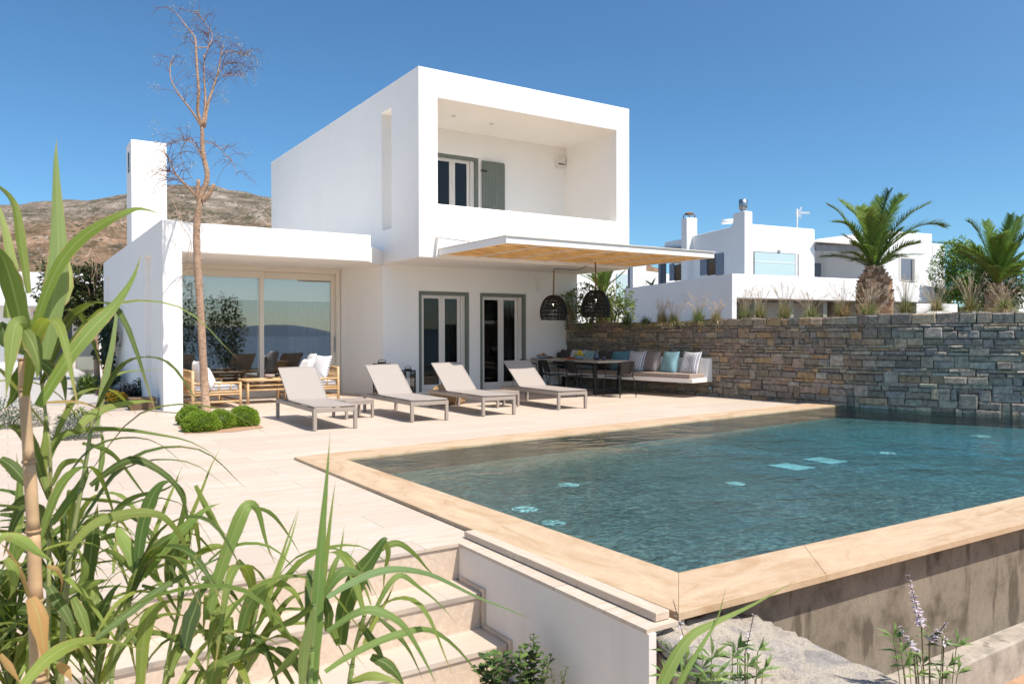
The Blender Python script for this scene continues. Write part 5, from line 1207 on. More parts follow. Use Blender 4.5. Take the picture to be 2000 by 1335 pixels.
# ---------------------------------------------------------------- foliage makers
def blade(k, p, d, L, W, droop, col, n=5, side=None):
    p = Vector(p); d = Vector(d).normalized(); side = (side or d.cross(Vector((0, 0, 1)))); side = side.normalized() if side.length > 1e-4 else Vector((1, 0, 0)); vs = []; pos = p.copy(); dd = d.copy()
    for i in range(n+1):
        t = i/n; w = W*(1-t)**.8*.5; vs += [pos-side*w, pos+side*w]; dd = (dd+Vector((0, 0, -droop/n))).normalized(); pos = pos+dd*L/n
    k.add(vs, [(2*i, 2*i+1, 2*i+3, 2*i+2) for i in range(n)], col)
def canopy(k, c, r, n, size, cols, seed, hollow=.35, lump=.3, w=.5):
    rr = random.Random(seed); c = Vector(c)
    for i in range(n):
        while True:
            v = Vector((rr.uniform(-1, 1), rr.uniform(-1, 1), rr.uniform(-1, 1)))
            if hollow < v.length < 1: break
        f = 1+lump*mn.noise(Vector((v.x*1.8+seed, v.y*1.8, v.z*1.8)))*1.6
        if mn.noise(Vector((v.x*2.6+seed*3, v.y*2.6, v.z*2.6+5))) < -.22: continue
        p = c+Vector((v.x*r[0], v.y*r[1], v.z*r[2]))*f; d = Vector((v.x+rr.uniform(-.8, .8), v.y+rr.uniform(-.8, .8), v.z*.5+rr.uniform(-.8, .6)))
        s = size*rr.uniform(.6, 1.3); k.leaf(p, d, (rr.uniform(-.6, .6), rr.uniform(-.6, .6), 1), s, s*w, vary(rr.choice(cols), .22, rr))
def palm(name, label, base, d, trunk_top, trunk_w, fr, gz, seed, rearn=8, Lr=1.3, group='palms beyond the stone wall'):
    rr = random.Random(seed); top = at(trunk_top[0], trunk_top[1], d); bs = at(base[0], base[1], d); r = thing(name, label, 'palm tree', (bs.x, bs.y, gz), group); hgt = top.z-gz; R0_ = trunk_w/F*d/2
    k = MB(); prof = lambda t: R0_*(.86+.28*math.sin(PI*min(1, t*.95+.1))-.0*t)*(1 if t < .78 else 1-(t-.78)/.22*.50)
    k.lathe([(prof(i/12)*.86, hgt*i/12) for i in range(13)]+[(0, hgt)], (bs.x, bs.y, gz), 20, (.10, .065, .04))
    rows = max(8, int(hgt/.075))
    for j in range(rows):
        t = (j+.5)/rows; rad = prof(t); m = 18
        for i in range(m):
            an = 2*PI*(i+.5*(j % 2))/m; o_ = Vector((math.cos(an), math.sin(an), 0)); tg = Vector((-o_.y, o_.x, 0)); p = Vector((bs.x, bs.y, gz+hgt*t))+o_*rad*.86
            w = rad*2*PI/m*.50; h = hgt/rows*.8; tip = o_*rr.uniform(.035, .07)+Vector((0, 0, rr.uniform(.02, .05))); c_ = vary(rr.choice([(.60, .42, .28), (.46, .31, .19), (.70, .53, .38), (.30, .19, .12)]), .2, rr)
            k.add([p-tg*w-Vector((0, 0, h)), p+tg*w-Vector((0, 0, h)), p+tg*w*.9+tip+Vector((0, 0, h*.5)), p-tg*w*.9+tip+Vector((0, 0, h*.5)), p-tg*w+Vector((0, 0, h)), p+tg*w+Vector((0, 0, h))], [(0, 1, 2, 3), (3, 2, 5, 4)], c_)
    k.build('trunk', M['palmbark'], r)
    st_ = Vector((bs.x, bs.y, gz+hgt*.98)); specs = []
    for (pts, off) in fr: specs.append([st_+Vector((rr.uniform(-.05, .05),)*3)]+[at(x, y, d+off*(i+1)/len(pts)) for i, (x, y) in enumerate(pts)])
    for i in range(rearn):
        an = 2*PI*i/rearn+rr.uniform(-.3, .3); el = rr.uniform(.35, 1.3); o_ = Vector((math.cos(an)*math.cos(el), math.sin(an)*math.cos(el), math.sin(el))); L = Lr*rr.uniform(.75, 1.05)
        specs.append([st_, st_+o_*L*.55, st_+o_*L+Vector((0, 0, -.18*L))])
    for fi, pts in enumerate(specs):
        P = curve(pts, 26); k = MB(); n = len(P); L = sum((b-a).length for a, b in zip(P, P[1:])); g0 = vary((.18, .28, .06), .25, rr)
        k.tube(P[::2]+([P[-1]] if n % 2 == 0 else []), [.016*(1-.75*i/(len(P[::2]+([P[-1]] if n % 2 == 0 else []))-1)) for i in range(len(P[::2]+([P[-1]] if n % 2 == 0 else [])))], 5, (.22, .26, .09))
        sd = (P[-1]-P[0]).cross(Vector((0, 0, 1))); sd = sd.normalized() if sd.length > .05 else rgt
        twist = rr.uniform(-.5, .5)
        steps = int(L/.017)
        for i in range(int(steps*.10), steps):
            t = i/steps; f = t*(n-1); a = int(min(n-2, f)); p = P[a].lerp(P[a+1], f-a); tg = (P[a+1]-P[a]).normalized(); s_ = (sd-tg*sd.dot(tg)).normalized(); u_ = s_.cross(tg).normalized()
            if u_.z < 0: u_ = -u_
            s2 = s_*math.cos(twist)+u_*math.sin(twist)
            ll = (.30*min(1, t*3.5+.15)*(1-.60*t**3))*(L/1.3)**.6*rr.uniform(.85, 1.12)
            for q in (-1, 1):
                dd = tg*rr.uniform(.75, 1.0)+s2*q*rr.uniform(.5, .75)+u_*rr.uniform(.10, .40); blade(k, p, dd, ll, .030, .18, vary(g0, .25, rr), 2, u_.cross(dd)+tg*.5)
        k.build('frond', M['grasscol'], r)
    return r
Zc = lambda x, y: (1600+x/5, 360+y/5)
palm('palm_tree', 'squat palm with thick scaly trunk in front of the neighbouring house', (1708, 612), 17.2, (1708, 522), 62, [
    ([Zc(420, 600), Zc(300, 420), Zc(190, 270), Zc(85, 200)], .1), ([Zc(470, 560), Zc(400, 350), Zc(310, 250), Zc(215, 165)], .7), ([Zc(400, 560), Zc(330, 440), Zc(240, 380), Zc(130, 368)], -.4),
    ([Zc(500, 500), Zc(450, 330), Zc(405, 222)], .8), ([Zc(505, 560), Zc(490, 380), Zc(470, 280), Zc(440, 255), Zc(415, 310)], -1.1), ([Zc(520, 480), Zc(545, 300), Zc(590, 130)], .9),
    ([Zc(560, 520), Zc(600, 330), Zc(650, 150), Zc(682, 70)], -.1), ([Zc(580, 540), Zc(650, 380), Zc(740, 200), Zc(818, 112)], .3), ([Zc(620, 600), Zc(740, 430), Zc(900, 280), Zc(1085, 178)], -.1), ([Zc(640, 640), Zc(780, 500), Zc(960, 410), Zc(1120, 385), Zc(1238, 415)], -.3),
    ([Zc(640, 660), Zc(760, 550), Zc(860, 480), Zc(940, 470)], -.8), ([Zc(520, 600), Zc(530, 450), Zc(500, 300)], -.6), ([Zc(570, 560), Zc(600, 420), Zc(620, 300)], -.7), ([Zc(440, 640), Zc(370, 600), Zc(330, 560)], -.5)], 1.44, 4, 15, 1.25)
palm('palm_tree', 'feathery palm with dark ragged base at the right edge of the view', (1948, 612), 18.2, (1955, 555), 40, [
    ([Zc(1680, 780), Zc(1600, 560), Zc(1530, 430), Zc(1455, 355)], .2), ([Zc(1620, 780), Zc(1480, 660), Zc(1320, 590), Zc(1115, 565)], -.3), ([Zc(1720, 700), Zc(1670, 500), Zc(1628, 368)], .5), ([Zc(1770, 700), Zc(1775, 560), Zc(1780, 495), Zc(1740, 500)], -1.2),
    ([Zc(1800, 700), Zc(1830, 480), Zc(1875, 300)], .2), ([Zc(1830, 700), Zc(1900, 480), Zc(1962, 322)], .6), ([Zc(1860, 740), Zc(1960, 560), Zc(2060, 440)], 0), ([Zc(1880, 800), Zc(2000, 680), Zc(2140, 620)], .2), ([Zc(1870, 860), Zc(1980, 790), Zc(2080, 760)], -.5), ([Zc(1690, 820), Zc(1580, 720), Zc(1500, 690)], -.6), ([Zc(1740, 760), Zc(1700, 620), Zc(1690, 520)], -.8), ([Zc(1810, 760), Zc(1860, 640), Zc(1900, 580)], -.8)], 1.44, 9, 15, 1.3)
Zl = lambda x, y: (1100+x/8.333, 500+y/8.333)
palm('palm_tree', 'palm crown half hidden between house corner and hanging lamp', (1180, 625), 22.5, (1180, 577), 30, [
    ([Zl(560, 480), Zl(420, 370), Zl(290, 310)], 0), ([Zl(580, 450), Zl(500, 330), Zl(430, 230)], .3), ([Zl(620, 420), Zl(600, 300), Zl(560, 180)], .2), ([Zl(660, 420), Zl(680, 280), Zl(690, 170)], -.3), ([Zl(700, 460), Zl(760, 340), Zl(810, 250)], 0), ([Zl(740, 480), Zl(880, 360), Zl(1010, 240)], -.3), ([Zl(500, 520), Zl(350, 450), Zl(215, 445)], -.3), ([Zl(640, 480), Zl(640, 380), Zl(650, 300)], -.8)], 1.44, 13, 6, 1.2)
# small palm tip behind the far parapet
q = at(1273, 556, 47); k = MB(); rr = random.Random(4)
for i in range(16): an = rr.uniform(0, 6.28); blade(k, q, (math.cos(an), math.sin(an), rr.uniform(.4, 1.4)), 1.0, .16, .9, vary((.16, .20, .05), .2, rr), 4)
sp2 = thing('small_palm', 'tiny pale palm tuft peeping over the grey side parapet', 'plant', (q.x, q.y, GZ)); k.build('fronds', M['grasscol'], sp2); k = MB(); k.tube([(q.x, q.y, GZ), q], .12, 8, (.2, .14, .09)); k.build('trunk', M['palmbark'], sp2)
# ---------------------------------------------------------------- ornamental grasses and shrubs along the wall top
def tuft(px, py, d, w, h, colb, coltop, seed, label, plume=True, n=330):
    rr = random.Random(seed); px += rr.uniform(-7, 7); w *= rr.uniform(1.15, 1.7); h *= rr.uniform(.55, .95); b = at(px, py+4, d); r = thing('ornamental_grass', label, 'grass clump', b, 'grass clumps along the wall top'); k = MB(); W_ = w/F*d/2; H_ = h/F*d
    for i in range(n):
        an = rr.uniform(0, 6.283); s = abs(rr.gauss(0, .7)); o_ = Vector((math.cos(an), math.sin(an), 0)); e = o_*min(1.2, s)*W_*.9; base = b+o_*rr.uniform(0, .09); t = rr.random(); col = vary(tuple(colb[q]*(1-t)+coltop[q]*t for q in range(3)) if rr.random() < .55 else (.22, .29, .09), .25, rr)
        dd = e+Vector((0, 0, H_*rr.uniform(.35, 1)*(1.15-.5*min(1.2, s)))); blade(k, base, dd, dd.length*1.15, .014, rr.uniform(.3, 1.5), col, 5)
    k.build('blades', M['grasscol'], r)
    if plume:
        k = MB()
        for i in range(34):
            an = rr.uniform(0, 6.283); o_ = Vector((math.cos(an), math.sin(an), 0)); e = b+o_*W_*rr.uniform(.2, 1.2)+Vector((0, 0, H_*rr.uniform(1.1, 2.3))); P = curve([b, b.lerp(e, .6)+Vector((0, 0, .05)), e], 8); k.tube(P, .0022, 3, vary((.60, .50, .36), .2, rr), False)
            for j in range(12):
                t = rr.uniform(.66, 1); f = t*(len(P)-1); a = int(min(len(P)-2, f)); p = P[a].lerp(P[a+1], f-a); k.leaf(p, (rr.uniform(-1, 1), rr.uniform(-1, 1), rr.uniform(-.2, 1)), (0, 0, 1), .034, .008, vary((.70, .58, .42), .2, rr))
        k.build('seed_heads', M['grasscol'], r)
tan, grn = (.62, .47, .28), (.27, .32, .12)
TF = [(1262, 628, 17.6, 30, 30, (.09, .12, .07), (.12, .15, .09), 'dark grey green clump right of the leafy shrub', 0), (1226, 630, 18.0, 40, 34, (.10, .13, .06), (.14, .17, .08), 'low green clump touching the leafy shrub by the hanging lamp', 0), (1291, 626, 17.4, 26, 34, (.42, .29, .15), tan, 'narrow straw coloured grass clump before the grey parapet', 1), (1322, 625, 17.2, 36, 32, grn, tan, 'green and straw grass clump under the canopy tip', 1),
      (1365, 623, 17.0, 38, 30, grn, (.20, .22, .09), 'greener grass clump before the long grey parapet', 1), (1402, 622, 16.8, 32, 32, (.40, .28, .15), tan, 'straw grass clump at the parapet corner', 1), (1449, 620, 16.6, 32, 36, grn, tan, 'greenish grass clump just right of the parapet corner', 1), (1487, 616, 16.4, 30, 40, tan, (.42, .32, .18), 'tall straw grass clump below the chimney corner', 1),
      (1532, 616, 16.2, 44, 38, (.16, .15, .07), tan, 'wide grass clump below the aqua window left half', 1), (1590, 614, 16.0, 46, 40, grn, tan, 'wide green based grass clump below the porch roof', 1), (1645, 612, 15.9, 46, 40, (.44, .25, .13), tan, 'reddish straw grass clump just left of the thick palm trunk', 1), (1700, 610, 15.6, 48, 44, grn, tan, 'grass clump in front of the thick palm trunk', 1),
      (1762, 606, 15.6, 44, 40, (.17, .17, .07), tan, 'grass clump just right of the thick palm trunk', 1), (1828, 603, 15.4, 46, 38, (.42, .27, .17), tan, 'pinkish straw grass clump below the shuttered right window', 1), (1890, 602, 15.4, 52, 42, (.36, .22, .12), grn, 'broad reddish grass clump left of the feathery palm', 1), (1968, 598, 15.2, 56, 44, tan, grn, 'broad grass clump in front of the feathery palm', 1)]
for i, (px, py, d, w, h, a, b, lab, pl) in enumerate(TF): tuft(px, py, d, w, h, a, b, 40+i, lab, bool(pl))
def shrub(name, label, c, r, n, size, cols, seed, gz, cat='shrub', stems=5, w=.5, group=None, sc=(.16, .10, .06)):
    c = Vector(c); t = thing(name, label, cat, (c.x, c.y, gz), group); k = MB(); canopy(k, c, r, n, size, cols, seed, .25, .3, w); k.build('foliage', M['leafcol'], t); k = MB(); rr = random.Random(seed)
    for i in range(stems):
        e = c+Vector((rr.uniform(-.6, .6)*r[0], rr.uniform(-.6, .6)*r[1], rr.uniform(-.2, .6)*r[2])); b = Vector((c.x+rr.uniform(-.1, .1), c.y+rr.uniform(-.1, .1), gz)); k.tube(curve([b, b.lerp(e, .5)+Vector((rr.uniform(-.08, .08), 0, 0)), e], 6), [.022, .02, .018, .015, .012, .01, .006][:len(curve([b, b.lerp(e, .5), e], 6))], 5, sc)
    k.build('stems', M['cane'], t); return t
LG_ = [(.15, .21, .045), (.21, .28, .06), (.10, .15, .035), (.26, .31, .08)]
shrub('leafy_shrub', 'bright leafy shrub behind the right hanging lamp', at(1150, 600, 19.5), (.75, .7, .55), 3600, .085, LG_, 21, 1.44)
shrub('leafy_shrub', 'sunlit leafy shrub to the right of the right hanging lamp', at(1205, 600, 19.8), (.50, .5, .52), 2400, .085, LG_, 22, 1.44)
shrub('grey_shrub', 'thin grey green shrub against the house corner over the wall', at(1112, 612, 17.6), (.18, .18, .32), 260, .09, [(.07, .10, .06), (.10, .13, .09)], 23, 1.44, w=.16)
shrub('broad_tree', 'dense green tree beyond the right end of the neighbouring house', at(1878, 535, 38), (1.0, 1.2, 1.65), 12000, .15, [(.20, .33, .06), (.27, .40, .08), (.13, .22, .045)], 24, 1, 'tree', 6)
shrub('dark_tree', 'dark cypress like tree behind the feathery palm', at(1950, 560, 32), (1.1, 1.1, 1.35), 7000, .15, [(.06, .10, .03), (.10, .15, .045)], 25, 1, 'tree', 6)
k = MB(); a, b = at(1990, 566, 40), at(2100, 560, 44); k.prism([XY(p) for p in (a, b, b+FWD*4, a+FWD*4)], GZ, at(1995, 560, 40).z); tag(k.build('distant_wall', M['white_far']), 'pale low wall at the extreme right behind the feathery palm', 'wall')
# ---------------------------------------------------------------- bare young tree in its bed with clipped balls
TD = 12.94
tree = thing('bare_tree', 'slender nearly leafless young tree with pale peeling trunk on the terrace', 'tree', atz(404, 814))
rr = random.Random(17)
zt7 = lambda x, y, dd=0: at(250+x/2.782, y/2.782, TD+dd)
tr = [atz(404, 815), at(400, 760, TD), at(396, 690, TD), at(391, 600, TD), at(386, 520, TD), at(384, 470, TD), at(385, 430, TD), zt7(388, 1120), zt7(400, 1050), zt7(424, 1000), zt7(430, 940), zt7(415, 870), zt7(405, 800), zt7(404, 740), zt7(402, 690)]
P = curve(tr, 60); k = MB(); n = len(P)
rad = []
for i, p in enumerate(P):
    t = i/(n-1); rad.append((.068-.016*min(1, t/.45)-.024*max(0, (t-.45)/.55))*(1+rr.uniform(-.06, .06)))
k.tube(P, rad, 12)
for i in range(60):   # bark knots
    j = rr.randrange(2, n-2); an = rr.uniform(0, 6.28); o_ = Vector((math.cos(an), math.sin(an), 0)); k.blob(P[j]+o_*rad[j]*.85, rad[j]*rr.uniform(.2, .42), .2, 6, 5, seed=i)
for pts, r_ in (([zt7(388, 1120), zt7(378, 1050), zt7(384, 975)], .035), ([zt7(405, 1090), zt7(440, 1055), zt7(468, 1000)], .042)): k.tube(curve(pts, 8), [r_*1.1, r_*1.05, r_, r_, r_*.95, r_*.9, r_*.9, r_*.85, r_*.8][:len(curve(pts, 8))], 9)
k.build('trunk', M['bark'], tree)
def limb(k, pts, r0_, r1_, n=18, sides=6):
    P = curve(pts, n); m = len(P); k.tube(P, [r0_+(r1_-r0_)*i/(m-1) for i in range(m)], sides); return P
br = MB(); tw = upper = MB(); lower = MB(); lf = MB()
limbs = [([zt7(402, 690), zt7(378, 600, -.05), zt7(385, 500, -.1), zt7(377, 400, -.1), zt7(368, 250, -.05), zt7(362, 200), zt7(320, 150), zt7(270, 80), zt7(222, 40)], .030, .005), ([zt7(405, 680), zt7(421, 560, .1), zt7(414, 430, .15), zt7(412, 290, .1)], .026, .007), ([zt7(415, 690), zt7(436, 560, .1), zt7(462, 480, .2), zt7(492, 380, .25), zt7(507, 290, .25), zt7(522, 240, .25)], .026, .005),
         ([zt7(402, 695), zt7(350, 610, -.2), zt7(290, 530, -.3), zt7(240, 450, -.35), zt7(228, 370, -.3), zt7(246, 300, -.25)], .019, .005), ([zt7(378, 1075), zt7(320, 1010, -.2), zt7(262, 950, -.3), zt7(226, 870, -.35), zt7(190, 812, -.4)], .021, .006), ([zt7(262, 950, -.3), zt7(228, 985, -.35), zt7(222, 1050, -.4)], .009, .004), ([zt7(262, 945, -.3), zt7(230, 935, -.35), zt7(205, 930, -.4)], .008, .003),
         ([zt7(412, 870), zt7(370, 780, .2), zt7(328, 755, .3), zt7(285, 830, .4), zt7(312, 915, .4), zt7(362, 990, .4)], .012, .004), ([zt7(420, 880), zt7(345, 775, -.3), zt7(270, 770, -.4), zt7(205, 800, -.5)], .010, .003), ([zt7(412, 770), zt7(480, 790, .3), zt7(530, 840, .4), zt7(575, 890, .5), zt7(592, 960, .5)], .009, .003),
         ([zt7(494, 400, .25), zt7(530, 350, .3), zt7(592, 346, .4)], .009, .003), ([zt7(507, 290, .25), zt7(560, 280, .3), zt7(630, 300, .4), zt7(662, 292, .4)], .008, .003), ([zt7(490, 410, .25), zt7(560, 405, .35), zt7(630, 412, .5)], .007, .003), ([zt7(370, 260), zt7(440, 250, .1), zt7(455, 180, .2), zt7(400, 100, .2), zt7(375, 55, .2)], .010, .003),
         ([zt7(412, 320, .1), zt7(440, 240, .2), zt7(435, 160, .2)], .008, .003), ([zt7(384, 1250), zt7(300, 1180, -.3), zt7(265, 1080, -.4), zt7(225, 1050, -.4)], .005, .003), ([zt7(225, 1050, -.4), zt7(270, 1150, -.4), zt7(290, 1220, -.4), zt7(335, 1290, -.4), zt7(345, 1340, -.4)], .006, .003), ([at(374, 482, TD-.4), at(368, 520, TD-.4), at(345, 555, TD-.45), at(338, 590, TD-.5)], .005, .002),
         ([at(372, 470, TD-.4), at(360, 530, TD-.3), at(352, 565, TD-.3)], .004, .002)]
paths = []
for pts, a, b in limbs: paths.append((limb(br, pts, a, b), b))
br.build('branches', M['bark'], tree)
def leaflets(p, m, spread):
    for _ in range(m): lf.leaf(p+Vector((rr.gauss(0, spread), rr.gauss(0, spread), rr.gauss(0, spread))), (rr.uniform(-1, 1), rr.uniform(-1, 1), rr.uniform(-1, .4)), (rr.uniform(-1, 1), rr.uniform(-1, 1), 1), rr.uniform(.02, .045), .012, vary(rr.choice([(.42, .44, .33), (.52, .52, .44), (.30, .34, .22)]), .2, rr))
for pi_, (P_, b) in enumerate(paths[:15]):
    m = len(P_); tw = lower if 4 <= pi_ <= 9 else upper
    for q in range(int(m*.65)+4):
        i = rr.randrange(int(m*.25), m-1); p = P_[i]; tg = (P_[min(m-1, i+1)]-P_[i-1]).normalized(); side = 1 if rr.random() < .5 else -1
        o_ = (rgt*rr.uniform(.3, 1)*side+FWD*rr.uniform(-.8, .8)+tg*.5+Vector((0, 0, rr.uniform(-.1, .8)))).normalized(); L = rr.uniform(.12, .46); e1 = p+o_*L*.5+Vector((0, 0, .05*L)); e2 = e1+o_*L*.4+Vector((0, 0, -.22*L)); e3 = e2+o_*L*.15+Vector((0, 0, -.38*L*rr.uniform(.2, 1)))
        C = curve([p, e1, e2, e3], 9); tw.tube(C, [.0045-.0030*j/(len(C)-1) for j in range(len(C))], 4, None, False)
        for _ in range(2):
            s = C[rr.randrange(3, len(C)-1)]; d2 = (o_+Vector((rr.uniform(-.8, .8), rr.uniform(-.8, .8), rr.uniform(-.9, .5)))).normalized(); l2 = rr.uniform(.08, .25); tw.tube([s, s+d2*l2*.6, s+d2*l2+Vector((0, 0, -.05))], [.0022, .0018, .0012], 3, None, False)
            if rr.random() < .25: leaflets(s+d2*l2, rr.randint(4, 10), .03)
for (x, y) in ((230, 45), (375, 60), (500, 200), (640, 300), (330, 205), (150, 480), (145, 665), (255, 345), (330, 340), (448, 352), (522, 484), (618, 415), (370, 255), (545, 868), (320, 490), (530, 540), (270, 158)): leaflets(zt7(x, y, rr.uniform(-.2, .3)), 26, .055)
upper.build('twigs', M['twig'], tree); lower.build('twigs', M['twig'], tree); lf.build('sparse_leaves', M['leafcol'], tree)
def boxball(c, r, label, seed):
    c = Vector(c); t = thing('box_ball', label, 'clipped shrub', (c.x, c.y, 0), 'clipped box balls round the bare tree'); k = MB(); rr = random.Random(seed); n = int(5200*(r[0]/.2)**2)
    for i in range(n):
        z = rr.uniform(-.5, 1); an = rr.uniform(0, 6.283); s = math.sqrt(max(0, 1-z*z)); v = Vector((s*math.cos(an), s*math.sin(an), z)); f = 1+.16*mn.noise(v*2.2+Vector((seed, 0, 0)))+.10*mn.noise(v*5)+rr.uniform(-.07, .03)+(rr.uniform(0, .12) if rr.random() < .03 else 0)
        p = c+Vector((v.x*r[0], v.y*r[1], v.z*r[2]))*f; d = v+Vector((rr.uniform(-.7, .7), rr.uniform(-.7, .7), rr.uniform(-.2, .7)))
        if p.z > .01: k.leaf(p, d, (rr.uniform(-1, 1), rr.uniform(-1, 1), rr.uniform(-.3, 1)), .026, .011, vary(rr.choice([(.27, .40, .04), (.36, .48, .06), (.18, .29, .03)]), .2, rr))
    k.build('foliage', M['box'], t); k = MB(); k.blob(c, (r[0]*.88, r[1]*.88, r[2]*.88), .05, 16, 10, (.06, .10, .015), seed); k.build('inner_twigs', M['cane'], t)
def gpos(px, py, r): p = atz(px, py+r*1.0, 0); return p
for px, py, rw, rh, lab, sd in ((371, 820, 23, 22, 'small round box ball behind at the left of the tree trunk', 1), (393, 828, 34, 23, 'wide low box ball in front of the tree trunk base', 2), (431, 826, 26, 22, 'box ball touching the right side of the tree trunk base', 3), (475, 818, 28.5, 23, 'separate round box ball nearest the first lounger', 4)):
    d = {1: 11.75, 2: 10.95, 3: 11.25, 4: 11.55}[sd]; c = at(px, py, d); r = (rw/F*d, rw/F*d*.95, rh/F*d); c.z = max(r[2]*.55, c.z); boxball(c, r, lab, sd)
# ---------------------------------------------------------------- planting by the side wall at left
fd = 19.5
ft = thing('young_fruit_tree', 'young round leaved tree with thin trunk in front of the annex', 'tree', atz(190, 742)); gd = (atz(190, 742)-EYE).dot(FWD)
b0 = atz(190, 742); dT = gd
k = MB(); P = curve([b0, at(188, 690, dT), at(187, 640, dT), at(189, 612, dT)], 10); k.tube(P, [.085-.02*i/(len(P)-1) for i in range(len(P))], 9)
for (x, y) in ((170, 575), (205, 570), (150, 560), (185, 540), (215, 590), (140, 590), (120, 575)): k.tube(curve([at(189, 614, dT), at((189+x)/2, (614+y)/2-4, dT), at(x, y-20, dT+rr.uniform(-.4, .4))], 6), [.05, .045, .04, .03, .025, .02, .012], 6)
for i in range(26): x = 110+rr.uniform(0, 110); q = at(x, 560+rr.uniform(-20, 20), dT+rr.uniform(-.5, .5)); k.tube([q, q+Vector((rr.uniform(-.08, .08), 0, .5)), q+Vector((rr.uniform(-.15, .15), 0, rr.uniform(.7, 1.1)))], [.012, .010, .006], 4)
k.build('trunk', M['bark'], ft); k = MB()
lv = [(.10, .13, .045), (.07, .095, .035), (.14, .16, .06), (.045, .06, .025)]
for (x, y, rx, rz, n_) in ((165, 585, 45, 28, 1500), (120, 575, 40, 34, 1300), (150, 545, 45, 26, 800), (185, 535, 26, 26, 300), (205, 585, 22, 26, 500), (100, 530, 30, 26, 350), (140, 620, 40, 16, 500), (180, 615, 28, 16, 400)): canopy(k, at(x, y, dT), (rx/F*dT, rx/F*dT*.8, rz/F*dT), n_, .15, lv, int(x), .1, .35, .62)
k.build('crown', M['leafcol'], ft)
vine = thing('climbing_vine', 'dark leafy vine climbing the far edge of the shaded side wall', 'climber', atx(218, 740, WU-.06)); k = MB(); rr = random.Random(31)
for (x, y, w, h, n_) in ((212, 620, 9, 18, 170), (216, 660, 11, 32, 330), (212, 700, 10, 28, 200), (222, 735, 9, 16, 190), (207, 640, 8, 30, 130), (190, 690, 5, 6, 40)):
    for i in range(n_):
        q = atx(x+rr.gauss(0, w*.55), y+rr.gauss(0, h*.5), WU-rr.uniform(.02, .25)); k.leaf(q, (rr.uniform(-1, .2), rr.uniform(-1, 1), rr.uniform(-1, .3)), (-1, rr.uniform(-.5, .5), .5), .16, .12, vary(rr.choice([(.035, .055, .02), (.055, .085, .028), (.02, .032, .012)]), .25, rr))
k.build('foliage', M['leafcol'], vine); k = MB(); k.tube(curve([atx(222, 752, WU-.05), atx(214, 690, WU-.06), atx(218, 640, WU-.05), atx(212, 605, WU-.05)], 10), .02, 6, (.12, .08, .05)); k.build('stem', M['cane'], vine)
def herb(name, label, px, py, d, w, h, n, cols, seed, blades=False, flower=None, L=.10, cat='plant', ww=.3, gz=0.0):
    c = at(px, py, d); rr = random.Random(seed); t = thing(name, label, cat, (c.x, c.y, gz)); k = MB(); W_, H_ = w/F*d/2, h/F*d; fl = MB()
    for i in range(n):
        an = rr.uniform(0, 6.283); s = math.sqrt(rr.random()); o_ = Vector((math.cos(an)*s*W_, math.sin(an)*s*W_*.8, 0)); z = gz+H_*rr.random()*(1-s*s*.7); p = Vector((c.x, c.y, z))+o_
        col = vary(rr.choice(cols), .25, rr)
        if blades: blade(k, (c.x+o_.x*.4, c.y+o_.y*.4, gz), (o_.x, o_.y, H_*rr.uniform(.6, 1.1)), H_*rr.uniform(.7, 1.2), .012, .5, col, 4)
        else: k.leaf(p, (o_.x/W_+rr.uniform(-.6, .6), o_.y/W_+rr.uniform(-.6, .6), rr.uniform(-.2, .9)), (0, 0, 1), L*rr.uniform(.6, 1.2), L*ww, col)
        if flower and i % flower[1] == 0:
            q = Vector((c.x, c.y, gz+H_*(1-s*s*.55)*rr.uniform(.85, 1.08)))+o_
            for a in range(5): fl.leaf(q, (math.cos(a*1.257), math.sin(a*1.257), .25), (0, 0, 1), flower[2], flower[2]*.7, vary(flower[0], .12, rr))
    if not blades:
        for i in range(12): an = rr.uniform(0, 6.28); k.tube([(c.x, c.y, gz), (c.x+math.cos(an)*W_*.6, c.y+math.sin(an)*W_*.6, gz+H_*.7)], .006, 4, cols[-1])
    k.build('foliage', M['leafcol'], t)
    if flower: fl.build('blossoms', M['leafcol'], t)
    return t
herb('yellow_flowers', 'clump of yellow flowers at the terrace edge by the side wall', 224, 788, 14.55, 60, 30, 1100, [(.10, .16, .03), (.15, .21, .04)], 51, False, ((.75, .48, .02), 5, .035), .07, 'flowers')
herb('purple_plant', 'dusky purple leaved plant behind the yellow flowers', 248, 765, 16.0, 44, 34, 700, [(.10, .05, .055), (.07, .06, .04), (.14, .08, .08)], 52, False, None, .09)
herb('dark_herb', 'dark green upright herb against the shaded side wall', 270, 765, 16.2, 34, 40, 700, [(.04, .07, .025), (.06, .10, .035)], 53, False, None, .09)
herb('green_herb', 'fresh green leafy mound left of the yellow flowers', 175, 765, 18.0, 54, 34, 900, [(.12, .19, .035), (.17, .24, .05), (.08, .13, .03)], 54, False, None, .12)
herb('feathery_grass', 'soft feathery grass tuft below the young tree', 172, 745, 21, 50, 30, 500, [(.20, .22, .10), (.28, .26, .13)], 55, True)
herb('pink_shrub', 'low pinkish grey plant between yellow flowers and green mound', 205, 768, 17.5, 30, 24, 400, [(.30, .20, .17), (.36, .27, .22)], 56, False, None, .08)
herb('trailing_plant', 'thin green trailing plant on the pale gravel', 150, 815, 12.0, 60, 24, 320, [(.13, .20, .05), (.18, .24, .07)], 57, False, ((.72, .5, .03), 30, .03), .12, 'plant', .25)
herb('lavender_bush', 'grey green lavender mound at the left terrace edge', 150, 852, 10.2, 90, 46, 1500, [(.28, .31, .25), (.22, .26, .19), (.34, .36, .30)], 58, False, None, .06)
herb('lavender_bush', 'grey green lavender mound half hidden by the thick cane', 20, 830, 11.5, 130, 60, 1500, [(.26, .29, .22), (.20, .24, .16)], 59, False, None, .07)
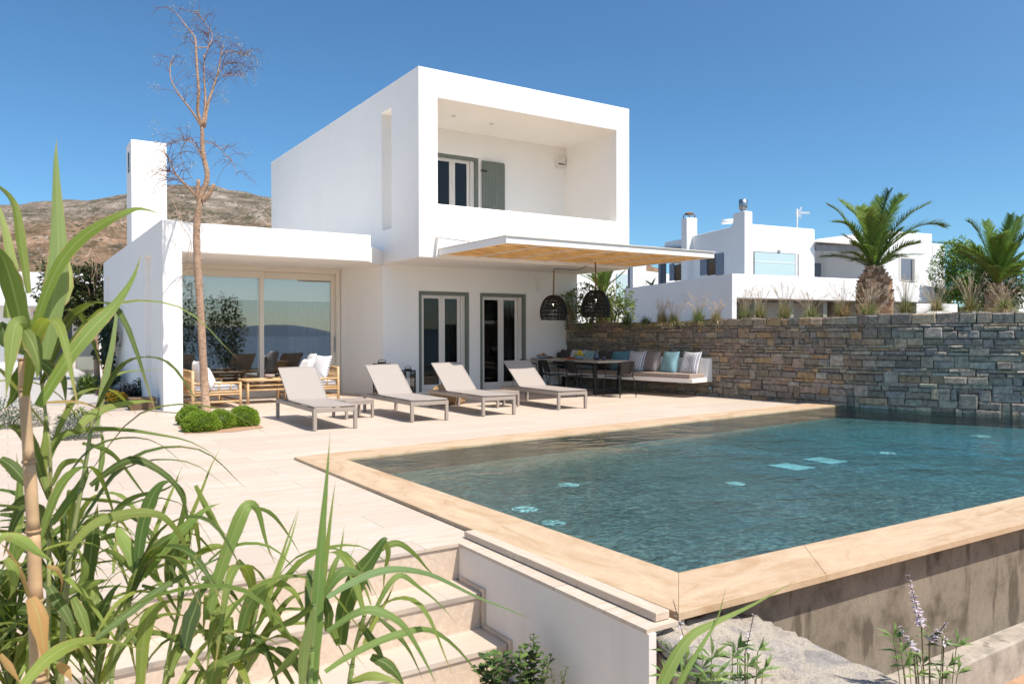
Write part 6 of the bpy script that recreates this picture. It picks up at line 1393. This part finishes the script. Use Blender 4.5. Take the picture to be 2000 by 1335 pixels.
# ---------------------------------------------------------------- giant reeds in the foreground
A_ = lambda x, y: (x/2.67, 835+y/2.67)
B_ = lambda x, y: (500+x/2.67, 835+y/2.67)
C_ = lambda x, y: (x/2.495, 300+y/2.495)
G1, G2, G3, G4, TAN = (.225, .29, .07), (.155, .22, .05), (.095, .145, .036), (.31, .37, .115), (.52, .33, .15)
def ribbon(k, pts, W, d0, d1, col, rr, peak=.35, tilt=None, base=.5):
    n = len(pts); P = [at(x, y, d0+(d1-d0)*i/(n-1)) for i, (x, y) in enumerate(pts)]; P = curve(P, 22); m = len(P); a = rr.uniform(-.7, .7) if tilt is None else tilt; a2 = a+rr.uniform(-.5, .5)
    dm = (d0+d1)/2; Wm = .88*W/F*dm; vs = []; uvs = []; fs = []; fold = rr.uniform(.10, .28)
    for i, p in enumerate(P):
        t = i/(m-1); tg = (P[min(m-1, i+1)]-P[max(0, i-1)]).normalized(); vw = (p-EYE).normalized(); s = tg.cross(vw); s = s.normalized() if s.length > 1e-3 else rgt; nn = s.cross(tg).normalized(); an = a+(a2-a)*t; s2 = s*math.cos(an)+nn*math.sin(an); n2 = s2.cross(tg)
        w = (base+(1-base)*min(1, t/peak)**.7) if t < peak else max(.012, (1-(t-peak)/(1-peak))**1.12); w *= Wm/2/max(.55, math.cos(an)); wav = 1+.05*math.sin(i*1.9+a*7)
        vs += [p-s2*w*wav+n2*fold*w, p-s2*w*.5+n2*fold*w*.35, p, p+s2*w*.5+n2*fold*w*.35, p+s2*w+n2*fold*w]
    for i in range(m-1):
        for j in range(4): fs.append((i*5+j, i*5+j+1, i*5+j+6, i*5+j+5)); uvs.append([(j/4, i/(m-1)), ((j+1)/4, i/(m-1)), ((j+1)/4, (i+1)/(m-1)), (j/4, (i+1)/(m-1))])
    k.add(vs, fs, vary(col, .10, rr), True, uvs)
def reed(label, stalk, d, rpx, scol, leaves, seed, filler=0, gz=-.66):
    rr = random.Random(seed); P = [at(x, y, d) for x, y in stalk]; b = Vector((P[0].x+rr.uniform(-.05, .05), P[0].y-.02, gz)); t = thing('giant_reed', label, 'reed', b, 'giant reeds in the foreground'); k = MB()
    Q = curve([b]+P, 40); m = len(Q); r0_ = rpx/F*d/2; L = 0; seglen = .16; nxt = seglen
    cols = [vary(scol, .12, rr) for _ in range(40)]; last = 0; ci = 0
    for i in range(1, m):
        L += (Q[i]-Q[i-1]).length
        if L >= nxt or i == m-1:
            rad = r0_*(1-.45*(i/m)); seg_ = Q[last:i+1]; k.tube(seg_, [rad*(1.12 if j == 0 else (1.0 if j < len(seg_)-1 else .93)) for j in range(len(seg_))], 10, cols[ci % 40], True); k.tube([Q[i]-(Q[i]-Q[i-1])*.15, Q[i]+(Q[i]-Q[i-1])*.1], rad*1.14, 10, tuple(c*.75 for c in cols[ci % 40]))
            last = i; nxt += seglen; ci += 1
    k.build('stalk', M['cane'], t)
    k = MB()
    for pts, W, dd0, dd1, col, *ex in leaves: ribbon(k, pts, W, d+dd0, d+dd1, col, rr, *ex)
    for i in range(filler):
        j = rr.randrange(int(m*.35), m); q = Q[j]; an = rr.uniform(0, 6.28); o_ = Vector((math.cos(an), math.sin(an)*.8, 0)); Ln = rr.uniform(.28, .55); e = [q, q+o_*Ln*.28+Vector((0, 0, Ln*.34)), q+o_*Ln*.65+Vector((0, 0, Ln*.36)), q+o_*Ln*.95+Vector((0, 0, Ln*rr.uniform(-.15, .2)))]
        C = curve(e, 14); mm = len(C); vs = []; fs = []; uvs = []; sd = o_.cross(Vector((0, 0, 1))).normalized(); W = rr.uniform(.022, .04); col = vary(rr.choice([G1, G2, G2, G3]), .15, rr)
        for ii, p in enumerate(C):
            tt = ii/(mm-1); w = W/2*((.4+.6*min(1, tt/.3)) if tt < .3 else max(.02, 1-((tt-.3)/.7)**1.6)); vs += [p-sd*w+Vector((0, 0, w*.3)), p, p+sd*w+Vector((0, 0, w*.3))]
        for ii in range(mm-1):
            for jj in range(2): fs.append((ii*3+jj, ii*3+jj+1, ii*3+jj+4, ii*3+jj+3)); uvs.append([(jj/2, ii/(mm-1)), ((jj+1)/2, ii/(mm-1)), ((jj+1)/2, (ii+1)/(mm-1)), (jj/2, (ii+1)/(mm-1))])
        k.add(vs, fs, col, True, uvs)
    k.build('leaves', M['reedleaf'], t); return t
f = lambda F_, *ps: [F_(x, y) for x, y in ps]
reed('thick tan cane at far left with tall upright leaves reaching the sky', [(76, 1420), (74, 1335), (70, 1200), (66, 1060), (60, 947), (52, 835), (47, 760), (45, 700)], 1.75, 33, (.66, .43, .24), [
    (f(C_, (215, 1000), (262, 720), (282, 540), (284, 380), (277, 200), (272, 30), (276, -70)), 50, 0, .1, (.29, .37, .15), .22, -.1), (f(C_, (150, 900), (240, 640), (330, 480), (450, 370), (600, 290), (690, 268), (815, 305)), 27, -.05, .1, (.20, .29, .05), .4, .3), (f(C_, (130, 950), (75, 700), (20, 520), (-40, 430)), 46, -.1, -.2, G2, .45, .2), (f(C_, (140, 680), (105, 450), (70, 250), (0, 165), (-60, 130)), 20, 0, .1, G1, .3, .3), (f(C_, (30, 800), (60, 620), (40, 440), (0, 280), (-30, 200)), 24, .1, .2, G4, .35, .1), (f(C_, (185, 1230), (330, 1000), (450, 850), (550, 750), (640, 620), (692, 485)), 33, -.1, .15, (.17, .26, .05), .4, .2), (f(C_, (160, 830), (80, 830), (50, 1000), (28, 1195)), 34, -.1, -.2, G1, .5, .1), (f(C_, (120, 860), (160, 930), (185, 1020), (178, 1110)), 38, -.12, -.15, G2, .3, 0), (f(C_, (225, 780), (300, 700), (322, 560), (318, 470)), 34, .05, .15, G4, .5, .2), (f(C_, (130, 960), (40, 900), (0, 850), (-60, 980)), 44, .05, .1, G3, .4, .2), (f(C_, (200, 1010), (260, 1060), (310, 1100), (322, 1230)), 30, .15, .2, G3, .4, .3), (f(C_, (140, 1000), (100, 1090), (70, 1180), (20, 1250)), 34, .12, .2, G3, .4, .2),
    (f(A_, (0, 562), (100, 580), (200, 650), (290, 705)), 26, -.35, -.3, (.27, .36, .10), .4, .2), (f(A_, (30, 680), (70, 740), (75, 830), (40, 900)), 24, -.3, -.3, G1, .4, .1), (f(A_, (100, 1360), (250, 1200), (400, 1120), (560, 1110), (765, 1160)), 30, -.2, .1, G1, .35, .3), (f(A_, (150, 880), (110, 760), (40, 640), (0, 600)), 10, -.1, -.2, TAN, .3, .2), (f(A_, (245, 720), (300, 740), (325, 800), (310, 880)), 12, -.05, 0, TAN, .3, .2), (f(A_, (160, 885), (200, 980), (225, 1120), (250, 1330)), 40, -.05, -.08, (.52, .30, .13), .4, 0), (f(A_, (300, 1230), (350, 1270), (380, 1330)), 22, -.05, -.05, TAN, .4, 0), (f(A_, (0, 1180), (60, 1260), (110, 1340)), 16, -.2, -.2, (.45, .27, .12), .4, 0)], 1, 3)
reed('slim yellow green cane immediately right of the thick tan cane', [(92, 1420), (93, 1300), (95, 1150), (97, 1000), (98, 900), (88, 800), (78, 720)], 1.95, 11, (.34, .36, .13), [
    (f(C_, (200, 1215), (290, 1208), (400, 1212), (500, 1250), (560, 1285)), 7, -.1, 0, TAN, .3, .2), (f(C_, (370, 1345), (440, 1275), (560, 1225), (700, 1205), (770, 1212)), 20, .0, .2, G1, .3, .3), (f(A_, (245, 200), (300, 60), (400, 15), (600, 5), (800, 30), (1000, 75), (1165, 175)), 15, 0, .3, G2, .25, .4), (f(A_, (270, 500), (330, 420), (420, 300), (450, 210), (400, 160)), 22, .1, .2, G2, .4, .3), (f(A_, (250, 330), (220, 200), (235, 60), (230, -60)), 22, -.05, 0, G1, .4, .1), (f(A_, (230, 470), (140, 380), (60, 420), (-30, 440)), 24, .1, .1, G3, .4, .3), (f(C_, (470, 1340), (495, 1180), (545, 950), (570, 760), (578, 655)), 15, .2, .3, (.28, .36, .16), .35, .1), (f(C_, (520, 1105), (600, 1065), (700, 1055), (855, 1048)), 5, .2, .4, G1, .3, .2), (f(A_, (240, 800), (300, 900), (370, 1020), (400, 1180)), 26, 0, -.05, G3, .4, .2), (f(A_, (380, 880), (420, 960), (460, 1080), (480, 1190)), 24, 0, -.05, G2, .4, .2), (f(A_, (260, 640), (330, 600), (420, 660), (370, 800)), 10, .1, .1, G1, .4, .2)], 2, 8)
reed('jointed green cane leaning right with a pale node below its broad leaves', [(118, 1420), (120, 1290), (130, 1150), (140, 1060), (152, 990), (163, 930), (173, 870), (182, 800)], 2.05, 13, (.32, .37, .14), [
    (f(A_, (470, 300), (560, 230), (640, 180), (720, 165), (830, 220), (920, 300), (970, 420), (990, 560), (1002, 650)), 19, 0, .1, G3, .35, .35), (f(A_, (355, 640), (450, 530), (560, 470), (740, 440), (860, 470), (950, 580), (1010, 720), (1050, 850)), 22, -.2, 0, G1, .35, .35), (f(A_, (440, 900), (468, 700), (490, 520), (512, 390)), 33, .15, .2, G3, .5, .1), (f(A_, (500, 330), (530, 180), (535, 60), (520, 10)), 12, .1, .2, G2, .4, .1), (f(A_, (430, 80), (540, 110), (620, 170), (740, 330), (800, 400)), 11, .1, .3, G2, .3, .2), (f(A_, (540, 550), (600, 440), (700, 360), (860, 320), (960, 250)), 14, .1, .3, G2, .35, .3), (f(A_, (270, 300), (330, 190), (420, 170), (450, 190)), 14, .1, .1, G1, .4, .3), (f(A_, (520, 580), (600, 560), (690, 590), (740, 680)), 14, .2, .2, G2, .4, .2), (f(A_, (410, 370), (520, 375), (630, 390), (700, 420)), 9, .1, .2, G1, .4, .2), (f(A_, (300, 880), (420, 830), (520, 800), (570, 790)), 20, .05, .05, G1, .4, .2), (f(A_, (400, 850), (440, 760), (430, 680), (400, 640)), 18, .1, .1, G1, .4, .2)], 3, 7)
reed('central cane with the broad pair of leaves forking before the paving', [(215, 1420), (222, 1300), (240, 1220), (255, 1160), (264, 1120), (272, 1090)], 2.0, 10, (.30, .37, .12), [
    (f(A_, (715, 760), (735, 560), (780, 390), (840, 295), (905, 275)), 30, 0, .05, (.115, .19, .05), .5, .1), (f(A_, (745, 775), (850, 640), (960, 520), (1070, 425), (1150, 392)), 26, .05, .15, (.22, .32, .08), .4, .2), (f(A_, (710, 760), (670, 640), (620, 540), (610, 520)), 28, .0, .05, (.25, .34, .09), .5, .1), (f(A_, (755, 690), (800, 560), (900, 320), (950, 200)), 10, .1, .2, (.30, .37, .10), .4, .1), (f(A_, (730, 780), (640, 690), (560, 640), (500, 655)), 15, .05, .1, G2, .4, .2), (f(A_, (740, 820), (800, 840), (880, 870), (920, 960)), 11, .05, .1, G3, .4, .2), (f(A_, (880, 600), (940, 500), (960, 350), (890, 250)), 12, .2, .2, G2, .4, .3), (f(A_, (500, 1095), (650, 980), (850, 830), (1050, 720), (1235, 640)), 18, -.25, .05, (.12, .19, .06), .4, .3), (f(A_, (730, 1360), (745, 1130), (780, 980), (850, 915), (890, 910)), 33, -.1, -.05, G1, .45, .15), (f(A_, (620, 1050), (700, 1090), (760, 1180), (770, 1270)), 22, 0, 0, G3, .4, .2), (f(A_, (540, 1330), (600, 1130), (650, 960), (700, 860)), 12, .1, .1, G1, .4, .1), (f(A_, (590, 760), (600, 640), (610, 520), (615, 330)), 8, .1, .2, G1, .3, .1)], 4, 7)
reed('cane in the middle of the clump with a tall leaf folded over at its top', [(318, 1420), (322, 1330), (335, 1250), (350, 1190), (358, 1150)], 2.1, 11, (.29, .36, .11), [
    (f(A_, (1085, 1000), (1130, 800), (1200, 600), (1270, 430), (1312, 398), (1350, 440), (1390, 600), (1435, 710)), 31, -.05, .15, (.21, .31, .085), .38, .15), (f(A_, (875, 820), (920, 680), (980, 500), (1050, 330), (1100, 200), (1155, 95)), 11, .1, .3, G1, .35, .1), (f(A_, (960, 1160), (990, 1020), (1025, 920), (1042, 820)), 38, -.15, -.1, (.085, .13, .05), .45, .0), (f(A_, (1075, 1110), (1150, 990), (1220, 920), (1320, 850)), 22, .0, .1, G1, .4, .2), (f(A_, (1050, 780), (1130, 800), (1210, 860), (1285, 970)), 17, .1, .15, G3, .4, .2), (f(A_, (1240, 690), (1290, 760), (1330, 850), (1345, 900)), 20, .1, .15, G3, .4, .2), (f(A_, (880, 830), (890, 700), (930, 600), (985, 520)), 30, .1, .1, G3, .5, .1), (f(A_, (1000, 680), (1080, 630), (1160, 620), (1200, 680)), 17, .1, .15, G1, .4, .2), (f(A_, (1020, 300), (1090, 440), (1140, 520), (1190, 570)), 15, .15, .2, G1, .4, .2), (f(A_, (900, 1300), (890, 1210), (920, 1150), (980, 1140)), 16, -.1, -.1, G1, .4, .2), (f(A_, (920, 1360), (1010, 1200), (1110, 1080), (1200, 940)), 12, -.2, 0, G4, .4, .1), (f(A_, (1330, 410), (1420, 450), (1500, 550), (1580, 680)), 9, .1, .3, G2, .3, .2)], 5, 6)
reed('cane right of the middle with drooping leaves before the terrace edge', [(466, 1420), (470, 1330), (485, 1260), (497, 1210), (505, 1170)], 2.1, 13, (.29, .36, .12), [
    (f(A_, (1250, 1320), (1290, 1030), (1350, 880), (1430, 805), (1530, 850), (1590, 960), (1640, 1080)), 21, 0, .05, G1, .4, .3), (f(A_, (1260, 1210), (1380, 1080), (1500, 900), (1650, 830)), 20, .05, .15, G2, .4, .2), (f(A_, (1350, 1010), (1440, 780), (1510, 600), (1563, 415)), 11, .05, .2, (.22, .32, .09), .35, .1), (f(A_, (1255, 1060), (1300, 920), (1370, 840), (1420, 830)), 34, -.05, -.05, (.15, .23, .06), .5, .1), (f(A_, (1380, 870), (1430, 980), (1500, 1080), (1580, 1150)), 24, -.05, 0, G1, .4, .2), (f(A_, (1240, 1330), (1310, 1200), (1400, 1060), (1440, 1010)), 24, .1, .1, (.24, .33, .09), .4, .1), (f(A_, (1050, 1360), (1150, 1230), (1300, 1165), (1430, 1150), (1530, 1250)), 22, -.1, 0, G2, .4, .3), (f(A_, (1440, 1150), (1510, 1180), (1560, 1260), (1580, 1360)), 24, -.1, -.1, G3, .4, .2), (f(A_, (1100, 1340), (1110, 1270), (1160, 1240), (1200, 1250)), 38, -.2, -.2, G2, .5, .2), (f(A_, (1130, 1070), (1250, 1060), (1400, 1100), (1480, 1150)), 7, -.1, .1, G4, .4, .2), (f(A_, (1140, 1060), (1200, 1100), (1260, 1130), (1300, 1200)), 22, .1, .1, G3, .4, .2)], 6, 6)
reed('tall pointed reed rising in front of the pool corner at centre left', [(604, 1430), (606, 1340), (610, 1250), (614, 1180)], 1.85, 15, (.25, .34, .10), [
    (f(B_, (290, 1345), (312, 1020), (332, 720), (350, 480), (370, 250), (387, 20)), 31, 0, .1, (.20, .30, .09), .22, .1, .8), (f(B_, (350, 900), (372, 620), (395, 420), (416, 265)), 10, .05, .15, G1, .35, .1), (f(B_, (370, 885), (500, 805), (650, 745), (800, 740), (950, 780), (1150, 880), (1350, 960), (1478, 1022)), 17, 0, .3, (.20, .30, .13), .25, .35), (f(B_, (370, 1060), (520, 965), (620, 950), (750, 1010), (830, 1120), (900, 1250), (945, 1350)), 20, -.05, 0, (.19, .29, .09), .35, .3), (f(B_, (20, 905), (100, 760), (170, 560), (227, 405)), 8, .1, .2, G1, .35, .1), (f(B_, (330, 900), (420, 780), (480, 745), (560, 780), (610, 880)), 24, .05, .1, (.16, .25, .07), .4, .3), (f(B_, (340, 950), (400, 740), (440, 640), (462, 500)), 14, .1, .2, G2, .35, .1), (f(B_, (240, 1340), (250, 1180), (280, 1020), (300, 930)), 26, -.1, -.1, (.26, .35, .12), .4, .1), (f(B_, (370, 1060), (380, 980), (360, 890), (345, 820)), 22, .1, .1, G3, .4, .1), (f(B_, (300, 920), (200, 1000), (100, 1040), (0, 1090)), 16, 0, .1, G2, .4, .2), (f(B_, (220, 1150), (180, 1210), (120, 1270), (60, 1330)), 20, -.1, -.1, G2, .4, .2)], 7, 3)
reed('rightmost reed with leaves drooping over the stone steps', [(675, 1430), (682, 1340), (695, 1260), (712, 1200)], 2.1, 14, (.27, .35, .11), [
    (f(B_, (440, 1130), (460, 950), (530, 780), (600, 680), (665, 585), (690, 578)), 46, .05, .1, (.105, .17, .045), .4, .2), (f(B_, (668, 575), (690, 650), (670, 760), (664, 870)), 12, .1, .12, G1, .3, .1), (f(B_, (590, 740), (640, 640), (740, 600), (830, 660), (890, 730), (945, 780)), 15, .1, .25, G2, .35, .3), (f(B_, (610, 970), (690, 820), (760, 768), (850, 830), (950, 910), (1060, 1035)), 14, .1, .25, (.17, .26, .08), .3, .3), (f(B_, (360, 1270), (480, 1190), (640, 1110), (760, 1070), (860, 1048), (950, 1070), (1060, 1160), (1150, 1270), (1195, 1345)), 17, -.2, .1, (.19, .28, .08), .35, .35), (f(B_, (540, 1010), (600, 1100), (650, 1180), (690, 1290)), 20, 0, 0, G3, .4, .2), (f(B_, (600, 1190), (680, 1230), (740, 1290), (780, 1360)), 28, -.1, -.1, G3, .4, .2), (f(B_, (560, 1130), (620, 1000), (680, 900), (730, 790)), 13, .1, .2, G1, .35, .1), (f(B_, (640, 990), (720, 1060), (800, 1160), (880, 1330)), 12, .1, .1, G3, .4, .2), (f(B_, (500, 1320), (600, 1290), (700, 1310), (780, 1345)), 20, -.2, -.2, G1, .4, .3), (f(B_, (600, 920), (560, 820), (480, 730), (540, 560)), 6, .1, .2, G1, .3, .1), (f(B_, (430, 1130), (400, 1060), (370, 1020), (350, 990)), 18, 0, .1, G2, .4, .2)], 8, 3)
reed('low bushy reed at the bottom left corner beside the thick cane', [(20, 1430), (22, 1330), (26, 1240), (30, 1150)], 2.4, 12, (.24, .28, .10), [(f(A_, (60, 700), (90, 480), (100, 300), (85, 130)), 24, 0, .1, G2, .4, .1), (f(A_, (40, 800), (100, 640), (200, 520), (320, 420)), 18, 0, .1, G2, .4, .2), (f(A_, (60, 900), (0, 780), (-60, 700)), 22, 0, 0, G3, .4, .2), (f(A_, (0, 450), (60, 455), (130, 470), (180, 520)), 12, .1, .1, G3, .4, .2), (f(A_, (0, 160), (60, 200), (130, 280), (150, 340)), 30, -.1, -.1, G3, .5, .1), (f(A_, (20, 1000), (100, 950), (180, 970), (240, 1060)), 20, 0, 0, G3, .4, .2)], 9, 44)
reed('shaded reed crowded behind the thick cane', [(120, 1430), (110, 1330), (112, 1240), (120, 1150), (125, 1080)], 2.5, 12, (.25, .29, .10), [(f(A_, (330, 780), (350, 640), (330, 500), (280, 400)), 22, 0, .1, G3, .4, .1), (f(A_, (300, 1000), (380, 900), (500, 860), (560, 940)), 22, 0, .1, G3, .4, .2)], 10, 42)
reed('short leafy reed low between the forked cane and the bottom edge', [(180, 1440), (186, 1350), (195, 1280), (200, 1240)], 2.3, 11, (.26, .31, .11), [(f(A_, (500, 1120), (520, 1000), (580, 860), (640, 800)), 24, 0, .1, G3, .4, .2), (f(A_, (520, 1100), (470, 1000), (440, 900), (420, 820)), 22, 0, 0, G2, .4, .2)], 11, 18)
reed('short reed at the bottom edge in front of the steps', [(420, 1440), (424, 1370), (430, 1310), (436, 1270)], 2.2, 11, (.26, .31, .11), [], 12, 14)
lone = thing('reed_shoot', 'single broad reed leaf shoot crossing the pale rock ledge', 'reed', Vector((at(1265, 1400, 2.3).x, at(1265, 1400, 2.3).y, -.9))); rr = random.Random(77); k = MB()
for pts, W, a, b in (([(1262, 1420), (1300, 1320), (1345, 1245), (1400, 1213), (1470, 1180), (1560, 1130)], 27, 2.3, 2.6), ([(1300, 1420), (1330, 1330), (1370, 1260), (1400, 1210), (1420, 1140)], 14, 2.35, 2.5)): ribbon(k, pts, W, a, b, (.21, .31, .09), rr, .25, .15)
k.build('leaves', M['reedleaf'], lone); k = MB(); q = at(1275, 1410, 2.3); k.tube([(q.x, q.y, -.95), q], .014, 8, (.25, .33, .10)); k.build('stalk', M['cane'], lone)
# ---------------------------------------------------------------- small plants at the wall foot and by the channel
def sprig(k, base, tip, n, L, w, cols, rr, d0=.2):
    P = curve([base, base.lerp(tip, .5)+Vector((rr.uniform(-.03, .03), rr.uniform(-.03, .03), 0)), tip], 12); k.tube(P, [.006*(1-.7*i/(len(P)-1)) for i in range(len(P))], 5, (.20, .17, .08), False)
    for i in range(n):
        t = d0+(1-d0)*i/n; f = t*(len(P)-1); a = int(min(len(P)-2, f)); p = P[a].lerp(P[a+1], f-a); an = i*2.4; o_ = Vector((math.cos(an), math.sin(an), .35)); k.leaf(p, o_, (0, 0, 1), L*rr.uniform(.7, 1.15), w, vary(rr.choice(cols), .2, rr))
    return P
def bushy(name, label, px, d, specs, cols, seed, gz=-.66):
    rr = random.Random(seed); b = at(px, 1300, d); b.z = gz; t = thing(name, label, 'plant', b); k = MB()
    for (x, y, n, L, w) in specs: sprig(k, b+Vector((rr.uniform(-.04, .04), rr.uniform(-.04, .04), 0)), at(x, y, d+rr.uniform(-.08, .08)), n, L, w, cols, rr)
    k.build('foliage', M['leafcol'], t); return t
SUC = [(.13, .21, .05), (.09, .16, .04), (.19, .27, .07), (.06, .10, .03)]
bushy('rosette_plant', 'glossy rosette leaved plant at the steps end beside the plaster wall', 965, 4.0, [(948, 1285, 20, .07, .05), (965, 1275, 26, .075, .055), (985, 1270, 24, .07, .05), (935, 1300, 18, .07, .05), (1000, 1290, 20, .065, .045)], SUC, 61)
bushy('rosette_plant', 'leafy plant with bright sprouts against the plaster wall', 1035, 4.0, [(1042, 1238, 60, .045, .016), (1025, 1262, 26, .07, .05), (1050, 1265, 26, .07, .05), (1015, 1275, 24, .065, .05), (1065, 1285, 30, .045, .03), (1078, 1275, 26, .04, .02)], SUC, 62)
bushy('fine_weed', 'wispy fine leaved weed low at the plaster wall foot', 1085, 3.95, [(1075, 1305, 40, .03, .008), (1095, 1310, 40, .03, .008), (1108, 1300, 36, .03, .008), (1060, 1320, 40, .03, .008)], [(.16, .23, .07), (.12, .18, .05)], 63)
def vitex(label, px, py, d, spikes, leafpts, seed, gz=-.985):
    rr = random.Random(seed); b = at(px, py, d); b.z = gz; t = thing('chaste_tree_plant', label, 'plant', b, 'flowering chaste tree shoots'); k = MB(); fl = MB()
    for (x, y, x0, y0, dens) in spikes:
        root = at(x0, y0, d); tip = at(x, y, d+rr.uniform(-.05, .05)); k.tube(curve([b, b.lerp(root, .6)+Vector((.01, 0, 0)), root], 10), .0032, 6, (.26, .20, .12), False)
        P = curve([root, root.lerp(tip, .5)+Vector((rr.uniform(-.01, .01), 0, 0)), tip], 12); k.tube(P, .0018, 5, (.24, .19, .14), False); L = (tip-root).length; m = int(L/.024)
        for i in range(m):
            tt = (i+.5)/m; f = tt*(len(P)-1); a = int(min(len(P)-2, f)); p = P[a].lerp(P[a+1], f-a); s = .027*(1-.72*tt)
            for j in range(int(dens)):
                an = rr.uniform(0, 6.28); o_ = Vector((math.cos(an), math.sin(an), rr.uniform(-.3, .6))); (fl if rr.random() < dens/18 else k).leaf(p, o_, (0, 0, 1), s*rr.uniform(.7, 1.5), s*.6, vary((.78, .70, .76), .10, rr) if rr.random() < .75 else vary((.28, .24, .27), .2, rr))
    for (x, y) in leafpts:
        p = at(x, y, d+rr.uniform(-.1, .1)); k.tube([b.lerp(p, .6), p], .0018, 4, (.22, .24, .09), False)
        for j in range(5): an = -1.1+.55*j+rr.uniform(-.15, .15); o_ = rgt*math.sin(an)*1.0+Vector((0, 0, math.cos(an)*.7-.2))+FWD*rr.uniform(-.3, .3); k.leaf(p, o_, (0, -.5, 1), .085*rr.uniform(.7, 1.15), .016, vary(rr.choice([(.16, .25, .06), (.11, .18, .045), (.20, .29, .08)]), .2, rr))
    k.build('foliage', M['leafcol'], t); fl.build('blossom', M['leafcol'], t)
vitex('tall shoot with pale lilac flower spike before the stained concrete wall', 1815, 1400, 3.3, [(1772, 1118, 1800, 1225, 16), (1755, 1218, 1790, 1275, 12), (1850, 1212, 1815, 1255, 12), (1795, 1265, 1785, 1280, 12), (1848, 1240, 1843, 1262, 6)], [(1775, 1285), (1765, 1300), (1800, 1300), (1840, 1262), (1868, 1262), (1850, 1300), (1870, 1315), (1790, 1320), (1760, 1275), (1815, 1245), (1835, 1325), (1745, 1245)], 71)
vitex('thin shoot with bare spike on the left part of the rock ledge', 1450, 1410, 3.0, [(1473, 1195, 1455, 1275, 3)], [(1440, 1265), (1430, 1285), (1480, 1270), (1460, 1300), (1490, 1310), (1445, 1330), (1425, 1325), (1475, 1325), (1400, 1340)], 72)
vitex('low leafy shoot in front of the dark rubble side of the ledge', 1355, 1410, 2.9, [(1315, 1172, 1340, 1260, 2)], [(1310, 1275), (1340, 1290), (1370, 1305), (1390, 1285), (1330, 1320), (1365, 1330), (1300, 1320), (1400, 1320), (1385, 1330)], 73)
# ---------------------------------------------------------------- garden that the big window mirrors
for i, (u, v, rx, rz, lab) in enumerate(((6.8, -4.6, 1.3, 2.3, 'dense green garden tree mirrored in the left half of the big window'), (8.9, -4.4, .9, 1.9, 'yellow green garden bush mirrored near the middle of the big window'), (5.2, -6.5, 1.1, 1.7, 'dark garden tree mirrored at the left edge of the big window'))):
    shrub('garden_tree', lab, (u, v, rz*1.05-.9+.3), (rx, rx, rz), 3000, .18, [(.12, .19, .04), (.18, .26, .06), (.07, .11, .03)] if i != 1 else [(.20, .25, .06), (.14, .19, .05)], 80+i, -1, 'tree', 5)
